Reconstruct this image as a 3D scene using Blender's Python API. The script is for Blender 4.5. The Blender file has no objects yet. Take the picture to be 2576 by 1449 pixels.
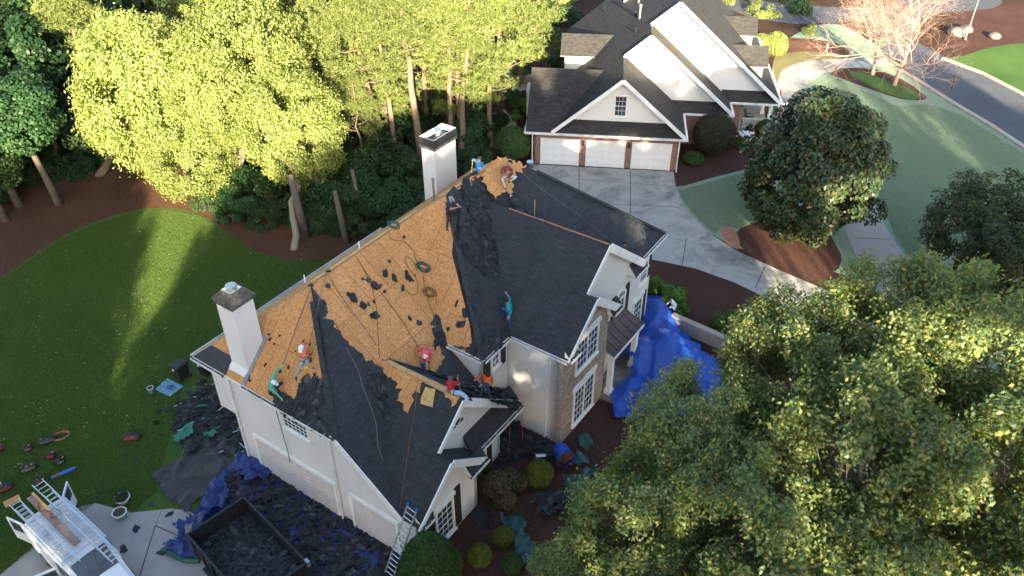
import bpy, bmesh, math, random
import numpy as np
from math import sin, cos, tan, radians, pi, sqrt, atan2, hypot
from mathutils import Vector, Matrix
rnd = random.Random(7)

# ---------------------------------------------------------------- camera, sky, sun
S = bpy.context.scene
C = S.collection
F, TH, CX, CY, H = 2076.6, radians(36.9), 1288.0, 724.5, 30.8
cd = bpy.data.cameras.new('camera'); cam = bpy.data.objects.new('camera', cd); C.objects.link(cam)
cam.location = (0, 0, H); cam.rotation_euler = (radians(90) - TH, 0, 0)
cd.sensor_width = 36; cd.lens = F / 2576 * 36; cd.clip_end = 800; cd.clip_start = 0.5
S.camera = cam
SUN_EL, SUN_AZ = radians(16.5), radians(174)     # azimuth clockwise from +Y, where the sun stands
W = bpy.data.worlds.new("World"); S.world = W; W.use_nodes = True
nt = W.node_tree; bg = nt.nodes['Background']
sky = nt.nodes.new('ShaderNodeTexSky'); sky.sky_type = 'NISHITA'; sky.sun_disc = False
sky.sun_elevation = SUN_EL; sky.sun_rotation = SUN_AZ; sky.air_density = 1.0; sky.dust_density = 1.5
wb = nt.nodes.new('ShaderNodeMix'); wb.data_type = 'RGBA'; wb.blend_type = 'MULTIPLY'; wb.inputs[0].default_value = 1.0; wb.inputs[7].default_value = (.98, .975, .955, 1)   # camera white balance set for shade
nt.links.new(sky.outputs[0], wb.inputs[6]); nt.links.new(wb.outputs[2], bg.inputs[0]); bg.inputs[1].default_value = 0.084
sd = bpy.data.lights.new('sun', 'SUN'); sd.energy = 5.0; sd.angle = radians(0.53); sd.color = (1.0, 0.85, 0.58)
so = bpy.data.objects.new('sun', sd); C.objects.link(so)
sdir = Vector((sin(SUN_AZ) * cos(SUN_EL), cos(SUN_AZ) * cos(SUN_EL), sin(SUN_EL)))
so.rotation_euler = sdir.to_track_quat('Z', 'Y').to_euler(); so.location = (0, 0, 60)
S.view_settings.view_transform = 'Standard'; S.view_settings.look = 'None'
S.view_settings.exposure = 2.75; S.view_settings.gamma = 1
S.render.engine = 'CYCLES'
S.cycles.max_bounces = 6; S.cycles.diffuse_bounces = 3; S.cycles.glossy_bounces = 2
S.cycles.transmission_bounces = 4; S.cycles.transparent_max_bounces = 4

# ---------------------------------------------------------------- measuring helpers
def ray(x, y):
    X = x - CX; Y = CY - y
    return np.array([X, F * cos(TH) + Y * sin(TH), -F * sin(TH) + Y * cos(TH)]) / F
CAM = np.array([0, 0, H])
def P(x, y, z=0.0):                      # survey point at height z
    d = ray(x, y); t = (z - H) / d[2]; return CAM + d * t
def PY(x, y, Y):
    d = ray(x, y); return CAM + d * (Y / d[1])
def depth(p): return p[1] * cos(TH) - (p[2] - H) * sin(TH)
def mk(ox, oy, s): return lambda x, y: (ox + x * s, oy + y * s)
r1 = mk(383.4, 319.5, .3527); r2 = mk(1086, 319.4, .2645); r3 = mk(447, 830.6, .4268); r4 = mk(1022.4, 703, .3527)
r5 = mk(0, 639, .3087); r6 = mk(1278, 0, .3087); rA = mk(607, 798.7, .17642); rB = mk(990.4, 830.7, .15434)
rC = mk(1086.3, 370.6, .15875); rD = mk(1214, 734.8, .07496); rE = mk(1405.8, 607, .3087); rV = mk(0, 1182, .1843)
rT = mk(0, 1022.4, .32244); rU = mk(0, 1054.3, .15434); rK = mk(798.7, 1118.2, .22842); rG = mk(1150.2, 958.5, .33863)
rN = mk(766.8, 0, .3087); rW = mk(1853, 0, .529)
AZ = radians(34.44)
O2 = P(633, 1164)[:2]
ea = np.array([cos(AZ), -sin(AZ)]); eb = np.array([sin(AZ), cos(AZ)])
def HW(a, b, z):                          # house frame -> world
    q = O2 + ea * a + eb * b; return np.array([q[0], q[1], z])
OF = np.array([1.644, 56.995]); fp = np.array([.99403, -.10908]); fq = np.array([.10908, .99403])
def FW(p, q, z):
    w = OF + fp * p + fq * q; return np.array([w[0], w[1], z])

# ---------------------------------------------------------------- object helpers
def tag(o, label=None, cat=None, group=None, kind=None):
    if label: o['label'] = label
    if cat: o['category'] = cat
    if group: o['group'] = group
    if kind: o['kind'] = kind
    return o
def empty(name, loc, label, cat, group=None, rz=0.0, kind=None):
    o = bpy.data.objects.new(name, None); C.objects.link(o); o.location = tuple(loc); o.rotation_euler = (0, 0, rz)
    o.empty_display_size = .2
    return tag(o, label, cat, group, kind)
class MB:
    """collects polygons; build() makes ONE mesh, uv in metres laid along each face (u level, v up the slope)"""
    def __init__(s): s.v = []; s.f = []; s.m = []; s.mi = 0
    def face(s, pts, mi=None):
        n = len(s.v); s.v += [tuple(map(float, p)) for p in pts]; s.f.append(list(range(n, n + len(pts)))); s.m.append(s.mi if mi is None else mi); return s
    def box8(s, q, mi=None):                # q: 8 corners, bottom 4 ccw then top 4
        for f in ((3,2,1,0),(4,5,6,7),(0,1,5,4),(1,2,6,5),(2,3,7,6),(3,0,4,7)): s.face([q[i] for i in f], mi)
        return s
    def box(s, x0, x1, y0, y1, z0, z1, T=None, mi=None):
        q = [(x0,y0,z0),(x1,y0,z0),(x1,y1,z0),(x0,y1,z0),(x0,y0,z1),(x1,y0,z1),(x1,y1,z1),(x0,y1,z1)]
        if T: q = [T(*p) for p in q]
        return s.box8(q, mi)
    def beam(s, p0, p1, w, h, up=(0,0,1), mi=None):   # box from p0 to p1
        p0 = np.array(p0, float); p1 = np.array(p1, float); d = p1 - p0; d /= np.linalg.norm(d)
        u = np.array(up, float); r = np.cross(d, u); r /= max(np.linalg.norm(r), 1e-9); u = np.cross(r, d)
        q = [p0 - r*w/2 - u*h/2, p0 + r*w/2 - u*h/2, p1 + r*w/2 - u*h/2, p1 - r*w/2 - u*h/2,
             p0 - r*w/2 + u*h/2, p0 + r*w/2 + u*h/2, p1 + r*w/2 + u*h/2, p1 - r*w/2 + u*h/2]
        return s.box8(q, mi)
    def tube(s, pts, rad, n=6, caps=True, mi=None):
        pts = [np.array(p, float) for p in pts]
        if not hasattr(rad, '__len__'): rad = [rad] * len(pts)
        rings = []; prev = None
        for i, p in enumerate(pts):
            d = pts[min(i+1, len(pts)-1)] - pts[max(i-1, 0)]; L = np.linalg.norm(d); d = d / (L if L > 1e-9 else 1)
            if prev is None:
                u = np.cross(d, [0.3, 0.2, 0.93]); 
                if np.linalg.norm(u) < 1e-3: u = np.cross(d, [1, 0, 0])
            else: u = prev - d * (prev @ d)
            u = u / max(np.linalg.norm(u), 1e-9); prev = u; w = np.cross(d, u)
            rings.append([p + rad[i] * (u * cos(2*pi*k/n) + w * sin(2*pi*k/n)) for k in range(n)])
        b0 = len(s.v)
        for r in rings: s.v += [tuple(map(float, q)) for q in r]
        m = s.mi if mi is None else mi
        for i in range(len(rings) - 1):
            for k in range(n):
                s.f.append([b0+i*n+k, b0+i*n+(k+1) % n, b0+(i+1)*n+(k+1) % n, b0+(i+1)*n+k]); s.m.append(m)
        if caps:
            s.f.append([b0+k for k in range(n)][::-1]); s.m.append(m)
            s.f.append([b0+(len(rings)-1)*n+k for k in range(n)]); s.m.append(m)
        return s
    def slab(s, pts, t, mi=None, mside=None):           # polygon with thickness t below it (along its normal)
        pts = [np.array(p, float) for p in pts]; n = nrm(pts)
        if n[2] < 0: pts = pts[::-1]; n = -n
        lo = [p - n * t for p in pts]
        s.face(pts, mi); s.face(lo[::-1], mside if mside is not None else mi)
        for i in range(len(pts)):
            j = (i+1) % len(pts); s.face([lo[i], lo[j], pts[j], pts[i]], mside if mside is not None else mi)
        return s
    def build(s, name, mats, parent=None, smooth=False, label=None, merge=False):
        me = bpy.data.meshes.new(name); me.from_pydata(s.v, [], s.f)
        if not isinstance(mats, (list, tuple)): mats = [mats]
        for m in mats: me.materials.append(m)
        me.polygons.foreach_set('material_index', s.m)
        if merge:
            bm = bmesh.new(); bm.from_mesh(me); bmesh.ops.remove_doubles(bm, verts=bm.verts, dist=1e-4); bm.to_mesh(me); bm.free()
        autouv(me)
        if smooth: me.polygons.foreach_set('use_smooth', [True] * len(me.polygons))
        o = bpy.data.objects.new(name, me); C.objects.link(o)
        if parent: put(o, parent)
        if label: o['label'] = label
        return o
def nrm(pts):
    n = np.zeros(3)
    for i in range(len(pts)):
        a, b = np.array(pts[i], float), np.array(pts[(i+1) % len(pts)], float); n += np.cross(a, b)
    L = np.linalg.norm(n); return n / L if L > 1e-12 else np.array([0, 0, 1.])
def put(o, parent):       # mesh verts are given in world space; keep them there while parented
    o.parent = parent
    pm = Matrix.Translation(parent.location) @ parent.rotation_euler.to_matrix().to_4x4() if parent.type == 'EMPTY' else None
    if pm is not None: o.matrix_parent_inverse = pm.inverted()
def child(o, parent):     # local-space child
    o.parent = parent; return o
def autouv(me):
    uv = me.uv_layers.new(name='UVMap'); vs = me.vertices
    for p in me.polygons:
        n = p.normal
        if abs(n.z) > .995: u = Vector((1, 0, 0))
        else: u = Vector((0, 0, 1)).cross(n).normalized()
        v = n.cross(u)
        for li in p.loop_indices:
            c = vs[me.loops[li].vertex_index].co; uv.data[li].uv = (c.dot(u), c.dot(v))

# ---------------------------------------------------------------- materials
def node(nt, t, **kw):
    n = nt.nodes.new(t)
    for k, v in kw.items(): setattr(n, k, v)
    return n
def base(name, rough=.7, spec=.3):
    m = bpy.data.materials.new(name); m.use_nodes = True; b = m.node_tree.nodes['Principled BSDF']
    b.inputs['Roughness'].default_value = rough; b.inputs['Specular IOR Level'].default_value = spec
    return m, m.node_tree, b
def c4(c): return (c[0], c[1], c[2], 1)
def ramp(nt, fac, stops):
    r = node(nt, 'ShaderNodeValToRGB'); e = r.color_ramp.elements
    while len(e) < len(stops): e.new(.5)
    for i, (p, c) in enumerate(stops): e[i].position = p; e[i].color = c4(c)
    nt.links.new(fac, r.inputs[0]); return r.outputs[0]
def coords(nt, kind='Object', scale=(1,1,1), rot=(0,0,0)):
    tc = node(nt, 'ShaderNodeTexCoord'); mp = node(nt, 'ShaderNodeMapping'); mp.inputs['Scale'].default_value = scale; mp.inputs['Rotation'].default_value = rot
    nt.links.new(tc.outputs[kind], mp.inputs[0]); return mp.outputs[0]
def noise(nt, vec, scale, detail=4, rough=.6, dist=0):
    n = node(nt, 'ShaderNodeTexNoise'); n.inputs['Scale'].default_value = scale; n.inputs['Detail'].default_value = detail
    n.inputs['Roughness'].default_value = rough; n.inputs['Distortion'].default_value = dist
    nt.links.new(vec, n.inputs['Vector']); return n.outputs[0]
def mixc(nt, fac, a, b, mode='MIX'):
    m = node(nt, 'ShaderNodeMix', data_type='RGBA', blend_type=mode)
    for sk, v in ((0, fac), (6, a), (7, b)):
        if hasattr(v, 'is_output'): nt.links.new(v, m.inputs[sk])
        else: m.inputs[sk].default_value = v if sk == 0 else c4(v)
    return m.outputs[2]
def bump(nt, h, b, strength=.4, dist=.02):
    n = node(nt, 'ShaderNodeBump'); n.inputs['Strength'].default_value = strength; n.inputs['Distance'].default_value = dist
    nt.links.new(h, n.inputs['Height']); nt.links.new(n.outputs[0], b.inputs['Normal'])
def plain(name, col, rough=.6, metal=0, spec=.3, var=.12, sc=3.0, dirt=None):
    m, nt, b = base(name, rough, spec); b.inputs['Metallic'].default_value = metal
    v = coords(nt); n = noise(nt, v, sc, 5, .65)
    lo = [c * (1 - var) for c in col]; hi = [min(1, c * (1 + var)) for c in col]
    c = ramp(nt, n, [(.3, lo), (.7, hi)])
    if dirt:
        n2 = noise(nt, v, sc * .35, 6, .7); f = ramp(nt, n2, [(.5, (0,0,0)), (.75, (1,1,1))]); c = mixc(nt, f, c, dirt)
    nt.links.new(c, b.inputs['Base Color']); return m
def bricktex(nt, vec, w, h, mortar, offset=.5, c1=(1,1,1), c2=(0,0,0), cm=(0,0,0), bias=0, smooth=.1):
    t = node(nt, 'ShaderNodeTexBrick'); t.offset = offset
    t.inputs['Color1'].default_value = c4(c1); t.inputs['Color2'].default_value = c4(c2); t.inputs['Mortar'].default_value = c4(cm)
    t.inputs['Scale'].default_value = 1; t.inputs['Mortar Size'].default_value = mortar; t.inputs['Mortar Smooth'].default_value = smooth
    t.inputs['Bias'].default_value = bias; t.inputs['Brick Width'].default_value = w; t.inputs['Row Height'].default_value = h
    nt.links.new(vec, t.inputs['Vector']); return t
def shingles(name, dark, light, blot=None):
    m, nt, b = base(name, .85, .25); v = coords(nt, 'UV')
    t = bricktex(nt, v, .32, .145, .009, .37, light, dark, [c * .3 for c in dark])
    n = noise(nt, v, .8, 5, .6); c = mixc(nt, .45, t.outputs[0], ramp(nt, n, [(.25, dark), (.8, light)]))
    n2 = noise(nt, v, 60, 2, .6); c = mixc(nt, .5, c, ramp(nt, n2, [(.35, (.55,.55,.55)), (.7, (1.35,1.35,1.35))]), 'MULTIPLY')
    if blot: c = mixc(nt, ramp(nt, noise(nt, v, .35, 4, .6), [(.45, (0,0,0)), (.75, (1,1,1))]), c, blot)
    nt.links.new(c, b.inputs['Base Color'])
    # course step: saw along v
    sp = node(nt, 'ShaderNodeSeparateXYZ'); nt.links.new(v, sp.inputs[0])
    ma = node(nt, 'ShaderNodeMath', operation='FRACT'); md = node(nt, 'ShaderNodeMath', operation='MULTIPLY'); md.inputs[1].default_value = 1/.145
    nt.links.new(sp.outputs[1], md.inputs[0]); nt.links.new(md.outputs[0], ma.inputs[0])
    iv = node(nt, 'ShaderNodeMath', operation='SUBTRACT'); iv.inputs[0].default_value = 1; nt.links.new(ma.outputs[0], iv.inputs[1])
    ad = node(nt, 'ShaderNodeMath', operation='ADD'); nt.links.new(iv.outputs[0], ad.inputs[0]); nt.links.new(t.outputs[1], ad.inputs[1]); 
    bump(nt, iv.outputs[0], b, .5, .012); return m
def osb():
    m, nt, b = base('osb_sheathing', .8, .2); v = coords(nt, 'UV')
    vo = node(nt, 'ShaderNodeTexVoronoi'); vo.inputs['Scale'].default_value = 14; vo.inputs['Randomness'].default_value = 1
    mp = node(nt, 'ShaderNodeMapping'); mp.inputs['Scale'].default_value = (1, 2.2, 1); mp.inputs['Rotation'].default_value = (0, 0, .7); nt.links.new(v, mp.inputs[0])
    nt.links.new(mp.outputs[0], vo.inputs['Vector'])
    c = ramp(nt, vo.outputs['Color'], [(.1, (.30, .13, .045)), (.5, (.53, .255, .098)), (.9, (.72, .42, .185))])
    vo2 = node(nt, 'ShaderNodeTexVoronoi'); vo2.inputs['Scale'].default_value = 9; mp2 = node(nt, 'ShaderNodeMapping'); mp2.inputs['Scale'].default_value = (2.4, 1, 1); mp2.inputs['Rotation'].default_value = (0, 0, .4)
    nt.links.new(v, mp2.inputs[0]); nt.links.new(mp2.outputs[0], vo2.inputs['Vector'])
    c = mixc(nt, .4, c, ramp(nt, vo2.outputs['Color'], [(.1, (.28, .12, .04)), (.9, (.72, .40, .17))]))
    f = ramp(nt, noise(nt, v, .5, 4, .6), [(.3, (0,0,0)), (.75, (1,1,1))])
    c = mixc(nt, f, c, mixc(nt, .55, c, (.42, .19, .06)))
    f2 = ramp(nt, noise(nt, v, 7, 5, .75), [(.60, (0,0,0)), (.68, (1,1,1))]); c = mixc(nt, f2, c, mixc(nt, .5, c, (.16, .06, .02)))
    t = bricktex(nt, v, 1.22, 2.44, .010, .5, (1,1,1), (1,1,1), (0,0,0), 0, .3)
    t2 = bricktex(nt, v, 1.22, 2.44, .0, .5, (.92,.90,.88), (1.06,1.06,1.06), (1,1,1))
    c = mixc(nt, 1.0, c, t2.outputs[0], 'MULTIPLY')
    c = mixc(nt, t.outputs[1], c, (.11, .045, .015)); nt.links.new(c, b.inputs['Base Color']); return m
def brick(name):
    m, nt, b = base(name, .85, .2); v = coords(nt, 'UV')
    t = bricktex(nt, v, .24, .09, .011, .5, (.25, .075, .045), (.07, .035, .04), (.42, .38, .34))
    n = noise(nt, v, 2, 4); c = mixc(nt, .25, t.outputs[0], ramp(nt, n, [(.3, (.12,.06,.05)), (.7, (.34,.15,.10))]))
    nt.links.new(c, b.inputs['Base Color']); bump(nt, t.outputs[1], b, -.3, .01); return m
def stone():
    m, nt, b = base('stacked_stone', .9, .15); v = coords(nt, 'UV', (1,1,1))
    t = bricktex(nt, v, .38, .085, .012, .37, (.42,.33,.27), (.24,.19,.165), (.09,.075,.065))
    vo = node(nt, 'ShaderNodeTexVoronoi'); vo.inputs['Scale'].default_value = 6; mp = node(nt, 'ShaderNodeMapping'); mp.inputs['Scale'].default_value = (.7, 2.2, 1)
    nt.links.new(v, mp.inputs[0]); nt.links.new(mp.outputs[0], vo.inputs['Vector'])
    c = mixc(nt, .55, t.outputs[0], ramp(nt, vo.outputs['Color'], [(.1,(.17,.13,.11)), (.5,(.38,.29,.235)), (.9,(.56,.48,.42))]))
    nt.links.new(c, b.inputs['Base Color']); bump(nt, vo.outputs['Color'], b, .6, .04); return m
def siding(name, col, pitch=.16):
    m, nt, b = base(name, .55, .3); v = coords(nt, 'UV')
    t = bricktex(nt, v, 3.6, pitch, .006, .3, col, [c*.96 for c in col], [c*.55 for c in col]); 
    n = noise(nt, v, .5, 4); c = mixc(nt, .3, t.outputs[0], ramp(nt, n, [(.3,[c*.85 for c in col]), (.7, col)]))
    nt.links.new(c, b.inputs['Base Color']); return m
def stucco(name, col):
    m, nt, b = base(name, .8, .2); v = coords(nt)
    c = ramp(nt, noise(nt, v, .6, 5, .6), [(.25,[c*.88 for c in col]), (.7,col)])
    vs = coords(nt, 'Object', (6, 6, .35)); st = ramp(nt, noise(nt, vs, 1.0, 4, .6), [(.52,(0,0,0)), (.8,(1,1,1))])
    c = mixc(nt, st, c, mixc(nt, .13, c, (.25,.22,.19)))
    nt.links.new(c, b.inputs['Base Color']); bump(nt, noise(nt, v, 40, 3), b, .25, .01); return m
def grass(name, lo, mid, hi, sc=1.0, blot=None):
    m, nt, b = base(name, .9, .1); v = coords(nt)
    c = ramp(nt, noise(nt, v, .16 * sc, 6, .62), [(.28, lo), (.5, mid), (.74, hi)])
    c = mixc(nt, .6, c, ramp(nt, noise(nt, v, 9, 4, .75), [(.3,(.55,.6,.5)), (.72,(1.45,1.4,1.35))]), 'MULTIPLY')
    if blot: c = mixc(nt, ramp(nt, noise(nt, v, .5, 5, .7), [(.6,(0,0,0)), (.8,(.8,.8,.8))]), c, blot)
    nt.links.new(c, b.inputs['Base Color']); bump(nt, noise(nt, v, 14, 4, .8), b, .9, .06); return m
def mulch(name, lo, hi):
    m, nt, b = base(name, .95, .1); v = coords(nt, 'Object', (1, 1, 1))
    c = ramp(nt, noise(nt, v, 6, 6, .8), [(.3, lo), (.68, hi)])
    c = mixc(nt, ramp(nt, noise(nt, v, .3, 4, .6), [(.35,(0,0,0)), (.7,(1,1,1))]), c, mixc(nt, .5, c, lo))
    c = mixc(nt, ramp(nt, noise(nt, v, 18, 3, .7), [(.68,(0,0,0)), (.73,(1,1,1))]), c, (.30,.17,.10))
    nt.links.new(c, b.inputs['Base Color']); bump(nt, noise(nt, v, 12, 5, .8), b, 1.0, .08); return m
def concrete(name, col, stain, amt=.55):
    m, nt, b = base(name, .85, .2); v = coords(nt)
    c = ramp(nt, noise(nt, v, 1.3, 8, .7), [(.25,[x*.80 for x in col]), (.7,col)])
    c = mixc(nt, ramp(nt, noise(nt, v, .33, 9, .72, .6), [(.47,(0,0,0)), (.70,(1,1,1))]), c, mixc(nt, amt, c, stain))
    c = mixc(nt, ramp(nt, noise(nt, v, 12, 4, .8), [(.6,(0,0,0)), (.72,(1,1,1))]), c, mixc(nt, .3, c, stain))
    nt.links.new(c, b.inputs['Base Color']); return m
def tarp(name, col, rough=.32, crumple=1.0):
    m, nt, b = base(name, rough, .5); v = coords(nt)
    c = ramp(nt, noise(nt, v, 2, 5, .6), [(.3,[x*.75 for x in col]), (.7,col)])
    nt.links.new(c, b.inputs['Base Color'])
    h = noise(nt, v, 3.2, 4, .55, .3); bump(nt, h, b, .8 * crumple, .10)
    # woven, slightly translucent
    return m
def leafmat(name, cols, trans=.45, rough=.5):
    m = bpy.data.materials.new(name); m.use_nodes = True; nt = m.node_tree; nt.nodes.remove(nt.nodes['Principled BSDF'])
    out = nt.nodes['Material Output']; g = node(nt, 'ShaderNodeNewGeometry')
    n = len(cols); c = ramp(nt, g.outputs['Random Per Island'], [(i / max(1, n-1), cols[i]) for i in range(n)])
    oi = node(nt, 'ShaderNodeObjectInfo')
    hv = node(nt, 'ShaderNodeHueSaturation'); mr = node(nt, 'ShaderNodeMapRange'); mr.inputs[3].default_value = .8; mr.inputs[4].default_value = 1.2
    nt.links.new(oi.outputs['Random'], mr.inputs[0]); nt.links.new(mr.outputs[0], hv.inputs['Value']); nt.links.new(c, hv.inputs['Color']); c = hv.outputs[0]
    d = node(nt, 'ShaderNodeBsdfPrincipled'); d.inputs['Roughness'].default_value = rough; d.inputs['Specular IOR Level'].default_value = .3; nt.links.new(c, d.inputs['Base Color'])
    t = node(nt, 'ShaderNodeBsdfTranslucent'); tc = mixc(nt, 1.0, c, (1.25, 1.15, .45), 'MULTIPLY'); nt.links.new(tc, t.inputs[0])
    mx = node(nt, 'ShaderNodeMixShader'); mx.inputs[0].default_value = trans
    nt.links.new(d.outputs[0], mx.inputs[1]); nt.links.new(t.outputs[0], mx.inputs[2]); nt.links.new(mx.outputs[0], out.inputs[0]); return m
def bark(name, lo, hi):
    m, nt, b = base(name, .95, .1); v = coords(nt, 'Object', (5, 5, 1.2))
    c = ramp(nt, noise(nt, v, 2.2, 6, .75), [(.3, lo), (.7, hi)]); nt.links.new(c, b.inputs['Base Color'])
    bump(nt, noise(nt, v, 3, 5, .8), b, .8, .05); return m
def glass(name='window_glass', col=(.03,.04,.05)):
    m, nt, b = base(name, .08, .8); v = coords(nt)
    c = ramp(nt, noise(nt, v, 1.2, 3), [(.35, col), (.7, [x*2.2 for x in col])]); nt.links.new(c, b.inputs['Base Color']); return m
M = {}
M['osb'] = osb(); M['shingle'] = shingles('charcoal_shingles', (.024,.027,.032), (.050,.054,.061), None)
M['shingle_far'] = shingles('brown_black_shingles', (.022,.022,.024), (.060,.055,.052))
M['felt'] = plain('roofing_felt', (.036,.040,.048), .75, var=.3, sc=5)
M['scrap'] = plain('torn_shingle', (.020,.022,.026), .75, var=.5, sc=4)
M['scrapb'] = plain('torn_shingle_underside', (.048,.052,.060), .7, var=.5, sc=4)
M['stucco'] = stucco('pale_stucco', (.66,.655,.645)); M['chimney'] = stucco('chimney_stucco', (.70,.70,.69))
M['trim'] = plain('white_trim', (.74,.75,.74), .5, var=.04, dirt=(.64,.63,.61)); M['gutter'] = plain('gutter_white', (.70,.71,.70), .4, var=.1, dirt=(.3,.28,.26))
M['gutterin'] = plain('gutter_debris', (.05,.045,.04), .9, var=.4)
M['shutter'] = plain('dark_brown_shutter', (.035,.026,.024), .6); M['glass'] = glass(); M['door'] = plain('taupe_door', (.53,.50,.50), .6, var=.05)
M['doorgroove'] = plain('door_panel_edge', (.58,.555,.555), .6, var=.05)
M['stone'] = stone(); M['copper'] = plain('bronze_metal_roof', (.085,.055,.050), .45, .3, .5, .35, 1.5)
M['rust'] = plain('weathered_ridge_wood', (.30,.135,.085), .85, var=.5, sc=6); M['wood'] = plain('raw_lumber', (.50,.30,.14), .8, var=.25, sc=5)
M['rust2'] = plain('chimney_cap_metal', (.10,.08,.06), .45, .5, .5, .5, 3, dirt=(.40,.33,.24)); M['blackmetal'] = plain('black_metal', (.028,.029,.033), .4, .4, .5, .3)
M['soot'] = plain('sooty_sheet_metal', (.10,.11,.12), .5, .3, .5, .8, 6); M['galv'] = plain('galvanised_metal', (.42,.44,.46), .35, .7, .5, .15)
M['flash'] = plain('grey_flashing', (.25,.29,.32), .45, .5, .5, .2)
M['brick'] = brick('red_brown_brick'); M['siding'] = siding('white_lap_siding', (.76,.77,.76)); M['gdoor'] = plain('white_garage_door', (.74,.76,.77), .5, var=.05)
M['gdoor2'] = plain('garage_door_panel', (.71,.73,.74), .5, var=.05)
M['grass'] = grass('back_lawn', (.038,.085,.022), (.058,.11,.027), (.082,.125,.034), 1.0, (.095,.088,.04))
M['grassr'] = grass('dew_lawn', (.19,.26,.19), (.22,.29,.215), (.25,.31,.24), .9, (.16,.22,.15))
M['grassg'] = grass('green_lawn', (.045,.10,.025), (.065,.125,.032), (.085,.15,.042), 1)
M['mulchl'] = mulch('pine_straw_wood', (.055,.028,.018), (.17,.085,.05)); M['mulchr'] = mulch('brown_mulch', (.045,.022,.018), (.125,.062,.05))
M['conc'] = concrete('stained_concrete', (.40,.385,.36), (.07,.07,.07), .85); M['conc2'] = concrete('drive_concrete', (.35,.33,.315), (.22,.19,.17), .35)
M['joint'] = plain('concrete_joint', (.07,.065,.06), .9); M['asphalt'] = concrete('asphalt', (.085,.092,.108), (.052,.056,.066), .6)
M['kerb'] = concrete('kerb_concrete', (.40,.35,.29), (.25,.18,.13), .5); M['forest'] = mulch('forest_floor', (.03,.018,.012), (.10,.055,.035))
M['clay'] = plain('bare_red_clay', (.30,.15,.10), .95, var=.25)
M['tarpb'] = tarp('blue_tarp', (.010,.080,.45), .42); M['tarpn'] = tarp('navy_tarp', (.014,.032,.17), .35); M['tarpg'] = tarp('green_tarp', (.012,.075,.065), .4)
M['tarpk'] = tarp('black_tarp', (.026,.026,.025), .5); M['white'] = plain('white_paint', (.78,.80,.82), .3, 0, .5, .04)
M['black'] = plain('black_plastic', (.022,.023,.025), .5); M['darkgreen'] = plain('dark_green_plastic', (.018,.035,.030), .45)
M['red'] = plain('red_nylon', (.24,.018,.022), .7, var=.3); M['grey'] = plain('grey_nylon', (.10,.09,.095), .8, var=.3); M['blue'] = plain('blue_paint', (.010,.12,.42), .35, 0, .5)
M['alu'] = plain('aluminium', (.62,.64,.66), .32, .75, .5, .1); M['ropet'] = plain('tan_rope', (.20,.11,.04), .9, var=.3); M['ropeb'] = plain('green_rope', (.02,.085,.08), .8, var=.3)
M['ropek'] = plain('grey_rope', (.13,.12,.13), .8, var=.3); M['orange'] = plain('orange_hose', (.45,.07,.025), .5); M['yellow'] = plain('ochre_hose', (.22,.15,.03), .5)
M['plank'] = plain('weathered_plank', (.26,.18,.135), .85, var=.25, sc=6); M['pot'] = plain('teal_pot', (.10,.24,.24), .5); M['potw'] = plain('pot_rim', (.62,.64,.62), .5)
M['soil'] = plain('soil', (.07,.05,.035), .95, var=.4, sc=12); M['lblue'] = plain('pale_blue_vinyl', (.20,.42,.62), .5, var=.08); M['navyink'] = plain('navy_print', (.02,.05,.20), .6)
M['rock'] = plain('granite_rock', (.13,.12,.115), .9, var=.4, sc=2); M['patio'] = concrete('patio_stone', (.40,.37,.33), (.2,.17,.14), .4); M['wallstone'] = plain('garden_wall_stone', (.30,.235,.17), .9, var=.45, sc=5)
M['bark'] = bark('grey_brown_bark', (.07,.055,.045), (.19,.16,.135)); M['barkp'] = bark('pine_bark', (.10,.065,.045), (.26,.19,.145)); M['barkw'] = bark('pale_bark', (.18,.145,.115), (.36,.30,.24))
M['twig'] = bark('pink_brown_twig', (.30,.185,.15), (.46,.31,.255))
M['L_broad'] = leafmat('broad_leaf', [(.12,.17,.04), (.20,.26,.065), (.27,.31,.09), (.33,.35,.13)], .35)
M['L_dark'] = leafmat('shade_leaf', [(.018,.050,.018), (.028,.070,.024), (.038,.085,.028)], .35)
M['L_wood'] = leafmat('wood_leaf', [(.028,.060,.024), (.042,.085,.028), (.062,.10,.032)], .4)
M['L_oak'] = leafmat('lobed_oak_leaf', [(.085,.140,.080), (.13,.195,.095), (.19,.255,.09), (.25,.30,.08), (.27,.24,.10)], .45, .42)
M['L_pine'] = leafmat('pine_needle', [(.11,.15,.045), (.18,.22,.065), (.24,.27,.09)], .35)
M['L_mag'] = leafmat('magnolia_leaf', [(.018,.040,.016), (.030,.055,.020), (.045,.065,.022), (.07,.055,.028)], .2, .35)
M['L_maple'] = leafmat('olive_leaf', [(.030,.045,.018), (.045,.062,.022), (.075,.075,.025)], .35)
M['L_box'] = leafmat('boxwood_leaf', [(.09,.12,.015), (.14,.17,.024), (.17,.19,.03)], .3)
M['L_boxd'] = leafmat('dark_box_leaf', [(.035,.080,.020), (.055,.12,.028), (.075,.145,.035)], .3)
M['L_hedge'] = leafmat('bright_hedge_leaf', [(.055,.13,.016), (.09,.19,.024), (.12,.23,.035)], .35)
M['L_barb'] = leafmat('barberry_leaf', [(.045,.035,.025), (.065,.05,.03), (.05,.06,.03)], .3)
M['L_nand'] = leafmat('nandina_leaf', [(.035,.040,.022), (.055,.055,.028), (.10,.055,.025), (.05,.07,.03)], .3)
M['L_grass'] = leafmat('grass_blade', [(.080,.145,.028), (.105,.17,.036), (.14,.205,.050)], .45, .6); M['L_grassr'] = leafmat('dewy_grass_blade', [(.23,.32,.25), (.27,.36,.29), (.31,.40,.33)], .30, .6)
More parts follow.
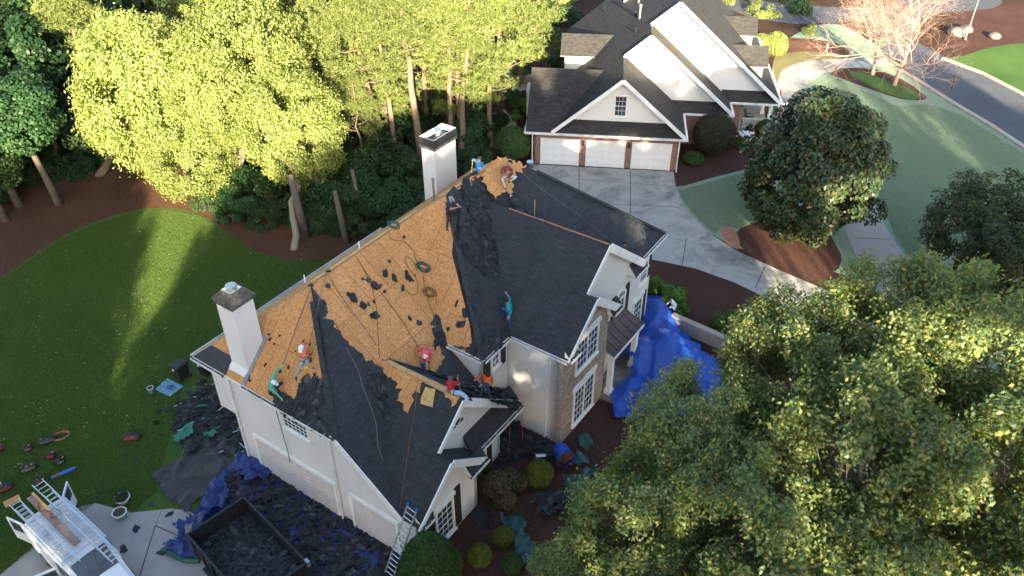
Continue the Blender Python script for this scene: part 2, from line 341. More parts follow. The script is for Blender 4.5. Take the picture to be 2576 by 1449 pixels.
# ================================================================ GROUND (sheets each 4 mm above the one below)
def smooth_poly(pts, it=2, closed=True):
    pts = [np.array(p, float) for p in pts]; n = len(pts); q = []
    for i in range(n):
        p0, p1, p2, p3 = pts[i-1], pts[i], pts[(i+1) % n], pts[(i+2) % n]
        k = max(2, min(8, int(np.linalg.norm(p2 - p1) / 1.2)))
        for t in [j / k for j in range(k)]: q.append(.5 * ((2*p1) + (-p0 + p2) * t + (2*p0 - 5*p1 + 4*p2 - p3) * t*t + (-p0 + 3*p1 - 3*p2 + p3) * t**3))
    return q
def sheet(name, pts, z, m, label=None, it=2, thick=0):
    w = [P(x, y, 0) for x, y in pts]
    if it: w = smooth_poly(w, it)
    mb = MB()
    q = [(p[0], p[1], z) for p in w]
    if nrm(q)[2] < 0: q = q[::-1]
    if thick: mb.slab(q, thick)
    else: mb.face(q)
    o = mb.build(name, m); tag(o, label, kind='structure'); return o
def gline(pts, w, z, m, name, h=.0):       # ribbon on the ground through pixel points
    w3 = [P(x, y, 0) for x, y in pts]; mb = MB()
    L, R = [], []
    for i, p in enumerate(w3):
        d = w3[min(i+1, len(w3)-1)] - w3[max(i-1, 0)]; d[2] = 0; d /= np.linalg.norm(d); n = np.array([-d[1], d[0], 0])
        L.append(p + n * w / 2 + np.array([0, 0, z])); R.append(p - n * w / 2 + np.array([0, 0, z]))
    for i in range(len(w3) - 1):
        if h: mb.box8([R[i]-[0,0,h], R[i+1]-[0,0,h], L[i+1]-[0,0,h], L[i]-[0,0,h], R[i], R[i+1], L[i+1], L[i]])
        else: mb.face([R[i], R[i+1], L[i+1], L[i]])
    return mb.build(name, m)
mb = MB(); mb.face([(-260,-160,0),(260,-160,0),(260,320,0),(-260,320,0)]); tag(mb.build('ground', M['forest']), 'wooded ground reaching past the trees', kind='structure')
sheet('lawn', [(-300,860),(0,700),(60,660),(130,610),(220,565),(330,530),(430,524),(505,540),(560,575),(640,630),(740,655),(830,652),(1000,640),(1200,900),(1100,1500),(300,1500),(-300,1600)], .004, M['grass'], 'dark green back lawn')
sheet('mulch_bed', [(-300,300),(0,420),(250,380),(700,330),(1060,380),(1060,520),(900,620),(830,652),(740,655),(640,630),(560,575),(505,540),(430,524),(330,530),(220,565),(130,610),(60,660),(0,700),(-300,850)], .008, M['mulchl'], 'pine straw under the trees', it=1)
# right side
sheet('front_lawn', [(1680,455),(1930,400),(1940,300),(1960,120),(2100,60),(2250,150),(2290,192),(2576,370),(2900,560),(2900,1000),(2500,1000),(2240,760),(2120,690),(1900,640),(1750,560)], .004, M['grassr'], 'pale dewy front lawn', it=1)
sheet('lawn_across_road', [(2390,150),(2500,118),(2620,112),(2900,160),(2900,330),(2700,290),(2576,238),(2470,185)], .004, M['grassg'], 'bright lawn across the road', it=1)
sheet('dry_grass', [(1950,140),(2010,128),(2080,135),(2110,148),(2060,158),(1990,175),(1955,205)], .009, grass('dry_grass_mat', (.16,.13,.06), (.19,.17,.08), (.22,.20,.10)), 'thin dry grass by the drive')
sheet('mulch_bed', [(1693,470),(1700,420),(1712,385),(1830,345),(1960,330),(1990,360),(1905,415),(1800,445)], .012, M['mulchr'], 'brown mulch beside the brick wing')
sheet('mulch_bed', [(1630,650),(1700,665),(1850,705),(1965,770),(2010,800),(1960,860),(1840,870),(1700,800),(1630,740)], .012, M['mulchr'], 'brown mulch in front of the stucco house')
sheet('mulch_bed', [(1862,575),(1950,540),(2060,560),(2105,620),(2117,655),(2095,690),(2040,708),(1960,690),(1880,640),(1855,600)], .012, M['mulchr'], 'brown mulch under the magnolia')
sheet('clay_patch', [(1812,572),(1835,568),(1855,590),(1862,625),(1840,622),(1818,600)], .0125, M['clay'], 'bare red clay patch', it=2)
sheet('mulch_bed', [(2090,185),(2120,172),(2200,175),(2270,200),(2320,235),(2330,250),(2270,250),(2190,225),(2110,195)], .012, M['mulchr'], 'mulch ring under the bare tree')
sheet('ground_cover', [(2135,185),(2165,182),(2240,205),(2300,230),(2315,248),(2270,247),(2200,222)], .02, M['grassg'], 'dark green ground cover under the bare tree')
sheet('mulch_bed', [(1900,110),(1990,95),(2110,110),(2140,140),(2050,130),(1970,135),(1900,150)], .012, mulch('sunny_mulch',(.10,.05,.035),(.24,.12,.07)), 'red mulch behind the clipped hedge')
sheet('mulch_bed', [(2400,60),(2450,20),(2900,0),(2900,170),(2620,112),(2500,118),(2400,140)], .012, M['mulchr'], 'mulch and rocks across the road')
sheet('mulch_bed', [(1180,1060),(1400,1010),(1560,1000),(1640,1100),(1500,1600),(1050,1600),(1000,1400),(1100,1250)], .008, M['mulchr'], 'mulch bed in front of the garage wing', it=0)
sheet('driveway', [(1342,414),(1694,432),(1700,470),(1712,500),(1740,545),(1790,590),(1850,630),(1960,680),(2090,735),(2200,790),(2260,860),(2180,900),(2060,830),(1960,766),(1850,712),(1750,676),(1650,655),(1560,640),(1400,560),(1330,470)], .016, M['conc'], 'stained concrete driveway', it=0)
sheet('side_walk', [(2095,430),(2180,450),(2205,530),(2245,600),(2290,662),(2340,760),(2300,800),(2200,720),(2160,660),(2130,590),(2110,520)], .016, M['conc2'], 'concrete side drive', it=1)
sheet('front_walk', [(1958,200),(1970,175),(2010,158),(2075,150),(2180,148),(2245,150),(2262,160),(2200,168),(2110,172),(2070,185),(2030,215),(2000,260),(1960,240)], .016, M['conc'], 'curved concrete front walk', it=2)
sheet('patio', [(1180,185),(1290,180),(1340,190),(1340,220),(1290,235),(1262,262),(1283,290),(1300,310),(1292,330),(1262,330),(1255,300),(1238,290),(1228,262),(1242,240),(1236,210),(1180,215)], .016, M['patio'], 'pale stone garden path and patio', it=1)
sheet('lawn', [(1240,320),(1262,300),(1280,318),(1282,345),(1262,372),(1235,368)], .012, M['grassg'], 'small green lawn by the garden path')
sheet('road', [(2180,60),(2230,150),(2290,192),(2400,262),(2490,315),(2576,372),(2700,460),(2900,600),(2900,360),(2700,290),(2576,240),(2470,185),(2390,150),(2300,95),(2330,40),(2500,20),(2500,-10),(2300,-10),(2190,20),(1900,0),(1900,-40),(1780,-40),(1850,30),(2000,60)], .016, M['asphalt'], 'blue grey asphalt road', it=1)
tag(gline([(2215,150),(2290,192),(2400,262),(2490,315),(2576,372),(2700,462)], .45, .13, M['kerb'], 'kerb', .12), 'near kerb of the road', kind='structure')
tag(gline([(2370,148),(2470,185),(2576,240),(2700,292)], .45, .13, M['kerb'], 'kerb', .12), 'far kerb of the road', kind='structure')
sheet('driveway', [(200,1276),(240,1266),(330,1290),(430,1280),(470,1284),(500,1300),(700,1500),(700,1800),(-400,1800),(20,1430)], .016, M['conc2'], 'concrete drive under the van', it=0)
def joint(pts, name='driveway_joint', w=.05): tag(gline(pts, w, .0205, M['joint'], name), 'dark joint in the concrete', kind='structure')
joint([(1457,425),(1456,520),(1455,545)]); joint([(1586,430),(1585,560),(1583,600)]); joint([(1440,450),(1700,470)], w=.03); joint([(1500,512),(1712,522)])
joint([(1727,600),(1715,672)]); joint([(1925,670),(1900,725)]); joint([(1650,590),(1780,620),(1960,690)], w=.025)
joint([(2150,600),(2243,602)]); joint([(2176,662),(2275,668)]); joint([(2130,540),(2208,541)])
joint([(610*.5,1600),(r5(0,0)[0]+391,1323)]); joint([(391,1323),(500,1250+120)]); joint([(391,1323),(405,1288),(412,1283)], w=.02)
joint([(2000,160),(2010,190)],w=.03); joint([(2085,150),(2090,170)],w=.03)

# ================================================================ MAIN HOUSE (house frame a, b, z)
house = empty('stucco_house', HW(3, 8, 0), 'large pale stucco house with its roof half stripped to bare sheathing', 'house')
zr1, zr2 = 9.3, 10.15
PL = {}
def plane(name, *pts): w = [HW(*p) for p in pts]; n = nrm(w); n = n if n[2] > 0 else -n; PL[name] = (w[0], n)
plane('LH', (-2.35,0,5.7), (6.58,0,5.7), (2.1,3.76,9.3)); plane('P2', (2.1,3.76,9.3), (2.1,11,9.3), (6.56,7.3,5.7)); plane('RS', (6.6,7.25,5.7), (8.74,7.25,5.7), (3.15,12,10.15))
plane('P3', (3.15,12,10.15), (3.15,13.9,10.15), (8.74,7.23,5.7)); plane('K3L', (8.74,9.38,5.7), (11.4,9.38,5.7), (8,13.88,9.3)); plane('P4', (3.3,17,10.15), (10.89,21.45,5.7), (10.95,18.3,5.7))
plane('K1L', (5.56,4.1,6.5), (10.05,4.1,6.5), (9.88,-.04,3.0)); plane('K1R', (5.56,4.1,6.5), (10.05,4.1,6.5), (10.05,8.24,3.0)); plane('K2R', (9.6,2.22,4.9), (10.8,2.22,4.9), (10.8,4.5,3.0))
plane('TOPB', (3.15,12,10.15), (3.3,17,10.15), (-2.35,12,5.7))
def on(pl, x, y, h=0.0):                     # where the sight line meets a roof plane raised by h (vertically)
    p0, n = PL[pl]; d = ray(x, y); q = p0 + np.array([0, 0, h]); t = ((q - CAM) @ n) / (d @ n); return CAM + d * t
def ZP(pl, w): p0, n = PL[pl]; return p0[2] - (n[0] * (w[0] - p0[0]) + n[1] * (w[1] - p0[1])) / n[2]
def rough(pts, step=.16, amp=.10, seed=1, rag=None):    # ragged outline: broken at shingle-sized steps
    R = random.Random(seed); out = []
    n = len(pts)
    for i in range(n):
        a, b = np.array(pts[i]), np.array(pts[(i+1) % n]); L = np.linalg.norm(b - a)
        if (rag is not None and i not in rag) or L < .01: out.append(a); continue
        k = max(1, int(L / step)); d = (b - a) / max(L, 1e-6); s = np.cross(d, [0, 0, 1.]); s /= max(np.linalg.norm(s), 1e-6)
        out.append(a)
        for j in range(1, k):
            o = R.uniform(-amp, amp) * (1.8 if R.random() < .2 else 1)
            out.append(a + (b - a) * ((j + R.uniform(-.3, .3)) / k) + s * o)
            if R.random() < .5: out.append(out[-1] + d * step * .1 + s * R.uniform(-amp, amp) * .8)
    return out
def patch(pl, pts, m, off, seed=1, rag=None, th=.012, parent=None, name='shingle_layer', step=.15, amp=.15, clip=0):
    w = []
    for p in pts:
        if len(p) == 3: w.append(HW(*p))
        else: w.append(on(pl, *p))
    p0, n = PL[pl]; w = rough(w, step, amp, seed, rag)
    if clip:
        for i, q in enumerate(w):
            bq = (q[:2] - O2) @ eb; d_ = 13.9 - bq
            if (d_ < 0) == (clip < 0): w[i] = q + np.array([eb[0], eb[1], 0]) * d_
    w = [p - n * ((p - p0) @ n) + n * off for p in w]
    mb = MB(); mb.slab(w, th); return mb.build(name, m, parent or house)
def deck(name, pts, m, t=.14, label=None, mside=None):
    mb = MB(); mb.slab([HW(*p) for p in pts], t, 0, 1 if mside else 0); return mb.build(name, [m] + ([mside] if mside else []), house, label=label)
# roof planes
deck('roof_deck', [(2.1,3.76,9.3), (-2.35,0,5.7), (6.58,0,5.7)], M['osb'], label='bare sheathing over the garage end')
deck('roof_deck', [(2.1,3.76,9.3), (6.58,0,5.7), (9.88,-.04,3.0), (5.56,4.1,6.5), (8.85,7.3,3.83), (6.56,7.25,5.7), (2.1,11.0,9.3)], M['osb'], label='large stripped sheathing slope')
deck('roof_deck', [(2.1,11.0,9.3), (6.56,7.25,5.7), (8.74,7.25,5.7), (3.15,12.0,10.15)], M['osb'])
deck('roof_slope', [(3.15,12,10.15), (8.74,7.25,5.7), (8.74,9.39,5.7), (4.2,13.9,9.31), (3.15,13.9,10.15)], M['shingle'])
deck('roof_slope', [(3.15,13.9,10.15), (4.2,13.9,9.31), (10.95,18.3,5.7), (10.89,21.45,5.7), (3.3,17,10.15)], M['shingle'])
deck('roof_slope', [(4.2,13.88,9.3), (8.74,9.38,5.7), (11.95,9.38,5.7), (11.95,11.85,7.68), (11.35,11.85,7.68), (11.35,13.88,9.3)], M['shingle'])
deck('roof_slope', [(4.2,13.88,9.3), (11.35,13.88,9.3), (11.35,17.9,6.1), (10.95,18.38,5.7), (9.5,18.38,5.7)], M['shingle'])
deck('roof_slope', [(11.0,11.85,7.68), (11.95,11.85,7.68), (11.95,14.3,5.7), (11.0,14.3,5.7)], M['shingle'])
deck('roof_slope', [(2.1,3.76,9.3), (2.1,11,9.3), (3.15,12,10.15), (3.3,17,10.15), (-2.35,21.5,5.7), (-2.35,0,5.7)], M['osb'], label='back slope stripped to boards')
deck('roof_slope', [(3.3,17,10.15), (10.89,21.45,5.7), (-2.35,21.5,5.7)], M['shingle'])
deck('roof_slope', [(5.56,4.1,6.5), (9.88,-.04,3.0), (10.8,-.04,3.0), (10.8,2.22,4.9), (10.05,2.22,4.9), (10.05,4.1,6.5)], M['shingle'])
deck('roof_slope', [(5.56,4.1,6.5), (10.05,4.1,6.5), (10.05,8.24,3.0), (9.88,8.24,3.0), (8.85,7.3,3.83)], M['felt'])
deck('roof_slope', [(9.4,2.22,4.9), (10.8,2.22,4.9), (10.8,4.5,3.0), (9.4,4.5,3.0)], M['shingle'])
deck('roof_slope', [(9.55,4.5,3.85), (9.55,8.2,3.85), (10.25,8.2,2.98), (10.25,4.35,2.98)], M['shingle'], label='low band of shingles under the gable')
deck('roof_slope', [(-2.3,-.02,5.735), (-.1,-.02,5.735), (-.1,.6,6.31),(-1.6,.6,6.31)], M['felt'], .02, label='black felt left of the chimney')
# shingles left on the partly stripped planes
J = lambda f, *p: [q if len(q) == 3 else f(*q) for q in p]
patch('LH', [(2.1,3.76,9.3)] + J(r3, (815,-130), (826,0), (838,120), (855,200), (868,300), (820,315), (765,280), (745,330), (725,385), (690,425), (640,395), (600,405)) + [(3.2,.03,5.7), (6.55,.03,5.7)], M['shingle'], .022, 3, set(range(1, 13)))
patch('P2', [(2.1,3.76,9.3)] + J(r3, (880,-135), (912,-60), (945,0), (975,45), (1010,90), (1060,125), (1100,165), (1160,200), (1196,215)) + [(5.9,3.85,6.2), (9.86,-.03,3.0), (6.6,-.03,5.68)], M['shingle'], .022, 5, set(range(1, 10)))
patch('P2', J(rB, (752,-10), (765,70), (745,140), (700,200), (770,380), (782,500), (735,580), (705,690), (620,705), (520,730)) + [(5.65,4.3,6.45), (8.8,7.25,3.85), (6.62,7.22,5.66)], M['felt'], .022, 7, set(range(0, 10)))
patch('P2', J(r1, (2020,1330), (2050,1360), (2080,1420), (2075,1500), (2035,1490), (1990,1440), (2000,1380)), M['shingle'], .024, 8)
patch('RS', [(3.15,12,10.15)] + J(r2, (210,560), (250,600), (272,655), (300,700), (330,780), (345,850), (300,910), (240,1000), (205,1085)) + [(8.72,7.25,5.7), (8.2,7.25,5.7)] + J(r1, (2290,1400), (2240,1200), (2180,960), (2150,800)), M['shingle'], .022, 9, {1,2,3,4,5,6,7,8,9,12})
patch('RS', [(7.0,7.27,5.7), (8.7,7.27,5.7)] + J(r4, (520,520), (440,490), (350,470)), M['felt'], .03, 10)
# bare sheathing showing in the shingled planes
BP = ((500,425), (560,370), (620,335), (660,300), (700,285), (905,378), (880,392), (850,395), (822,430), (800,470), (772,500), (762,530), (778,575), (772,625), (738,642), (690,628), (655,650), (612,690), (590,655), (548,622), (522,580), (492,500), (472,460))
patch('P3', J(r2, *BP), M['osb'], .035, 11, name='exposed_sheathing', step=.12, clip=-1)
patch('P4', J(r2, *BP), M['osb'], .035, 12, name='exposed_sheathing', step=.12, clip=1)
patch('K1L', J(r3, (1206,180), (1300,222), (1400,268), (1442,300), (1432,330), (1400,360), (1385,430), (1358,492), (1332,440), (1305,375), (1285,300), (1262,275), (1228,262)), M['osb'], .03, 13, name='exposed_sheathing', step=.12)
patch('K1L', J(r3, (1572,352), (1640,378), (1655,410), (1640,440), (1612,452), (1600,400), (1572,375)), M['osb'], .03, 14, name='exposed_sheathing', step=.12)
patch('P2', J(r3, (890,-105), (905,-60), (935,-25), (950,-60), (930,-110)), M['osb'], .04, 15, name='exposed_sheathing')
# ridge and hip caps
def cap(pts, m, w=.26, t=.035, name='ridge_cap', seed=0):
    mb = MB(); pts = [HW(*p) for p in pts]
    for i in range(len(pts) - 1):
        L = np.linalg.norm(pts[i+1] - pts[i]); k = max(1, int(L / .24)); R = random.Random(seed + i)
        for j in range(k):
            a = pts[i] + (pts[i+1] - pts[i]) * (j / k); b = pts[i] + (pts[i+1] - pts[i]) * ((j + 1.15) / k)
            o = np.array([0, 0, .02 + .012 * R.random()]); mb.beam(a + o, b + o + [0, 0, .012], w, t)
    return mb.build(name, m, house)
cap([(2.6,3.3,8.9), (6.58,0,5.72)], M['shingle'], seed=1); cap([(4.0,11.3,9.45), (8.74,7.25,5.72)], M['shingle'], seed=2); cap([(4.7,17.8,9.35), (10.89,21.45,5.72)], M['shingle'], seed=3)
cap([(5.6,13.88,9.3), (11.3,13.88,9.3)], M['rust'], .09, .03, 'ridge_board', 4)
cap([(5.9,4.1,6.5), (9.3,4.1,6.5)], M['wood'], .20, .10, 'ridge_board', 5)
mb = MB(); mb.slab([HW(7.0,4.14,6.60), HW(9.3,4.14,6.60), HW(9.3,4.34,6.50), HW(7.0,4.26,6.53)], .02); mb.build('loose_plank', M['wood'], house)
for k in range(3):
    mb = MB(); mb.beam(HW(1.95 - k*.17, 4, 9.32 - k*.14), HW(1.95 - k*.17, 11.1, 9.32 - k*.14), .10, .03); mb.build('ridge_board', M['wood'], house)
    mb = MB(); mb.beam(HW(3.0 - k*.17, 12.1, 10.17 - k*.14), HW(3.1 - k*.17, 16.5, 10.17 - k*.14), .10, .03); mb.build('ridge_board', M['wood'], house)
# ---- walls
def wall(name, pts, m, t=.2, label=None):
    w = [HW(*p) for p in pts]; mb = MB(); n = nrm(w); lo = [p - n * t for p in w]
    mb.face(w); mb.face(lo[::-1])
    for i in range(len(w)):
        j = (i+1) % len(w); mb.face([lo[i], lo[j], w[j], w[i]])
    return mb.build(name, m, house, label=label)
wall('wall', [(0,.03,0), (9.75,.03,0), (9.75,.03,3.0), (6.56,.03,5.62), (-1,.03,5.62), (-1,.03,3.2), (0,.03,3.2)], M['stucco'], label='long garage wall')
wall('wall', [(-1,0,3.2), (-1,0,5.62), (-1,8,5.62), (-1,8,3.2)][::-1], M['stucco']); wall('wall', [(0,0,0), (0,0,3.2), (0,21,3.2), (0,21,0)], M['stucco'])
wall('wall', [(6.3,7.32,2.5), (8.6,7.32,2.5), (8.6,7.32,5.62), (6.3,7.32,5.62)], M['stucco'])
wall('wall', [(8.6,7.32,0), (8.6,9.4,0), (8.6,9.4,5.62), (8.6,7.32,5.62)], M['stucco'])
wall('wall', [(8.6,9.42,0), (11.5,9.42,0), (11.5,9.42,5.64), (8.6,9.42,5.64)], M['stucco'], label='tall stucco side wall')
wall('wall', [(11.02,11,0), (11.02,19.7,0), (11.02,19.7,5.62), (11.02,18.3,5.62), (11.02,13.88,9.1), (11.02,11,6.85)], M['stucco'])
wall('wall', [(11.0,19.7,0), (-2,19.7,0), (-2,19.7,5.6), (11.0,19.7,5.6)], M['stucco'])
wall('wall', [(9.62,2,0), (9.62,7.25,0), (9.62,7.25,3.75), (9.62,4.1,6.28), (9.62,2,4.6)], M['stucco'])
wall('wall', [(10.5,.1,0), (10.5,4.2,0), (10.5,4.2,3.1), (10.5,2.22,4.72), (10.5,.1,3.0)], M['stucco']); wall('wall', [(10.5,4.2,0), (9.6,4.2,0), (9.6,4.2,3.2), (10.5,4.2,3.1)], M['stucco']); wall('wall', [(9.7,.06,0), (10.5,.06,0), (10.5,.06,3), (9.7,.06,3)], M['stucco'])
wall('wall', [(9.62,7.25,0), (8.6,7.25,0), (8.6,7.25,4.2), (9.62,7.25,3.75)], M['stucco'])
wall('stone_wall', [(11.72,9.42,0), (11.72,13.6,0), (11.72,13.6,6.1), (11.72,11.85,7.5), (11.72,9.42,5.6)], M['stone'], .7, 'stacked stone bay front')
wall('wall', [(-2.3,.3,2.6),(-2.3,3,2.6),(-2.3,3,2.9),(-2.3,.3,2.9)], M['felt'])
# lower rear porch roof seen past the ridge
deck('porch_roof', [(-2.35,6.0,3.6), (-2.35,13,3.6), (-6.2,11.2,2.6), (-6.2,6.8,2.6)], M['felt'], .1)
# ---- trim, rakes, gutters
def trim(p0, p1, w=.06, h=.24, dz=-.06, m='trim', name='rake_trim'):
    mb = MB(); mb.beam(HW(*p0) + [0,0,dz], HW(*p1) + [0,0,dz], w, h); return mb.build(name, M[m], house)
trim((6.56,-.06,5.68), (9.9,-.06,2.95)); trim((10.84,-.06,3.0), (10.84,2.22,4.93)); trim((10.84,2.22,4.93), (10.84,4.5,3.02), h=.34, dz=-.1); trim((10.09,2.3,4.98), (10.09,4.1,6.53)); trim((10.09,4.1,6.53), (10.09,8.3,2.98), h=.4, dz=-.14)
trim((11.99,9.38,5.7), (11.99,11.85,7.72)); trim((11.99,11.85,7.72), (11.99,14.3,5.72), h=.4, dz=-.14); trim((11.39,11.9,7.74), (11.39,13.88,9.34)); trim((11.39,13.88,9.34), (11.39,18.1,5.95), h=.42, dz=-.15)
def soffit(pts):
    mb = MB(); mb.slab([HW(*p) for p in pts], .03); return mb.build('soffit', M['trim'], house)
soffit([(10.05,4.1,6.3), (10.05,8.2,2.85), (9.65,8.2,2.85), (9.65,4.1,6.3)]); soffit([(10.8,2.22,4.7), (10.8,4.4,2.85), (10.55,4.4,2.85), (10.55,2.22,4.7)])
soffit([(11.35,13.88,9.1), (11.35,18,5.7), (11.05,18,5.7), (11.05,13.88,9.1)]); soffit([(11.95,11.85,7.48), (11.95,14.2,5.55), (11.75,14.2,5.55), (11.75,11.85,7.48)])
def gutter(p0, p1, side):       # open trough; side = outward (a,b) direction
    A, B = HW(*p0), HW(*p1); o = ea * side[0] + eb * side[1]; o = np.array([o[0], o[1], 0]); mb = MB(); w = .14
    mb.beam(A + o*w, B + o*w, .02, .13); mb.beam(A + o*.0, B + o*.0, .02, .13); mb.beam(A + o*w/2 - [0,0,.055], B + o*w/2 - [0,0,.055], w, .02)
    L = np.linalg.norm(B - A); g = mb.build('gutter', M['gutter'], house); R = random.Random(int(L*100)); mb = MB(); n = max(2, int(L / .8))
    mb2 = MB(); mb2.beam(A + o*w/2 - [0,0,.03], B + o*w/2 - [0,0,.03], w*.85, .03); c = mb2.build('gutter_dirt', M['gutterin'], g)
    pass
    for i in range(n):
        q = A + (B - A) * ((i + .5) / n); mb.beam(q + [0,0,.06], q + o*w + [0,0,.06], .02, .015)
    mb.build('gutter_hanger', M['gutter'], g); return g
for g_ in (((-2.35,-.02,5.66), (-.2,-.02,5.66), (0,-1)), ((.95,-.02,5.66), (6.5,-.02,5.66), (0,-1)), ((-2.38,0,5.66), (-2.38,13.0,5.66), (-1,0)),
           ((6.75,7.22,5.66), (8.78,7.22,5.66), (0,-1)), ((8.78,7.22,5.66), (8.78,9.2,5.66), (1,0)), ((8.9,9.34,5.66), (12.0,9.34,5.66), (0,-1)), ((12.0,9.4,5.66), (12.0,10.25,5.66), (1,0)),
           ((10.98,17.8,5.66), (10.93,21.45,5.66), (1,0)), ((10.28,4.6,2.94), (10.28,8.25,2.94), (1,0)), ((10.84,.0,2.95), (10.84,.75,2.95), (1,0)), ((10.84,3.3,2.95), (10.84,4.6,2.95), (1,0)), ((11.39,16.9,5.66),(11.39,18.3,5.66),(1,0)),((11.99,13.5,5.66),(11.99,14.4,5.66),(1,0))):
    gutter(*g_)
# little hipped returns at the gable feet
def ret(a0, a1, b0, b1, z, top):
    mb = MB(); p = [HW(a1, b0, z), HW(a1, b1, z), HW(a0, b1, z + top), HW(a0, b0, z + top)]; mb.slab(p, .04); mb.build('cornice_return', M['shingle'], house)
    mb = MB(); mb.face([HW(a0, b0, z-.02), HW(a1, b0, z-.02), HW(a0, b0, z + top-.02)]); mb.face([HW(a0, b0, z-.03), HW(a0, b1, z-.03), HW(a1, b1, z-.03), HW(a1, b0, z-.03)]); mb.build('return_soffit', M['trim'], house)
ret(10.5, 10.95, 3.35, 4.55, 2.98, .62); ret(10.5, 10.95, .1, .75, 2.98, .5); ret(11.02, 11.5, 16.9, 18.2, 5.68, .6); ret(11.72, 12.1, 13.4, 14.35, 5.68, .55); ret(11.72, 12.1, 9.45, 10.2, 5.68, .5)
# downspouts
def spout(a, b, z0, z1, m='gutter', r=.045):
    mb = MB(); mb.tube([HW(a, b, z1), HW(a, b, z0 + .15), HW(a, b - .15, z0)], r, 8); mb.build('downspout', M[m], house)
spout(.05, -.08, 0, 5.6); spout(6.2, -.08, 0, 5.6); spout(10.9, 9.36, .1, 5.6)
mb = MB(); mb.tube([HW(3.3,-.2,5.6), HW(3.3,-.1,3.0), HW(3.25,-.1,2.2)], .02, 5); mb.build('hanging_cable', M['ropek'], house)
# ---- windows and doors
def hdir(axis):           # wall axis: 'a' wall faces -b ; 'b' wall faces +a
    return (lambda u, d, z, c: HW(u, c - d, z)) if axis == 'a' else (lambda u, d, z, c: HW(c + d, u, z))
def window(T, c, u0, u1, z0, z1, parent, cols=3, rows=4, frame=.12, double=False, sill=True, fm='trim', name='window', head=False, gm='glass'):
    f = lambda u, d, z: T(u, d, z, c)
    mb = MB(); mb.box(u0, u1, .0, .03, z0, z1, T=lambda x, y, z: f(x, y, z)); w = mb.build(name, M[gm], parent)
    mb = MB()
    for (a0, a1, b0, b1) in ((u0 - frame, u0, z0 - frame, z1 + frame), (u1, u1 + frame, z0 - frame, z1 + frame), (u0, u1, z0 - frame, z0), (u0, u1, z1, z1 + frame)):
        mb.box(a0, a1, 0, .075, b0, b1, T=lambda x, y, z: f(x, y, z))
    if double: mb.box((u0+u1)/2 - .05, (u0+u1)/2 + .05, .03, .07, z0, z1, T=lambda x, y, z: f(x, y, z))
    mb.build('window_frame', M[fm], w); mb = MB(); nb = 2 if double else 1
    for k in range(nb):
        x0 = u0 + (u1 - u0) * k / nb; x1 = u0 + (u1 - u0) * (k + 1) / nb
        for i in range(1, cols): x = x0 + (x1 - x0) * i / cols; mb.box(x - .009, x + .009, .031, .045, z0, z1, T=lambda x, y, z: f(x, y, z))
        for i in range(1, rows): z = z0 + (z1 - z0) * i / rows; t = .022 if (i == rows // 2) else .009; mb.box(x0, x1, .0312, .052, z - t, z + t, T=lambda x, y, z: f(x, y, z))
    mb.build('muntin', M[fm], w)
    if sill: mb = MB(); mb.box(u0 - frame - .05, u1 + frame + .05, .0, .14, z0 - frame - .08, z0 - frame - .002, T=lambda x, y, z: f(x, y, z)); mb.build('window_sill', M[fm], w)
    if head:
        mb = MB(); mb.box(u0 - frame - .1, u1 + frame + .1, 0, .10, z1 + frame + .002, z1 + frame + .24, T=lambda x, y, z: f(x, y, z))
        mb.box((u0+u1)/2 - .14, (u0+u1)/2 + .14, .1, .15, z1 + frame, z1 + frame + .34, T=lambda x, y, z: f(x, y, z)); mb.build('window_head', M[fm], w)
    return w
def shutter(T, c, u0, u1, z0, z1, parent):
    f = lambda u, d, z: T(u, d, z, c); mb = MB(); mb.box(u0, u1, .0, .05, z0, z1, T=lambda x, y, z: f(x, y, z))
    for (a0, a1) in ((u0, u0+.06), (u1-.06, u1)): mb.box(a0, a1, .05, .07, z0, z1, T=lambda x, y, z: f(x, y, z))
    for zz in (z0, (z0+z1)/2 - .05, z1-.1): mb.box(u0+.06, u1-.06, .05, .072, zz, zz+.1, T=lambda x, y, z: f(x, y, z))
    n = int((z1 - z0) / .09)
    for i in range(n): z = z0 + .1 + i * .09; mb.box(u0+.06, u1-.06, .05, .062, z, z+.045, T=lambda x, y, z: f(x, y, z)) if z < z1 - .15 else 0
    mb.build('shutter', M['shutter'], parent)
TA, TB = hdir('a'), hdir('b')
window(TA, .03, 3.42, 4.85, 4.66, 5.5, house, cols=6, rows=4, frame=.08)
window(TB, 11.72, 10.6, 12.45, 4.05, 5.75, house, double=True, cols=3, rows=4, head=True); window(TB, 11.72, 10.6, 12.4, .5, 2.65, house, double=True, cols=3, rows=5, head=True)
window(TB, 11.02, 15.8, 16.6, 3.3, 4.5, house, cols=3, rows=4); shutter(TB, 11.02, 16.75, 17.1, 3.1, 5.1, house); shutter(TB, 11.02, 15.3, 15.65, 3.1, 5.1, house)
window(TB, 11.02, 18.0, 18.9, 1.3, 3.0, house, cols=3, rows=4, head=True); shutter(TB, 11.02, 19.05, 19.4, 1.1, 3.2, house)
window(TB, 11.02, 18.4, 19.1, 4.2, 5.4, house, cols=3, rows=3); shutter(TB, 11.02, 19.2, 19.55, 4.1, 5.5, house)
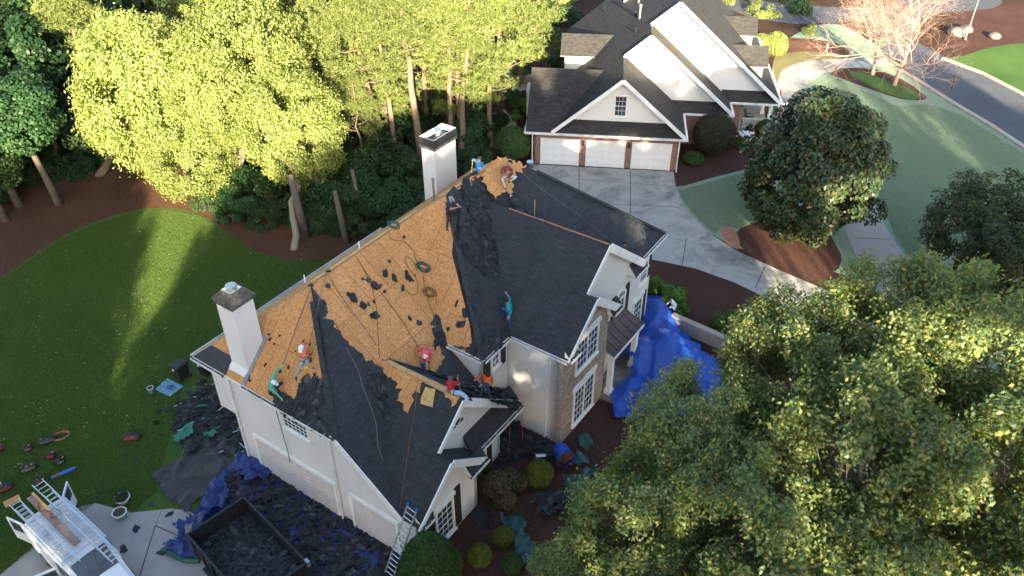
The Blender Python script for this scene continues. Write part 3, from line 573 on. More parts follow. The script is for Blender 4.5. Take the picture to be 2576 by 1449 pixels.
def arch(c, b0, b1, z0, r, parent):
    mid = (b0 + b1) / 2; mb = MB(); n = 10
    pts = [HW(c + .03, mid + r * cos(pi * k / n), z0 + r * sin(pi * k / n)) for k in range(n + 1)]; mb.face(pts[::-1]); w = mb.build('arched_window', M['glass'], parent); mb = MB()
    for k in range(n):
        a0, a1 = pi * k / n, pi * (k+1) / n
        mb.box8([HW(c+d, mid + rr * cos(t), z0 + rr * sin(t)) for rr in (r, r + .15) for (d, t) in ((0, a0), (.08, a0), (.08, a1), (0, a1))])
    for t in (.25, .5, .75): mb.beam(HW(c+.045, mid, z0), HW(c+.045, mid + r * cos(pi*t), z0 + r * sin(pi*t)), .025, .02)
    mb.build('window_frame', M['trim'], w)
arch(11.02, 15.8, 16.6, 4.62, .42, house); arch(9.62, 3.7, 4.5, 4.75, .42, house)
mb = MB(); mb.box(0, .06, 3.58, 4.62, 4.6, 4.74, T=lambda x, y, z: HW(9.62 + x, y, z)); mb.build('window_sill', M['trim'], house)
window(TB, 10.5, 1.35, 2.35, .35, 2.3, house, cols=3, rows=5, frame=.13, head=True); shutter(TB, 10.5, 2.55, 2.95, .2, 2.7, house); shutter(TB, 10.5, .75, 1.15, .2, 2.7, house)
window(TB, 9.62, 5.2, 5.95, .35, 2.3, house, cols=3, rows=5, head=False); shutter(TB, 9.62, 6.15, 6.5, .2, 2.5, house); shutter(TB, 9.62, 4.65, 4.98, .2, 2.5, house)
window(TB, 8.6, 8.1, 8.6, 4.55, 5.4, house, cols=2, rows=3); shutter(TB, 8.6, 7.45, 7.9, 4.2, 5.6, house); shutter(TB, 8.6, 8.75, 9.15, 4.2, 5.6, house)
def garage(T, c, u0, u1, z1, parent, panels, m='door', gm='doorgroove', fm='trim', rows=4, frame=.14, emboss=False):
    f = lambda x, y, z: T(x, y, z, c); mb = MB(); mb.box(u0, u1, .0, .05, 0.02, z1, T=f); h = z1 / rows; w = (u1 - u0) / panels
    if emboss:
        n = int((u1 - u0) / .62)
        for i in range(9):
            for j in range(n):
                z = z1 * (i + .5) / 9; x = u0 + (u1 - u0) * (j + .5) / n; mb.box(x-.22, x+.22, .049, .062, z-.012, z+.012, T=f, mi=1)
    else:
        for i in range(rows):
            for j in range(panels): mb.box(u0 + j*w + w*.1, u0 + (j+1)*w - w*.1, .049, .058, i*h + h*.2, (i+1)*h - h*.2, T=f, mi=1)
    d = mb.build('garage_door', [M[m], M[gm]], parent); mb = MB()
    mb.box(u0 - frame, u0, 0, .09, 0, z1 + frame, T=f); mb.box(u1, u1 + frame, 0, .09, 0, z1 + frame, T=f); mb.box(u0, u1, 0, .09, z1, z1 + frame, T=f)
    mb.build('door_frame', M[fm], d)
garage(TA, .03, .95, 5.9, 2.4, house, 8, emboss=True); garage(TA, .03, 6.95, 9.45, 2.35, house, 4, emboss=True)
mb = MB(); mb.box(-.3, 9.8, -.5, .02, 0, .06, T=lambda a, b, z: HW(a, b, z)); mb.build('garage_apron', M['conc2'], house)
mb = MB(); mb.box(-.05,.05,-.08,.02,2.75,2.9, T=lambda a, b, z: HW(a+.35, b, z)); mb.build('wall_lamp', M['white'], house)
# ---- porch: curved bronze roof on two columns
mb = MB(); A0, A1, B0, B1 = 11.02, 12.25, 13.62, 16.95
n = 8; prof = [(A0 + (A1 - A0) * t, 3.75 - .75 * (1 - (1 - t) ** 1.8)) for t in [i / n for i in range(n + 1)]]
for i in range(n):
    (a0, z0), (a1, z1) = prof[i], prof[i+1]; e0, e1 = (a0 - A0) * .25, (a1 - A0) * .25
    mb.face([HW(a0, B0 + .25 - e0, z0), HW(a1, B0 + .25 - e1, z1), HW(a1, B1 - .25 + e1, z1), HW(a0, B1 - .25 + e0, z0)])
pr = mb.build('porch_roof', M['copper'], house, merge=True, smooth=False); mb = MB()
for k in range(7):
    b = B0 + (B1 - B0) * k / 6; mb.tube([HW(a, min(max(b, B0 + .25 - (a-A0)*.25), B1 - .25 + (a-A0)*.25), z + .02) for a, z in prof], .02, 5)
mb.build('roof_seam', M['copper'], pr)
mb = MB(); mb.box(A0, A1 - .02, B0, B1, 2.72, 2.99, T=lambda a, b, z: HW(a, b, z)); mb.build('porch_beam', M['trim'], house)
for b in (13.85, 16.5):
    mb = MB(); a = 11.98; mb.box(a-.13, a+.13, b-.13, b+.13, .5, 2.72, T=lambda x, y, z: HW(x, y, z)); mb.box(a-.19, a+.19, b-.19, b+.19, .18, .5, T=lambda x, y, z: HW(x, y, z)); mb.box(a-.17, a+.17, b-.17, b+.17, 2.6, 2.715, T=lambda x, y, z: HW(x, y, z)); mb.build('porch_column', M['trim'], house)
mb = MB(); mb.box(11.05, 12.7, 13.4, 17.2, 0, .17, T=lambda x, y, z: HW(x, y, z)); fl = mb.build('porch_floor', None or plain('flagstone', (.20,.19,.18), .8, var=.5, sc=1.6), house)
# ---- chimneys
def chimney(a0, a1, b0, b1, z0, z1, capm, ch):
    mb = MB(); mb.box(a0, a1, b0, b1, z0, z1, T=lambda x, y, z: HW(x, y, z)); c = mb.build('chimney', M['chimney'], house)
    e = .07; mb = MB(); mb.box(a0-e, a1+e, b0-e, b1+e, z1-.05, z1+.22, T=lambda x, y, z: HW(x, y, z)); mb.build('cap_vent', M['soot'], c)
    mb = MB(); k = .24; lo = [(a0-e-.05, b0-e-.05), (a1+e+.05, b0-e-.05), (a1+e+.05, b1+e+.05), (a0-e-.05, b1+e+.05)]; hi = [(a0+k, b0+k), (a1-k, b0+k), (a1-k, b1-k), (a0+k, b1-k)]
    if ch == 'open': hi = [(a0-e+.02, b0-e+.02), (a1+e-.02, b0-e+.02), (a1+e-.02, b1+e-.02), (a0-e+.02, b1+e-.02)]
    zt = z1 + (.55 if ch != 'open' else .62); z2 = z1 + .16
    for i in range(4): j = (i+1) % 4; mb.face([HW(*lo[i], z2), HW(*lo[j], z2), HW(*hi[j], zt), HW(*hi[i], zt)]); mb.face([HW(*lo[i], z2), HW(*hi[i], zt), HW(*hi[j], zt-.005), HW(*lo[j], z2-.02)])
    mb.face([HW(*lo[i], z2-.001) for i in range(4)])
    ins = [(x + (.1 if x < (a0+a1)/2 else -.1), y + (.1 if y < (b0+b1)/2 else -.1)) for x, y in hi]
    for i in range(4): j = (i+1) % 4; mb.face([HW(*hi[i], zt), HW(*hi[j], zt), HW(*ins[j], zt - .03), HW(*ins[i], zt-.03)], 1); mb.face([HW(*ins[i], zt-.03), HW(*ins[j], zt-.03), HW(*ins[j], zt-.3), HW(*ins[i], zt-.3)], 1)
    mb.build('chimney_cap', [M[capm], M['trim']], c)
    q = HW((a0+a1)/2, (b0+b1)/2, 0); mb = MB(); mb.tube([q + [0,0,z1+.2], q + [0,0,zt+.05]], .17, 16); mb.tube([q + [0,0,zt+.05], q + [0,0,zt+.17]], .23, 16); mb.build('flue', M['galv'], c)
    return c
chimney(-.05, 1.0, .44, 1.52, 5.5, 9.62, 'rust2', 'hood'); chimney(-2.75, -1.8, 17.15, 19.1, 2, 8.95, 'blackmetal', 'open')
mb = MB(); mb.slab([HW(-.05,.44,6.25), HW(1.0,.44,6.25), HW(1.0,0,5.55), HW(-.3,0,5.55)], .3); mb.build('chimney_shoulder', M['chimney'], house)
mb = MB(); mb.beam(HW(1.06,.0,5.76), HW(1.06,1.62,7.3), .2, .03); mb.beam(HW(1.1,1.62,7.3), HW(.3,1.62,7.3), .2, .03); mb.build('flashing', M['flash'], house)
def vent(x, y, pl, r=.05, h=.7, m='galv', capr=0):
    p = on(pl, x, y); mb = MB(); mb.tube([p - [0,0,.1], p + [0,0,h]], r, 10)
    if capr: mb.tube([p + [0,0,h], p + [0,0,h+.1]], capr, 12)
    mb.tube([p - [0,0,.02], p + [0,0,.08]], r*2.2, 10); mb.build('roof_vent', M[m], house)
vent(*r1(2010,520), 'TOPB', .06, 1.2, 'flash', .09)
for x, y in (r1(1090,1090), r1(1478,850)): 
    mb = MB(); p = HW(2.05, 4.4, 9.3) if x < 800 else HW(2.05, 7.6, 9.3); p = on('P2', x, y + 6) ; mb.tube([p, p + [0,0,.38]], .03, 8); mb.build('roof_anchor', M['white'], house)
p = HW(3.1, 19.6, 7.6); mb = MB(); mb.tube([p - [0,0,1.5], p + [0,0,.9]], .09, 12); mb.tube([p + [0,0,.9], p + [0,0,1.05]], .2, 16); mb.build('roof_vent', M['galv'], house)

# ================================================================ NEIGHBOUR HOUSE (frame p, q, z)
nb = empty('brick_house', FW(8, 10, 0), 'white sided brick house with three stepped gables and a three door garage', 'house')
def fb(name, m, fn): mb = MB(); fn(mb); return mb.build(name, m, nb)
def fslab(name, pts, m, t=.12, ms=None): mb = MB(); mb.slab([FW(*p) for p in pts], t, 0, 1 if ms else 0); return mb.build(name, [m] + ([ms] if ms else []), nb)
Sf = M['shingle_far']
LZ = lambda p: 7.2 - .85 * (6.39 - p)
zl = 2.9; pl_ = 6.39 - (7.2 - zl) / .85          # left eave p
fslab('roof_slope', [(6.39,-.2,7.2), (6.39,4.4,7.2), (8.34,4.4,8.86), (8.34,6.9,8.86), (10.4,6.9,10.6), (10.4,22,10.6), (pl_,22,zl), (pl_,-.2,zl)], Sf, .12, M['trim'])
RZ = lambda p, p0, z0: z0 - .87 * (p - p0)
fslab('roof_slope', [(6.39,-.2,7.2), (6.39,4.9,7.2), (11.33,4.9,2.9), (11.33,-.2,2.9)], Sf, .12, M['trim'])
fslab('roof_slope', [(8.34,4.4,8.86), (8.34,7.5,8.86), (15.2,7.5,2.9), (15.2,4.4,2.9)], Sf, .12, M['trim'])
fslab('roof_slope', [(10.4,6.9,10.6), (10.4,22,10.6), (19.25,22,2.9), (19.25,6.9,2.9)], Sf, .12, M['trim'])
# gable walls of lap siding
def fw(name, pts, m, t=.15):
    mb = MB(); w = [FW(*p) for p in pts]; n = nrm(w); lo = [p - n * t for p in w]; mb.face(w); mb.face(lo[::-1])
    for i in range(len(w)): j = (i+1) % len(w); mb.face([lo[i], lo[j], w[j], w[i]])
    return mb.build(name, m, nb)
fw('gable_wall', [(1.7,.75,2.9), (11.0,.75,2.9), (6.39,.75,6.98)], M['siding']); fw('gable_wall', [(6.6,5.25,2.9), (15,5.25,2.9), (8.34,5.25,8.7), (6.6,5.25,7.2)], M['siding']); fw('gable_wall', [(8.5,7.75,2.9), (19,7.75,2.9), (10.4,7.75,10.4), (8.5,7.75,8.8)], M['siding'])
# pent roofs under the gables
for (q0, p0, p1) in ((-.2, 1.4, 11.3), (4.4, 10.5, 15.2), (6.9, 14.6, 19.2)): fslab('pent_roof', [(p0 if q0 > 0 else 1.35, q0-.02, 2.86), (p1, q0-.02, 2.86), (p1-.9, q0+.97, 3.62), ((p0 if q0 > 0 else 2.3), q0+.97, 3.62)], M['shingle_far'], .06)
# brick walls
fw('brick_wall', [(0,.2,0), (11.0,.2,0), (11.0,.2,2.85), (0,.2,2.85)], M['brick']); fw('brick_wall', [(11.0,.2,0), (11.0,4.9,0), (11.0,4.9,2.85), (11.0,.2,2.85)], M['brick'])
fw('brick_wall', [(11.0,4.85,0), (15.0,4.85,0), (15.0,4.85,2.85), (11.0,4.85,2.85)], M['brick']); fw('brick_wall', [(15.0,4.85,0), (15.0,7.4,0), (15.0,7.4,2.85), (15.0,4.85,2.85)], M['brick'])
fw('brick_wall', [(15.0,7.35,0), (16.5,7.35,0), (16.5,7.35,2.85), (15.0,7.35,2.85)], M['brick']); fw('brick_wall', [(16.5,7.35,0), (16.5,22,0), (16.5,22,2.85), (16.5,7.35,2.85)], M['siding']); fw('brick_wall', [(0,9,0), (0,.2,0), (0,.2,2.85), (0,9,2.85)], M['brick'])
fw('siding_wall', [(1.9,22,0), (1.9,9,0), (1.9,9,2.85), (1.9,22,2.85)], M['siding']); fw('siding_wall', [(18,21.9,0), (1.9,21.9,0), (1.9,21.9,2.85), (18,21.9,2.85)], M['siding'])
# front wing to the left: ridge level along p
fslab('roof_slope', [(-.6,4.6,6.0), (5.0,4.6,6.0), (1.33,-.2,2.86), (-.6,-.2,2.86)], Sf, .12, M['trim']); fslab('roof_slope', [(-.6,4.6,6.0), (5.0,4.6,6.0), (1.33,9.4,2.86), (-.6,9.4,2.86)], Sf, .12, M['trim']); fw('gable_wall', [(-.1,9.0,2.85), (-.1,.2,2.85), (-.1,4.6,5.85)], M['siding'])
# dormer on the left slope
fslab('dormer_roof', [(1.35,10.7,6.6), (5.8,10.7,6.6), (4.3,9.0,5.3), (1.35,9.0,5.3)], Sf, .1, M['trim']); fslab('dormer_roof', [(1.35,10.7,6.6), (5.8,10.7,6.6), (4.3,12.4,5.3), (1.35,12.4,5.3)], Sf, .1, M['trim'])
fw('dormer_wall', [(1.7,9.25,2.9), (4.5,9.25,2.9), (4.5,9.25,5.35), (1.7,9.25,5.35)], M['siding']); fw('dormer_wall', [(1.7,12.2,2.9), (1.7,9.25,2.9), (1.7,9.25,5.3), (1.7,10.7,6.5), (1.7,12.2,5.3)], M['siding'])
# small gabled dormer high on the left slope
fw('dormer_wall', [(6.4,17.2,7.0), (7.9,17.2,7.0), (7.9,17.2,9.4), (6.4,17.2,8.4)], M['siding']); fslab('dormer_roof', [(6.2,17.0,8.45), (8.2,17.0,9.8), (8.2,19.5,9.8), (6.2,19.5,8.45)], Sf, .1, M['trim'])
# dormers on the right slope
for (q0, q1, pz) in ((8.6, 11.6, 0), (15.6, 18.6, 0)):
    qm = (q0 + q1) / 2 - .1; R_ = 15.15
    fslab('dormer_roof', [(R_,qm,6.45), (18.1,qm,6.45), (18.1,q0,5.2), (16.6,q0,5.2)], Sf, .1, M['trim']); fslab('dormer_roof', [(R_,qm,6.45), (18.1,qm,6.45), (18.1,q1,5.2), (16.6,q1,5.2)], Sf, .1, M['trim'])
    fw('dormer_wall', [(16.5,q0+.25,3.0), (17.75,q0+.25,3.0), (17.75,q0+.25,5.25), (16.5,q0+.25,5.25)], M['siding']); fw('dormer_wall', [(17.75,q0+.25,3.0), (17.75,q1-.25,3.0), (17.75,q1-.25,5.25), (17.75,qm,6.35), (17.75,q0+.25,5.25)], M['siding'])
def ftrim(p0, p1, w=.08, h=.26, dz=-.05, name='rake_trim', m='trim'): mb = MB(); mb.beam(FW(*p0) + [0,0,dz], FW(*p1) + [0,0,dz], w, h); return mb.build(name, M[m], nb)
for (a, b) in (((1.38,-.25,2.95), (6.39,-.25,7.24)), ((6.39,-.25,7.24), (11.4,-.25,2.88)), ((6.5,4.35,7.3), (8.34,4.35,8.9)), ((8.34,4.35,8.9), (15.2,4.35,2.93)), ((8.4,6.85,8.95), (10.4,6.85,10.64)), ((10.4,6.85,10.64), (19.3,6.85,2.9))): ftrim(a, b)
for (a, b) in (((-.65,-.28,2.8), (11.5,-.28,2.8)), ((11.45,-.28,2.8), (11.45,4.3,2.8)), ((11.5,4.3,2.8), (15.3,4.3,2.8)), ((15.3,4.3,2.8), (15.3,6.8,2.8)), ((15.3,6.8,2.8), (19.4,6.8,2.8)), ((-.65,-.28,2.8), (-.65,9,2.8)), ((19.4,6.8,2.8),(19.4,22,2.8))): ftrim(a, b, .14, .14, 0, 'gutter', 'gutter')
for (a, b) in ((-.1, .1), (10.95, .1)):
    mb = MB(); mb.tube([FW(a, b-.12, 2.75), FW(a, b-.02, 2.5), FW(a, b-.02, .2), FW(a, b-.25, .05)], .05, 8); mb.build('downspout', M['trim'], nb)
TF = lambda u, d, z, c: FW(u, c - d, z)
for u0 in (.62, 4.1, 7.57):
    garage(TF, .2, u0, u0 + 2.78, 2.15, nb, 4, m='gdoor', gm='gdoor2', frame=.1)
window(TF, .75, 5.98, 6.75, 4.1, 5.6, nb, cols=3, rows=4, frame=.09)
for u in (3.75, 7.25):
    mb = MB(); mb.tube([FW(u, .1, 1.75), FW(u, .1, 1.85), FW(u, .1, 2.1), FW(u, .1, 2.2)], [.05, .11, .09, .03], 8); mb.beam(FW(u, .2, 2.0), FW(u, .08, 2.2), .04, .04); mb.build('wall_lantern', M['black'], nb)
# porch with rail and rocking chair
mb = MB(); mb.box(16.5, 18.9, 7.3, 20, .0, .35, T=lambda x, y, z: FW(x, y, z)); mb.build('porch_floor', M['kerb'], nb)
for q in (7.4, 10.5, 13.6, 16.7): mb = MB(); mb.box(18.55, 18.8, q, q+.25, .35, 2.8, T=lambda x, y, z: FW(x, y, z)); mb.box(18.5, 18.85, q-.05, q+.3, .35, .6, T=lambda x, y, z: FW(x, y, z)); mb.build('porch_column', M['trim'], nb)
mb = MB(); mb.beam(FW(16.6,7.45,1.25), FW(18.6,7.45,1.25), .07, .06); mb.beam(FW(16.6,7.45,.48), FW(18.6,7.45,.48), .07, .05)
for i in range(16): mb.beam(FW(16.7 + i*.12, 7.45, .48), FW(16.7 + i*.12, 7.45, 1.25), .035, .035, (1,0,0))
mb.build('porch_rail', M['trim'], nb)
for (x, y, z, r, h) in ((1065,20,8.6,.1,1.3), (1072,150,7.5,.09,1.0), (1040,270,6.6,.05,.45), (790,95,6.8,.05,.4), (1040,130,7.6,.09,.3)):
    V_ = r6(x, y); d = ray(*V_); pz = None
    p0 = FW(6.39,0,7.2); n = nrm([FW(6.39,0,7.2), FW(6.39,5,7.2), FW(2,0,LZ(2))]); t = ((p0 - CAM) @ n) / (d @ n); q = CAM + d * t
    mb = MB(); mb.tube([q - [0,0,.1], q + [0,0,h]], r, 9); 
    if h > .9: mb.tube([q + [0,0,h], q + [0,0,h+.12]], r*1.5, 9)
    mb.build('roof_vent', M['blackmetal' if h < .5 else 'galv'], nb)
mb = MB(); mb.box(-1.4,-.3,8.5,10.2,2.2,2.35, T=lambda x, y, z: FW(x, y, z)); mb.box(-1.35,-.35,8.6,10.1,0,2.2, T=lambda x, y, z: FW(x, y, z)); mb.build('back_bay', M['siding'], nb)
# ================================================================ FOLIAGE
def fastmesh(name, V, k, mat):         # V: (N,k,3) -> N polygons of k corners
    N = V.shape[0]; me = bpy.data.meshes.new(name); me.vertices.add(N * k); me.vertices.foreach_set('co', V.astype(np.float32).ravel())
    me.loops.add(N * k); me.loops.foreach_set('vertex_index', np.arange(N * k, dtype=np.int32))
    me.polygons.add(N); me.polygons.foreach_set('loop_start', np.arange(0, N * k, k, dtype=np.int32)); me.polygons.foreach_set('loop_total', np.full(N, k, dtype=np.int32))
    me.materials.append(mat); me.update(); me.validate(); return me
T_DIA = np.array([(0,-.5,0), (.26,-.05,.05), (0,.5,-.06), (-.26,-.05,.05)])
T_ROUND = np.array([(0,-.5,0), (.34,-.12,.06), (.22,.3,.03), (0,.5,-.05), (-.22,.3,.03), (-.34,-.12,.06)])
def lobed():
    p = []
    for i, (a, r) in enumerate([(-90,.58),(-70,.20),(-48,.34),(-25,.17),(-2,.40),(22,.20),(50,.42),(72,.24),(90,.52),(108,.24),(130,.42),(158,.20),(182,.40),(205,.17),(228,.34),(250,.20)]):
        p.append((r * cos(radians(a)) * .82, r * sin(radians(a)) * 1.08, .06 * cos(radians(a))**2 - .05 * sin(radians(a))**2))
    return np.array(p)
T_LOBE = lobed()
def unit(a): return a / np.maximum(np.linalg.norm(a, axis=-1, keepdims=True), 1e-9)
def leaves(pos, nor, size, tmpl, rg):
    N = len(pos); n = unit(nor); r = rg.normal(size=(N, 3)); t = unit(r - n * (r * n).sum(1, keepdims=True)); b = np.cross(n, t)
    s = (size * rg.uniform(.65, 1.25, N))[:, None, None]
    return pos[:, None, :] + s * (tmpl[None, :, 0:1] * b[:, None, :] + tmpl[None, :, 1:2] * t[:, None, :] + tmpl[None, :, 2:3] * n[:, None, :])
def tufts(pos, d, L, w, k, rg):          # needle bundles
    N = len(pos); p = np.repeat(pos, k, 0); dd = np.repeat(unit(d), k, 0); r = unit(unit(rg.normal(size=(N*k, 3))) + dd * .75)
    s = unit(np.cross(r, rg.normal(size=(N*k, 3)))); l = L * rg.uniform(.7, 1.2, (N*k, 1))
    return np.stack([p - s * w, p + s * w, p + r * l + np.array([0, 0, -.06]) * l], 1)
def clumps(R, rz, n, cr, rg, inner=.45, bottom=-1.0, shape=None):
    c = []
    while len(c) < n:
        v = rg.uniform(-1, 1, 3); L = np.linalg.norm(v)
        if L > 1 or L < inner or v[2] < bottom: continue
        if shape and not shape(v): continue
        v = v / L * (L ** .5); c.append((v[0] * (R - cr * .7), v[1] * (R - cr * .7), v[2] * (rz - cr * .6)))
    return np.array(c)
def crownmesh(name, mat, R, rz, N, size, tmpl, seed, n=40, cr=.3, upb=.5, inner=.45, bottom=-1., shape=None, jit=.5, sqz=.8, loose=.0):
    rg = np.random.default_rng(seed); cs = clumps(R, rz, n, cr * R, rg, inner, bottom, shape); rr = cr * R * rg.uniform(.6, 1.25, n)
    w = rr ** 2; idx = rg.choice(n, N, p=w / w.sum()); d = unit(rg.normal(size=(N, 3)) + np.array([0, 0, .35])); rad = rr[idx][:, None] * rg.uniform(.25, 1.0, (N, 1)) ** .4
    sq = np.array([1, 1, sqz]); pos = cs[idx] + d * rad * sq + rg.normal(size=(N, 3)) * loose; out = unit(cs[idx] * .4 + d * rr[idx][:, None])
    nor = out + np.array([0, 0, upb]) + rg.normal(size=(N, 3)) * jit
    me = fastmesh(name, leaves(pos, nor, size, tmpl, rg), len(tmpl), mat); me['cl'] = 0
    return me, cs
def limb(mb, p, q, r0, r1, rg, wob=.12, n=5):
    p, q = np.array(p, float), np.array(q, float); L = np.linalg.norm(q - p); pts = [p + (q - p) * (i / n) + (rg.normal(size=3) * wob * L * .25 if 0 < i < n else 0) + np.array([0, 0, -.12 * L * sin(pi * i / n)]) for i in range(n + 1)]
    mb.tube(pts, [r0 + (r1 - r0) * i / n for i in range(n + 1)], 6)
protos = {}
def proto(key, fn):
    if key not in protos: protos[key] = fn()
    return protos[key]
CR = {}
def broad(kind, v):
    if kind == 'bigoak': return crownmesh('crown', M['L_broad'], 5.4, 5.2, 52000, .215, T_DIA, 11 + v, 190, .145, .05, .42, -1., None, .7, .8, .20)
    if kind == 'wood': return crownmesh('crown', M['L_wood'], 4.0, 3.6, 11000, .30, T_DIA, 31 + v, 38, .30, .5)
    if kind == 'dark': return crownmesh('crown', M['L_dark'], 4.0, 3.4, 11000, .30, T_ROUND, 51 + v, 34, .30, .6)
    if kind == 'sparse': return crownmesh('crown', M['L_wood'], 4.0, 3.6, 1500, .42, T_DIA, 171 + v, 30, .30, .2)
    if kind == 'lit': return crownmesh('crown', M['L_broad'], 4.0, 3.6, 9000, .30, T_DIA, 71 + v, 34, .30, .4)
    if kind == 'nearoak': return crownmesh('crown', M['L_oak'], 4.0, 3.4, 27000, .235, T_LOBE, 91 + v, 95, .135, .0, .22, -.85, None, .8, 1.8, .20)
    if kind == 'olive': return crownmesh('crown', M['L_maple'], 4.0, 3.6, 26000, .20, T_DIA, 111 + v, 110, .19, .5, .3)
def add_trunk(root, base, top, r, cs, m, seed, nl=9, s=1.0, lean=None):
    """trunk from the ground up to the crown centre, limbs out to some of the leaf clumps (all in the root's space)"""
    rg = np.random.default_rng(seed); mb = MB(); b = np.array(base, float); t = np.array(top, float); k = 7
    pts = [b + (t - b) * (i / k) + (rg.normal(size=3) * .10 if 0 < i else 0) * np.array([1, 1, 0]) for i in range(k + 1)]
    mb.tube([pts[0] - [0,0,.15]] + pts, [r * 1.45] + [r * (1.15 - .62 * i / k) for i in range(k + 1)], 9)
    for j in rg.choice(len(cs), min(nl, len(cs)), replace=False):
        q = np.array(cs[j]) * s + t; f = rg.uniform(.55, .95); limb(mb, b + (t - b) * f, q, r * .38, r * .08, rg)
    me_o = mb.build('trunk', m, None, smooth=True); me_o.parent = root; return me_o
tn = [0]
SPARSE = {}
def tree(label, kind, ctr, R, group=None, base=None, rz=None, tr=None, bm='bark', nl=8, cat='tree', name=None):
    tn[0] += 1; v = tn[0] % 3; me, cs = proto((kind, v if kind != 'olive' else 0), lambda: broad(kind, v)); R0 = 5.4 if kind == 'bigoak' else 4.0
    ctr = np.array(ctr, float); bx = np.array([base[0], base[1], 0]) if base is not None else np.array([ctr[0] + rnd.uniform(-.5, .5), ctr[1] + rnd.uniform(-.5, .5), 0])
    root = empty(name or {'pine': 'pine_tree'}.get(kind, 'leafy_tree'), bx, label, cat, group)
    o = bpy.data.objects.new('crown', me); C.objects.link(o); o.parent = root; o.location = tuple(ctr - bx); s = R / R0
    rot = rnd.uniform(0, 6.28); o.rotation_euler = (0, 0, rot); o.scale = (s, s, (rz / R0 * (1.0 if kind != 'x' else 1)) if rz else s)
    c2 = [(x * cos(rot) - y * sin(rot), x * sin(rot) + y * cos(rot), z) for x, y, z in cs]
    add_trunk(root, (0, 0, 0), ctr - bx - [0, 0, R * .2], tr or (.10 + .035 * R), c2, M[bm], tn[0], nl, s)
    return root
def gsize(c, rpx): return rpx * depth(c) / F
def tY(label, kind, cx, cy, Y, rpx, **k):
    c = PY(cx, cy, Y); return tree(label, kind, c, gsize(c, rpx), **k)
# --- the big sunlit oaks
g1 = 'big sunlit broadleaf trees at the edge of the lawn'
tY('largest sunlit yellow-green broadleaf tree, its crown reaching down to the lit pine straw', 'bigoak', 370, 235, 54, 185, base=P(250,440)[:2], rz=6.2)
tY('sunlit broad tree left of the sunlit pines, high rounded top', 'bigoak', 625, 165, 55, 175, base=P(600,500)[:2], rz=5.8, tr=.32)
tY('lower sunlit tree with the pale trunk beside the mulch edge', 'bigoak', 735, 330, 50.5, 140, base=P(740,625)[:2], tr=.22, bm='barkw', rz=4.4)
tY('sunlit crown hanging lowest over the bright patch of pine straw', 'bigoak', 470, 370, 51.5, 130, base=P(495,490)[:2], rz=4.0)
tY('sunlit crown filling the gap between the two tall oaks', 'bigoak', 530, 250, 53, 120, rz=4.4)
# --- darker wood
gd = 'dark trees in the shaded wood on the left'
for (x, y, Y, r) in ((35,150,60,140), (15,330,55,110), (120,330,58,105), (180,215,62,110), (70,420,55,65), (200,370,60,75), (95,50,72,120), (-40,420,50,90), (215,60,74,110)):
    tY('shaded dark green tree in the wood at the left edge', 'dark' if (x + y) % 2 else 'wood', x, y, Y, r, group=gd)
for (x, y, b) in ((0,0,(50,520)), (0,0,(150,515)), (0,0,(15,555))):
    q = P(*b); root = empty('pine_tree', (q[0], q[1], 0), 'tall shaded trunk at the left edge of the wood, crown lost in the trees above', 'tree', gd)
    mb = MB(); mb.tube([(0,0,-.1), (-.3,.1,2), (-.9,.4,5), (-1.3,.6,8)], [.30, .22, .18, .12], 10); t = mb.build('trunk', M['bark'], None, smooth=True); t.parent = root
    me, cs = proto(('dark', 1), lambda: broad('dark', 1)); o = bpy.data.objects.new('crown', me); C.objects.link(o); o.parent = root; o.location = (-1.1, .5, 6.8); o.scale = (.85, .85, .8)
gu = 'shaded bushy trees under the pines'
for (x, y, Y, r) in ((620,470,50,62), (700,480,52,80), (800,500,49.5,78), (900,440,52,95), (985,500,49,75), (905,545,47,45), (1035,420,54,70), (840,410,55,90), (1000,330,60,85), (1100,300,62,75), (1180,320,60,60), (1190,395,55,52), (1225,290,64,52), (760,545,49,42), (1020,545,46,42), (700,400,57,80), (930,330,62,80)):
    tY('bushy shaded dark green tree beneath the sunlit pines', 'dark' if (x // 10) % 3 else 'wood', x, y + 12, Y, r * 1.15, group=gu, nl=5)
for b, h, rr in (((770,595),4.6,.26), ((873,610),3.8,.2), ((915,560),4.0,.16)):
    q = P(*b); root = empty('young_tree', (q[0], q[1], 0), 'slim bare trunk rising from the mulch into the shaded crowns', 'tree', 'slim trunks at the mulch edge')
    mb = MB(); mb.tube([(0,0,-.1), (-.2,.1,h*.5), (-.4,.3,h)], [rr*1.3, rr, rr*.7], 9); t = mb.build('trunk', M['bark'], None, smooth=True); t.parent = root
for (x, y, Y, r) in ((520,498,50.5,50), (590,535,49.5,52), (665,560,48.5,50), (800,545,48.5,62), (860,565,48,50), (950,560,48,58), (700,520,49.5,55), (560,455,52,60), (1045,500,50,62), (1000,430,55,80), (880,480,50,80), (760,470,52,85)):
    tY('bushy shaded dark green tree beneath the sunlit pines', 'dark' if (x // 10) % 2 else 'wood', x, y, Y, r, group=gu, nl=4)
for (x, y, Y, r) in ((30,455,54,60), (110,455,55,62), (190,432,56,60), (245,395,58,62), (-20,480,52,60), (275,350,60,60)):
    tY('shaded dark green tree in the wood at the left edge', 'dark', x, y, Y, r, group=gd, nl=4)
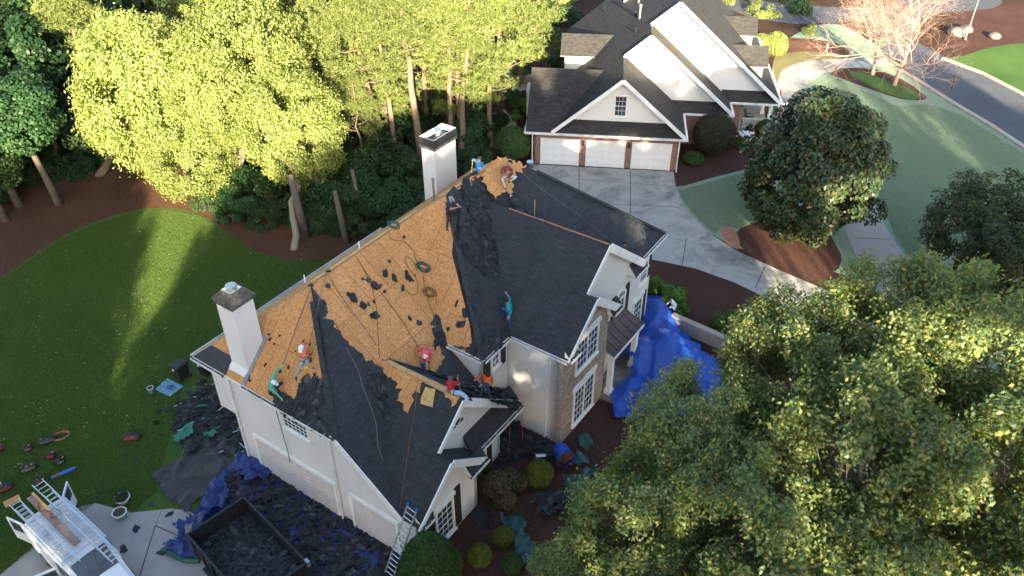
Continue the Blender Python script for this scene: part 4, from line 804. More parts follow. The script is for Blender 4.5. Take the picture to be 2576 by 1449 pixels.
# --- pines
def pinecrown(v):
    rg = np.random.default_rng(200 + v); Z = 9.0; pos, dr, cs = [], [], []
    for i in range(36):
        z = rg.uniform(-Z * .5, Z * .5); t = (z + Z * .5) / Z; reach = 3.6 * (1 - t * .65) * (.6 + .4 * min(1, t * 4)) * rg.uniform(.65, 1.1); a = rg.uniform(0, 6.28)
        tip = np.array([cos(a) * reach, sin(a) * reach, z + reach * .12]); cs.append(tip)
        n = 62; f = rg.uniform(.55, 1.08, n)[:, None]; q = np.array([0, 0, z - .4]) * (1 - f) + tip * f + rg.normal(size=(n, 3)) * np.array([.42, .42, .24]) * (.5 + f * .6)
        pos.append(q); dr.append(np.tile(np.array([cos(a) * .6, sin(a) * .6, .8]), (n, 1)))
    pos = np.vstack(pos); dr = np.vstack(dr); return fastmesh('crown', tufts(pos, dr, .42, .030, 11, rg), 3, M['L_pine']), np.array(cs)
def pine(label, ctr, s, base=None, group=None, tr=.3):
    tr = tr * .8
    v = rnd.randrange(3); me, cs = proto(('pine', v), lambda: pinecrown(v)); ctr = np.array(ctr, float); bx = np.array([base[0], base[1], 0]) if base is not None else np.array([ctr[0], ctr[1], 0])
    root = empty('pine_tree', bx, label, 'pine tree', group); o = bpy.data.objects.new('crown', me); C.objects.link(o); o.parent = root; o.location = tuple(ctr - bx); rot = rnd.uniform(0, 6.28); o.rotation_euler = (0, 0, rot); o.scale = (s, s, s)
    c2 = [np.array((x * cos(rot) - y * sin(rot), x * sin(rot) + y * cos(rot), z)) * s for x, y, z in cs]; rg = np.random.default_rng(int(ctr[0] * 10) % 997); mb = MB(); t = ctr - bx + [0, 0, 4.3 * s]
    k = 8; pts = [t * (i / k) + (rg.normal(size=3) * np.array([.08, .08, 0]) if i else 0) for i in range(k + 1)]; mb.tube([np.array([0, 0, -.1])] + pts, [tr * 1.3] + [tr * (1.1 - .85 * i / k) for i in range(k + 1)], 9)
    for q in c2[::2]: q = q + (ctr - bx); st = np.array([t[0] * q[2] / t[2], t[1] * q[2] / t[2], q[2] - .4]); limb(mb, st, q, tr * .22, tr * .08, rg, .05, 3)
    for z in (.45, .52, .6): a = rg.uniform(0, 6.28); p = t * z; limb(mb, p, p + [cos(a) * 1.4, sin(a) * 1.4, .3], .05, .02, rg, .1, 3)
    x = mb.build('trunk', M['barkp'], None, smooth=True); x.parent = root
gp = 'sunlit pines behind the stucco house'
def pY(label, x, y, Y, s=1.0, base=None, g=gp, tr=.3):
    pine(label, PY(x, y, Y), s, P(*base)[:2] if base else None, g, tr)
pY('thick sunlit pine trunk leaning up behind the rear chimney', 1005, 40, 58, 1.05, (1060,400), None, .36)
pY('slim sunlit pine left of the thick leaning pine trunk', 940, 70, 59, .95, (1005,400), None, .26)
pY('slender pine second left of the thick leaning pine trunk', 865, 90, 59, .95, (978,395), None, .26)
pY('pale lichened pine trunk directly behind the rear chimney', 1130, 60, 60, 1.0, (1135,385), None, .3)
pY('pine with brown trunk just right of the rear chimney', 1190, 80, 59, 1.0, (1158,395), None, .32)
for (x, y, Y, s) in ((800,40,64,1), (740,70,66,.95), (1060,110,63,1), (1075,-20,68,1.1), (1255,60,65,1.05), (1310,-10,72,1.1), (900,-30,70,1.1), (700,-20,72,1.1), (620,-40,76,1), (1230,170,60,.7), (1180,-30,72,1.1), (960,170,60,.8), (1150,170,60,.75), (820,150,61,.8), (1345,60,76,.7)):
    pY('tall sunlit pine in the stand behind the house', x, y, Y, s)
pY('single pine with bright needles left of the large oak', 185, 70, 64, .95, None, None); pY('second bright pine at the upper left behind the large oak', 150, -20, 70, 1.0, None, None)
pY('small tilted pine bough crown in front of the dark bushes right of the oak', 895, 275, 56, .55, None, None, .12)
# --- far background rows
gb = 'distant trees beyond the houses'
for (x, y, Y, r, k) in ((330,-10,78,100,'wood'), (560,-15,76,100,'wood'), (240,20,70,70,'wood'), (60,-60,92,130,'wood'), (250,-60,90,120,'wood'), (450,-70,90,130,'lit'), (650,-80,92,120,'wood'), (850,-70,92,120,'wood'), (1050,-70,92,120,'dark'), (1250,-60,95,110,'wood'), (1380,110,84,52,'dark'), (1420,60,90,60,'dark'), (1350,30,92,70,'wood'), (1400,5,97,60,'lit'), (1440,-10,100,60,'lit'), (1500,-60,105,70,'lit'),
                       (1855,12,96,45,'lit'), (2300,-40,125,70,'wood'), (2400,-25,120,60,'dark'), (2470,8,104,60,'dark'), (2555,30,98,60,'dark'), (2620,20,98,70,'dark'), (2180,-50,125,60,'wood'), (2050,-40,125,60,'wood'), (1950,-50,120,50,'lit')):
    tY('distant leafy tree beyond the neighbouring house', k, x, y, Y, r, group=gb, nl=3)
tY('pale sunlit tree with slim trunk right of the neighbour\'s far dormer', 'lit', 1915, 45, 92, 50, bm='barkw'); tY('loose sunlit tree beside the road left of the bare tree', 'lit', 1985, 30, 95, 45)
tY('dark conical evergreen by the neighbour\'s front walk', 'dark', 2012, 50, 92, 30, rz=4.5); tY('small multi stemmed tree with broad light leaves near the walk', 'lit', 2040, 85, 86, 28, bm='barkw')
# --- near oaks on the right
gn = 'shaded lobed leaf oaks in the foreground'
for (x, y, z, R, l) in ((1620,1330,6.0,2.9,'foreground oak nearest the green tarps, left end of the row'), (1770,1090,7.8,2.9,'foreground oak just below the large blue tarp'), (2010,930,9.2,3.2,'foreground oak over the end of the driveway'), (2240,820,10.2,3.2,'foreground oak beside the concrete side drive'), (2480,880,10.6,3.4,'foreground oak at the right edge below the olive tree'),
                       (1900,1330,7.4,3.3,'foreground oak in the middle of the lower right'), (2200,1130,9.8,3.5,'foreground oak with sunlit trunk at the centre right'), (2500,1230,9.0,3.7,'foreground oak at the right edge, brightly sunlit sprays'), (2160,1480,6.6,3.4,'foreground oak cut by the bottom edge, sunlit'), (2500,1560,6.6,3.6,'foreground oak in the bottom right corner'), (1790,1540,5.4,3.0,'foreground oak cut by the bottom edge right of the boxwoods'), (1460,1440,4.6,1.9,'small oak bough above the lowest green tarp')):
    tree(l, 'nearoak', P(x, y, z), R, base=None, tr=.16, bm='barkw', nl=22, rz=R * 1.0)
tree('dense olive green tree at the right edge of the dewy lawn', 'olive', P(2500,575,4.6), 4.1, bm='bark', nl=10); tree('low olive green tree touching the side drive', 'olive', P(2575,670,5), 3.4, bm='bark', nl=6)
# --- magnolia
def magn():
    return crownmesh('crown', M['L_mag'], 5.0, 5.5, 44000, .25, T_ROUND, 301, 130, .19, .5, .40, -.95, lambda v: hypot(v[0], v[1]) < (.92 + .12 * sin(3 * atan2(v[1], v[0]) + 3 * v[2]) - .5 * max(0, v[2])))
me, cs = magn(); q = P(2010, 592); root = empty('magnolia_tree', (q[0], q[1], 0), 'large dark magnolia between the driveway and the side drive', 'tree')
o = bpy.data.objects.new('crown', me); C.objects.link(o); o.parent = root; o.location = (.2, 0, 5.0); add_trunk(root, (0, 0, 0), (.3, 0, 6), .28, cs, M['bark'], 5, 14)
# --- bare tree
def bare(root, h, seed, s=1.0):
    rg = np.random.default_rng(seed); mb = MB(); tw = MB()
    def grow(p, d, L, r, lev):
        n = 3; pts = [p]; q = p.copy(); dd = d.copy()
        for i in range(n): dd = dd + rg.normal(size=3) * .13 + np.array([0, 0, -.02 if lev > 2 else .03]); dd /= np.linalg.norm(dd); q = q + dd * L / n; pts.append(q)
        (mb if lev < 3 else tw).tube(pts, [r, r * .85, r * .7, r * .55], 5 if lev < 3 else 3, False)
        if lev >= 7: return
        k = 5 if lev == 0 else (3 if lev < 6 else 2)
        for i in range(k):
            ax = rg.normal(size=3); ax /= np.linalg.norm(ax); e = dd * .85 + ax * (.75 if lev else .8) + np.array([0, 0, .10]); e /= np.linalg.norm(e)
            st = pts[-1] if i < 2 else pts[2]; grow(st, e, L * rg.uniform(.68, .88), r * .54, lev + 1)
    grow(np.array([0, 0, -.1]), np.array([.05, 0, 1.]), 2.3 * s, .17 * s, 0)
    t = mb.build('trunk', M['twig'], None, smooth=True); t.parent = root; t = tw.build('twigs', M['twig'], None); t.parent = root
q = P(2250, 215); root = empty('bare_tree', (q[0], q[1], 0), 'larger leafless tree with pale pink twigs by the road', 'tree'); bare(root, 9, 4, 1.30)
q = P(2195, 188); root = empty('bare_tree', (q[0], q[1], 0), 'smaller leafless tree just left of the larger bare one', 'tree'); bare(root, 8, 9, 1.15)
# --- shrubs
def ballmesh(name, mat, R, N, size, seed, lump=.06, sq=1.0, cone=0, bot=-.6):
    rg = np.random.default_rng(seed); d = unit(rg.normal(size=(int(N), 3))); d = d[d[:, 2] > bot]; k = rg.normal(size=(6, 3)) * 2.6; ph = rg.uniform(0, 6, 6)
    f = 1 + lump * np.sin(d @ k.T + ph).sum(1) / 2.5; r = R * f * rg.uniform(.86, 1.0, len(d)); pos = d * r[:, None]; pos[:, 2] *= sq
    if cone: w = 1 - cone * np.clip((pos[:, 2] / (R * sq) + .2), 0, 1) ** 1.5; pos[:, 0] *= w; pos[:, 1] *= w
    nor = d + rg.normal(size=d.shape) * .7; me = fastmesh(name, leaves(pos, nor, size, T_DIA, rg), 4, mat); return me
def shrub(label, x, y, rpx, mat, z=None, N=6000, size=.10, sq=1.0, cone=0, lump=.06, seed=1, name='shrub', cat='shrub', group=None, base=False, open_=False):
    g = P(x, y, 0); R = rpx * depth(g) / F; zc = R * sq * .75 if z is None else z; c = P(x, y, zc); R = rpx * depth(c) / F; root = empty(name, (c[0], c[1], 0), label, cat, group)
    if open_: me, cs = crownmesh('foliage', M[mat], R, R * sq, N, size, T_DIA, seed, 22, .36, .5, .3)
    else: me = ballmesh('foliage', M[mat], R, N, size, seed, lump, sq, cone)
    o = bpy.data.objects.new('foliage', me); C.objects.link(o); o.parent = root; o.location = (0, 0, zc)
    mb = MB(); R_ = random.Random(seed)
    for i in range(5): a = i * 1.26; mb.tube([(0, 0, 0), (cos(a) * R * .3, sin(a) * R * .3, zc * .8), (cos(a) * R * .55, sin(a) * R * .55, zc * 1.15)], [.04, .03, .015], 5)
    t = mb.build('stem', M['bark'], None); t.parent = root
    if not open_:
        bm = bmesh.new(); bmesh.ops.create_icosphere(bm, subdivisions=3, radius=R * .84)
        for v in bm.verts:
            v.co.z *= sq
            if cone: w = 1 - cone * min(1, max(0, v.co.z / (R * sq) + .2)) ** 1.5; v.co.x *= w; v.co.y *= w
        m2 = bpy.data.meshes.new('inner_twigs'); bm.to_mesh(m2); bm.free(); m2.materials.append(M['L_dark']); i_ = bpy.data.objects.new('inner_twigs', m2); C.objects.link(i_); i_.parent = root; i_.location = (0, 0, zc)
    return root
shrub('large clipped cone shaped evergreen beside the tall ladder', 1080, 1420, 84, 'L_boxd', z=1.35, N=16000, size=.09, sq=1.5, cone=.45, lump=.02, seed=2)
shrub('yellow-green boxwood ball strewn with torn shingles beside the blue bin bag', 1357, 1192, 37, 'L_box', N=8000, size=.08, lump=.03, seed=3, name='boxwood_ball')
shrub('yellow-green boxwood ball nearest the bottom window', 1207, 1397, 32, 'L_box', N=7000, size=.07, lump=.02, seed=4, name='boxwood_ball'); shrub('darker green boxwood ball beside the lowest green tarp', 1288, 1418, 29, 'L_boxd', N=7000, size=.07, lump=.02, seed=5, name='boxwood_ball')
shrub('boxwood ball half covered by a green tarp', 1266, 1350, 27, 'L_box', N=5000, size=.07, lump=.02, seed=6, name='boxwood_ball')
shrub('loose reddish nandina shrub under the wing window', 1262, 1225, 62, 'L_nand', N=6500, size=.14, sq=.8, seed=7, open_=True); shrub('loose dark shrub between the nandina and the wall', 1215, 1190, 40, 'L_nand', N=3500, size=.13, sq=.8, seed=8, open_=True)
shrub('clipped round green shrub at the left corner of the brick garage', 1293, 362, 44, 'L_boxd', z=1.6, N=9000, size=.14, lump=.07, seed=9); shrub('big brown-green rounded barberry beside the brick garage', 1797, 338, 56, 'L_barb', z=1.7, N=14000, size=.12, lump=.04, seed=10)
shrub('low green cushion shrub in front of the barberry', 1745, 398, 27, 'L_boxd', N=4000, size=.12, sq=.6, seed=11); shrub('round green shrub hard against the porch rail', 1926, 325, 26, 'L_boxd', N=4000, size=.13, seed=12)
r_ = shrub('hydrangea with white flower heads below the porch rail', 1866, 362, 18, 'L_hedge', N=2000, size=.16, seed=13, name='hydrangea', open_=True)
mb = MB(); R_ = random.Random(4)
for i in range(26): p = np.array([R_.gauss(0, .35), R_.gauss(-.3, .25), 1.35 + R_.uniform(0, .35)]); mb.box(p[0]-.07, p[0]+.07, p[1]-.07, p[1]+.07, p[2]-.05, p[2]+.05)
o = mb.build('flower', M['white'], None); o.parent = r_
shrub('leafy shrub right of the hydrangea', 1890, 330, 18, 'L_nand', N=1800, size=.16, seed=14, open_=True)
for i, (x, y, r, l) in enumerate(((1652,718,34,'bright green hedge shrub beside the corner of the stucco house'), (1690,745,38,'bright green hedge shrub beside the worker in a white shirt'), (1712,775,22,'smallest bright hedge shrub at the end of the retaining wall'), (1822,808,36,'bright green low shrub in the mulch strip, left one'), (1865,800,34,'bright green low shrub in the mulch strip, right one'))):
    shrub(l, x, y, r, 'L_hedge', N=4200, size=.13, sq=.75, seed=20 + i, open_=True)
for i, (x, y, r, l) in enumerate(((1915,112,26,'clipped sunlit hedge left half behind the neighbour house'), (1950,112,32,'clipped sunlit hedge right half behind the neighbour house'))): shrub(l, x, y, r, 'L_broad', z=1.2, N=7000, size=.2, seed=40 + i, lump=.03)
for i, (x, y, r) in enumerate(((1290,235,22), (1310,248,24), (1320,262,22), (1300,262,20), (1310,190,22), (1395,160,28), (1420,140,28), (1370,185,26), (1300,290,16))): shrub('dark green shrub in the garden beds beside the path', x, y, r, 'L_boxd' if i % 2 else 'L_hedge', N=2600, size=.18, seed=50 + i, group='shrubs in the neighbour garden beds', open_=True)
shrub('dark leaved small tree left of the garden path', 1232, 250, 38, 'L_barb', z=2.2, N=5000, size=.22, seed=70, open_=True, name='small_tree', cat='tree')
# --- trees that stand behind the viewpoint and shade the yard
gs = 'tall trees behind the viewpoint that shade the yard'
def shade(x, y, top, bot, R, kind='wood'):
    zc = (top + bot) / 2; tree('tall dense tree behind the viewpoint', kind, (x, y, zc), R, group=gs, rz=(top - bot) / 2 * 1.1, base=(x, y), nl=4)
SH = [(-42,16,27,6,8), (-52,22,28,4,8), (-33,-14,30,8,7), (-27,-20,25,7,5.5), (-22.5,-21,25,8,5.9), (-19.5,-21.5,22.6,12,3.0), (-23.6,-23,27,14,4.2), (-12.0,-21.5,22.6,12,3.0), (-16.0,-20,17.8,8,3.4), (-9.2,-21,25,8,5.8), (-18.5,-27,15,4,5), (-14,-28,16,4,5), (-21,-14,15,1,5), (-12,-14,16,1,5), (-6.5,-20,26,6,5), (-16,-14,11,0,5), (-25.5,-27,22,3,5), (-30,-18,25,4,5.5), (-23.5,-35,23,4,5.5), (-29,-35,25,4,5.5), (-35,-32,28,4,6), (-26,-12,17,1,5), (15,-26,19,8,4),
      (-2,-21,28,6,5), (3,-20,28.5,7,5), (7.2,-21,29,20.4,4.4), (7.2,-21,16.2,7,4.4), (-8.5,-26,25,3,5), (-3.5,-26,28,3,5), (1,-26,29,3,5), (5.5,-26,30,21.8,5), (5.5,-26,17.6,3,5), (0,-15,20,2,5), (-6,-15,19,2,5), (5,-15,14.4,2,5), (-4.5,-30,29,6,5.5), (.5,-31,30,6,5.5), (5.5,-31,31,23.2,5.5), (5.5,-31,19,7,5.5), (7.4,-24,22.5,16,5,'sparse'), (10.5,-33,32,24,4.0), (9.5,-32,18,7,4)]
SH += [(12.0,-20,30.5,25.2,4.3), (12.5,-20.5,18.6,5,4.6), (17,-20,30,25.2,4.3), (22,-21,30,25.4,4.3), (27,-20,30,25.4,4.5), (18,-20.5,17,4,4.5), (23,-20,17.6,3,4.5), (28,-21,18.3,4,4.5)]
SH += [(14.5,-26,31,26.5,3.8), (19.5,-26,31,26.8,3.8), (24.5,-26,31,26.5,3.8), (9.6,-26,30,25,3.6)]
SH += [(13.5,-24,24.5,18,4.2,'sparse'), (20,-24,25.5,20.5,4.5,'sparse'), (11.2,-24,25,20.8,2.6), (17,-27,27,23.2,2.4), (25,-24,25.5,21.5,2.6)]
SH += [(32.5,-20,28,7,5.5), (38,-21,29,7,5.5), (44,-20,30,7,5.5), (50,-20,30,7,6), (36,-33,32,7,6), (43,-33,33,7,6), (50,-33,33,7,6)]
for s_ in SH: shade(*s_)
# ================================================================ TARPS, DEBRIS, GROUND OBJECTS
def inpoly(x, y, poly):
    c = False; n = len(poly); j = n - 1
    for i in range(n):
        if (poly[i][1] > y) != (poly[j][1] > y) and x < (poly[j][0] - poly[i][0]) * (y - poly[i][1]) / (poly[j][1] - poly[i][1]) + poly[i][0]: c = not c
        j = i
    return c
from mathutils import noise as mnoise
def cloth(name, pts, hf, m, label, cat='tarp', step=.13, fold=.10, fs=.9, seed=0, group=None, z0=.03, kind=None, world=False):
    poly = [tuple(P(x, y, 0)[:2]) if not world else (x, y) for x, y in pts]; xs = [p[0] for p in poly]; ys = [p[1] for p in poly]
    nx = int((max(xs) - min(xs)) / step) + 1; ny = int((max(ys) - min(ys)) / step) + 1; bm = bmesh.new(); V = {}
    def H_(x, y):
        a = mnoise.noise(Vector((x * fs, y * fs, seed))) ; b = 1 - abs(mnoise.noise(Vector((x * fs * 1.7 + 5, y * fs * 1.1, seed + 3)))) * 2; c = 1 - abs(mnoise.noise(Vector((x * fs * 4.1, y * fs * 3.3 + 9, seed + 7)))) * 2
        return z0 + max(0, hf(x, y)) + fold * (max(0, b) ** 2 * 1.2 + max(0, c) ** 2 * .5 + abs(a))
    for i in range(nx + 1):
        for j in range(ny + 1):
            x = min(xs) + i * step; y = min(ys) + j * step; dx = mnoise.noise(Vector((x * 2, y * 2, seed + 20))) * .22; dy = mnoise.noise(Vector((x * 2, y * 2, seed + 40))) * .22
            if inpoly(x + dx, y + dy, poly): V[(i, j)] = bm.verts.new((x, y, H_(x, y)))
    for (i, j) in list(V):
        q = [V.get(k) for k in ((i, j), (i+1, j), (i+1, j+1), (i, j+1))]
        if all(q): bm.faces.new(q)
    for v in [v for v in bm.verts if not v.link_faces]: bm.verts.remove(v)
    me = bpy.data.meshes.new(name); bm.to_mesh(me); bm.free(); me.materials.append(m); me.polygons.foreach_set('use_smooth', [True] * len(me.polygons))
    o = bpy.data.objects.new(name, me); C.objects.link(o); tag(o, label, cat, group, kind); return o
def mound(ctrs):
    w = [(P(x, y, h)[:2], h, r) for x, y, h, r in ctrs]
    return lambda x, y: max(h * math.exp(-((x - c[0])**2 + (y - c[1])**2) / (r * r)) for c, h, r in w)
cloth('blue_tarp', [r4(*p) for p in ((1440,600),(1560,520),(1640,470),(1640,400),(1700,370),(1900,360),(2000,420),(2100,520),(2290,660),(2400,760),(2300,900),(2000,1000),(1700,1000),(1560,1010),(1480,1010),(1440,830),(1530,760),(1600,680),(1560,640))], mound(((r4(1850,400)) + (1.9, 1.5), (r4(1700,450)) + (1.5, 1.3), (r4(2000,520)) + (1.4, 1.3), (r4(1650,760)) + (.5, 1.2))), M['tarpb'], 'large bright blue tarp heaped over the shrubs beside the porch', fold=.19, fs=.7, seed=1)
cloth('blue_tarp', [r4(*p) for p in ((1650,150),(1700,120),(1790,115),(1860,170),(1900,260),(1960,360),(1960,440),(1760,450),(1660,440),(1640,330))], mound(((r4(1780,180)) + (1.6, 1.1), (r4(1850,290)) + (.9, .8))), M['tarpb'], 'smaller blue tarp against the house corner, its edge held by a worker', fold=.18, fs=.8, seed=2)
cloth('navy_tarp', [(640,1150),(700,1180),(860,1290),(980,1370),(1040,1460),(960,1560),(700,1560),(520,1420),(430,1400),(400,1380),(480,1330),(500,1300),(520,1250),(560,1190),(600,1160)], lambda x, y: 0, M['tarpn'], 'dark navy tarp spread along the garage doors under shingle debris', fold=.16, fs=.9, seed=3)
cloth('navy_tarp', [r3(*p) for p in ((340,790),(385,735),(420,760),(470,800),(590,850),(560,900),(480,930),(400,940),(370,880),(300,850))], lambda x, y: .15, M['tarpn'], 'crumpled navy tarp corner gathered at the foot of the downspout', fold=.25, fs=1.3, seed=4, z0=.1)
cloth('navy_tarp', [r3(*p) for p in ((180,930),(290,900),(330,1000),(300,1080),(200,1130),(120,1180),(70,1230),(110,1330),(0,1300),(-30,1190),(60,1150),(150,1060))], lambda x, y: .2, M['tarpn'], 'blue tarp bunched against the outside of the trailer', fold=.3, fs=1.2, seed=5, z0=.1)
cloth('black_tarp', [rT(*p) for p in ((1180,608),(1240,575),(1340,515),(1450,460),(1480,400),(1600,390),(1760,330),(1860,300),(1900,400),(1880,560),(1760,640),(1640,780),(1600,860),(1500,850),(1400,800),(1300,710))] if 0 else [r3(*p) for p in ((-155,860),(-70,800),(10,740),(60,660),(180,600),(300,600),(400,700),(420,800),(330,860),(200,960),(90,1040),(60,1090),(0,1060),(-70,1000))], lambda x, y: 0, M['tarpk'], 'black tarp sheet spread on the lawn edge in front of the house corner', fold=.10, fs=.7, seed=6)
for i, (pts, l, h) in enumerate((
    (((-20,650),(30,570),(110,565),(100,620),(60,680),(-10,690)), 'green tarp corner showing on the lawn at the edge of the debris', .05),
    (((105,470),(150,445),(210,460),(180,485),(115,490)), 'small green tarp scrap furthest back in the debris', .05),
    (((135,530),(185,530),(180,555),(140,555)), 'tiny green tarp scrap in the middle of the debris', .05),
    (((150,630),(220,600),(260,610),(220,650),(205,665),(160,650)), 'green tarp scrap near the house corner', .05))):
    cloth('green_tarp', [r3(*p) for p in pts], lambda x, y: .08, tarp('teal_green_tarp%d' % i, (.015,.17,.11), .5), l, fold=.1, seed=10 + i, z0=.12)
for i, (pts, l) in enumerate((
    (((300,1030),(340,1010),(430,1015),(500,1030),(525,1080),(500,1150),(560,1200),(600,1280),(640,1400),(560,1440),(470,1400),(430,1280),(395,1230),(350,1120)), 'dark green tarp sheet nearest the boxwood balls'),
    (((760,720),(800,700),(900,730),(960,650),(1040,650),(1050,720),(960,770),(880,850),(800,820)), 'dark green tarp fold right of the nandina shrub'),
    (((890,430),(960,400),(1020,480),(1000,540),(890,540)), 'green tarp pulled up to the corner of the stone bay'),
    (((840,600),(880,550),(960,570),(980,640),(900,670),(840,650)), 'narrow green tarp fold beside the blue bin bag'),
    (((640,900),(700,860),(860,810),(920,830),(860,880),(740,960),(700,1060),(640,1000)), 'green tarp lying between the torn shingles and the oak'))):
    cloth('green_tarp', [mk(1150.2, 958.5, .33866)(*p) for p in pts], lambda x, y: .12, M['tarpg'], l, fold=.15, fs=1.1, seed=20 + i, z0=.05)
# ---- loose shingle debris
def chip(mb, p, n, s, R, mi=0, t=None):
    n = np.array(n) + np.array([R.gauss(0, .05), R.gauss(0, .05), 0]); n = n / np.linalg.norm(n); a = R.uniform(0, 6.28); u = np.cross(n, [cos(a), sin(a), .1]); u /= np.linalg.norm(u); v = np.cross(n, u)
    w = s * R.uniform(.5, 1.5); h = s * R.uniform(.35, .7); k = R.choice((6, 7, 8, 9)); pts = []
    for i in range(k): g = 2 * pi * i / k + R.uniform(-.3, .3); rr = R.uniform(.42, 1.2); pts.append(p + u * w * .6 * rr * cos(g) + v * h * .7 * rr * sin(g) + n * R.uniform(-.01, .03))
    mb.face(pts, mi)
def strip(mb, p, n, s, R, mi=0):
    n = np.array(n) + np.array([R.gauss(0, .05), R.gauss(0, .05), 0]); n /= np.linalg.norm(n); a = R.uniform(0, 6.28); u = np.cross(n, [cos(a), sin(a), .1]); u /= np.linalg.norm(u); v = np.cross(n, u); w = s * R.uniform(.8, 1.6); h = s * R.uniform(.2, .45)
    mb.face([p - u*w/2 - v*h/2, p + u*w/2 - v*h/2 + n*R.uniform(0,.05), p + u*w/2 + v*h/2, p - u*w/2 + v*h/2 + n*R.uniform(0,.04)], mi)
def debris(name, pts, N, s, label, pl=None, hmax=.3, seed=1, cat='debris', strips=.22, kind='stuff', mats=('scrap', 'scrapb', 'shingle'), pale=.0, parent=None, surf=None):
    N = int(N * (1.9 if pl else 1.35)); s = s * (.72 if pl else .8); hmax = hmax * (.5 if not pl else .75)
    R = random.Random(seed); mb = MB(); w = [on(pl, *p) if pl and len(p) == 2 else (P(p[0], p[1], 0) if not pl else HW(*p)) for p in pts]; poly = [(q[0], q[1]) for q in w]; xs = [q[0] for q in poly]; ys = [q[1] for q in poly]; c = 0; it = 0
    nv = PL[pl][1] if pl else np.array([0, 0, 1.])
    while c < N and it < N * 40:
        it += 1; x, y = R.uniform(min(xs), max(xs)), R.uniform(min(ys), max(ys))
        if not inpoly(x, y, poly): continue
        q = np.array([x, y, 0.]); z = ZP(pl, q) + .03 if pl else (surf(x, y) if surf else .05); q[2] = z + hmax * R.random() ** 2 * (.4 + .6 * abs(mnoise.noise(Vector((x * .8, y * .8, seed)))) * 2)
        mi = 0 if R.random() < .80 else (1 if R.random() < .6 else 2)
        if R.random() < pale: mb.beam(q + [0,0,.05], q + [R.uniform(-.4,.4), R.uniform(-.4,.4), .06], .05, .01, mi=3)
        elif R.random() < strips: strip(mb, q, nv, s * 1.3, R, mi)
        else: chip(mb, q, nv, s, R, mi)
        c += 1
    o = mb.build(name, [M[m] for m in mats] + [M['galv']]); tag(o, label, cat, kind=kind)
    if parent: o.parent = parent
    return o
D = debris
D('shingle_debris', [r3(*p) for p in ((-10,430),(60,420),(150,350),(230,330),(300,480),(345,560),(400,680),(430,780),(330,760),(200,700),(60,720),(-20,560),(20,480))], 620, .5, 'pile of torn black shingles covering the lawn beside the garage corner', hmax=.45, seed=1, pale=.03)
D('shingle_debris', [(640,1165),(700,1185),(860,1290),(985,1372),(1060,1470),(900,1560),(760,1560),(700,1430),(620,1290),(560,1250),(520,1240)], 780, .55, 'thick layer of torn shingles lying on the navy tarp along the garage', hmax=.45, seed=2, surf=lambda x, y: .22, pale=.01)
D('shingle_debris', [mk(1150.2, 958.5, .33866)(*p) for p in ((350,300),(400,320),(480,370),(600,440),(690,470),(700,560),(640,640),(560,560),(480,560),(350,640),(330,700),(280,700),(330,560))], 420, .45, 'mound of torn shingles in the corner between the wing and the tall wall', hmax=.9, seed=3)
D('shingle_debris', [mk(1150.2, 958.5, .33866)(*p) for p in ((560,900),(680,860),(800,880),(1060,780),(1070,860),(900,960),(700,1000),(620,1010)) ], 160, .45, 'torn shingles strewn over the green tarps', hmax=.4, seed=4, surf=lambda x, y: .3)
D('shingle_debris', [mk(1150.2, 958.5, .33866)(*p) for p in ((130,980),(230,950),(260,1060),(200,1100),(140,1040))], 40, .45, 'torn shingles at the foot of the wing wall', hmax=.2, seed=41)
D('shingle_debris', [r2(*p) for p in ((300,620),(420,560),(560,640),(640,760),(560,860),(600,1000),(640,1180),(620,1300),(640,1400),(560,1440),(420,1330),(300,1180),(230,1060),(330,880),(330,760))], 640, .42, 'ragged heap of torn shingles down the valley of the roof', pl='P3', hmax=.22, seed=5)
D('shingle_debris', [r2(*p) for p in ((300,500),(480,560),(540,640),(680,640),(760,700),(700,800),(560,760),(400,700),(300,640))], 260, .45, 'torn shingle sheets below the roof peak', pl='P3', hmax=.12, seed=6)
D('shingle_debris', [r2(*p) for p in ((790,650),(860,700),(1000,840),(1060,900),(940,880),(840,830),(780,740))], 130, .45, 'lifted shingles around the standing shovel', pl='P4', hmax=.2, seed=7)
D('shingle_debris', [rB(*p) for p in ((740,560),(820,560),(900,640),(1180,700),(1280,740),(1330,880),(1330,1000),(1300,1100),(1130,1060),(900,830),(640,740),(700,680))], 380, .4, 'heap of torn shingles between the workers in the lower valley', pl='K1R', hmax=.3, seed=8)
D('shingle_debris', [rB(*p) for p in ((1560,900),(1660,880),(1800,960),(2000,1100),(2060,1250),(1950,1330),(1850,1250),(1600,1180),(1400,1150),(1350,1050))], 420, .4, 'heap of torn shingles hanging over the lower eave', pl='K1R', hmax=.45, seed=9)
D('shingle_debris', [rB(*p) for p in ((700,80),(760,20),(850,110),(880,200),(840,270),(760,230),(690,230))], 70, .35, 'torn shingles at the inner corner of the gutter', pl='P2', hmax=.2, seed=10)
D('shingle_debris', [r3(*p) for p in ((600,380),(700,440),(760,480),(900,600),(860,600),(740,540),(640,480),(575,430))], 230, .45, 'torn shingles piled along the garage eave', pl='LH', hmax=.25, seed=11)
D('shingle_debris', [r3(*p) for p in ((730,300),(800,290),(860,330),(850,440),(760,480),(700,430))], 110, .5, 'loosened shingle sheets left of the hip', pl='LH', hmax=.12, seed=12)
D('shingle_debris', [r3(*p) for p in ((1130,240),(1230,290),(1260,400),(1250,560),(1210,520),(1190,420),(1120,330))], 90, .4, 'broken shingles beside the small bare tongue', pl='P2', hmax=.15, seed=13)
D('shingle_debris', [r4(*p) for p in ((560,470),(640,420),(690,450),(560,560),(480,540),(430,490))], 80, .35, 'loose shingles above the small corner gutter', pl='RS', hmax=.12, seed=14)
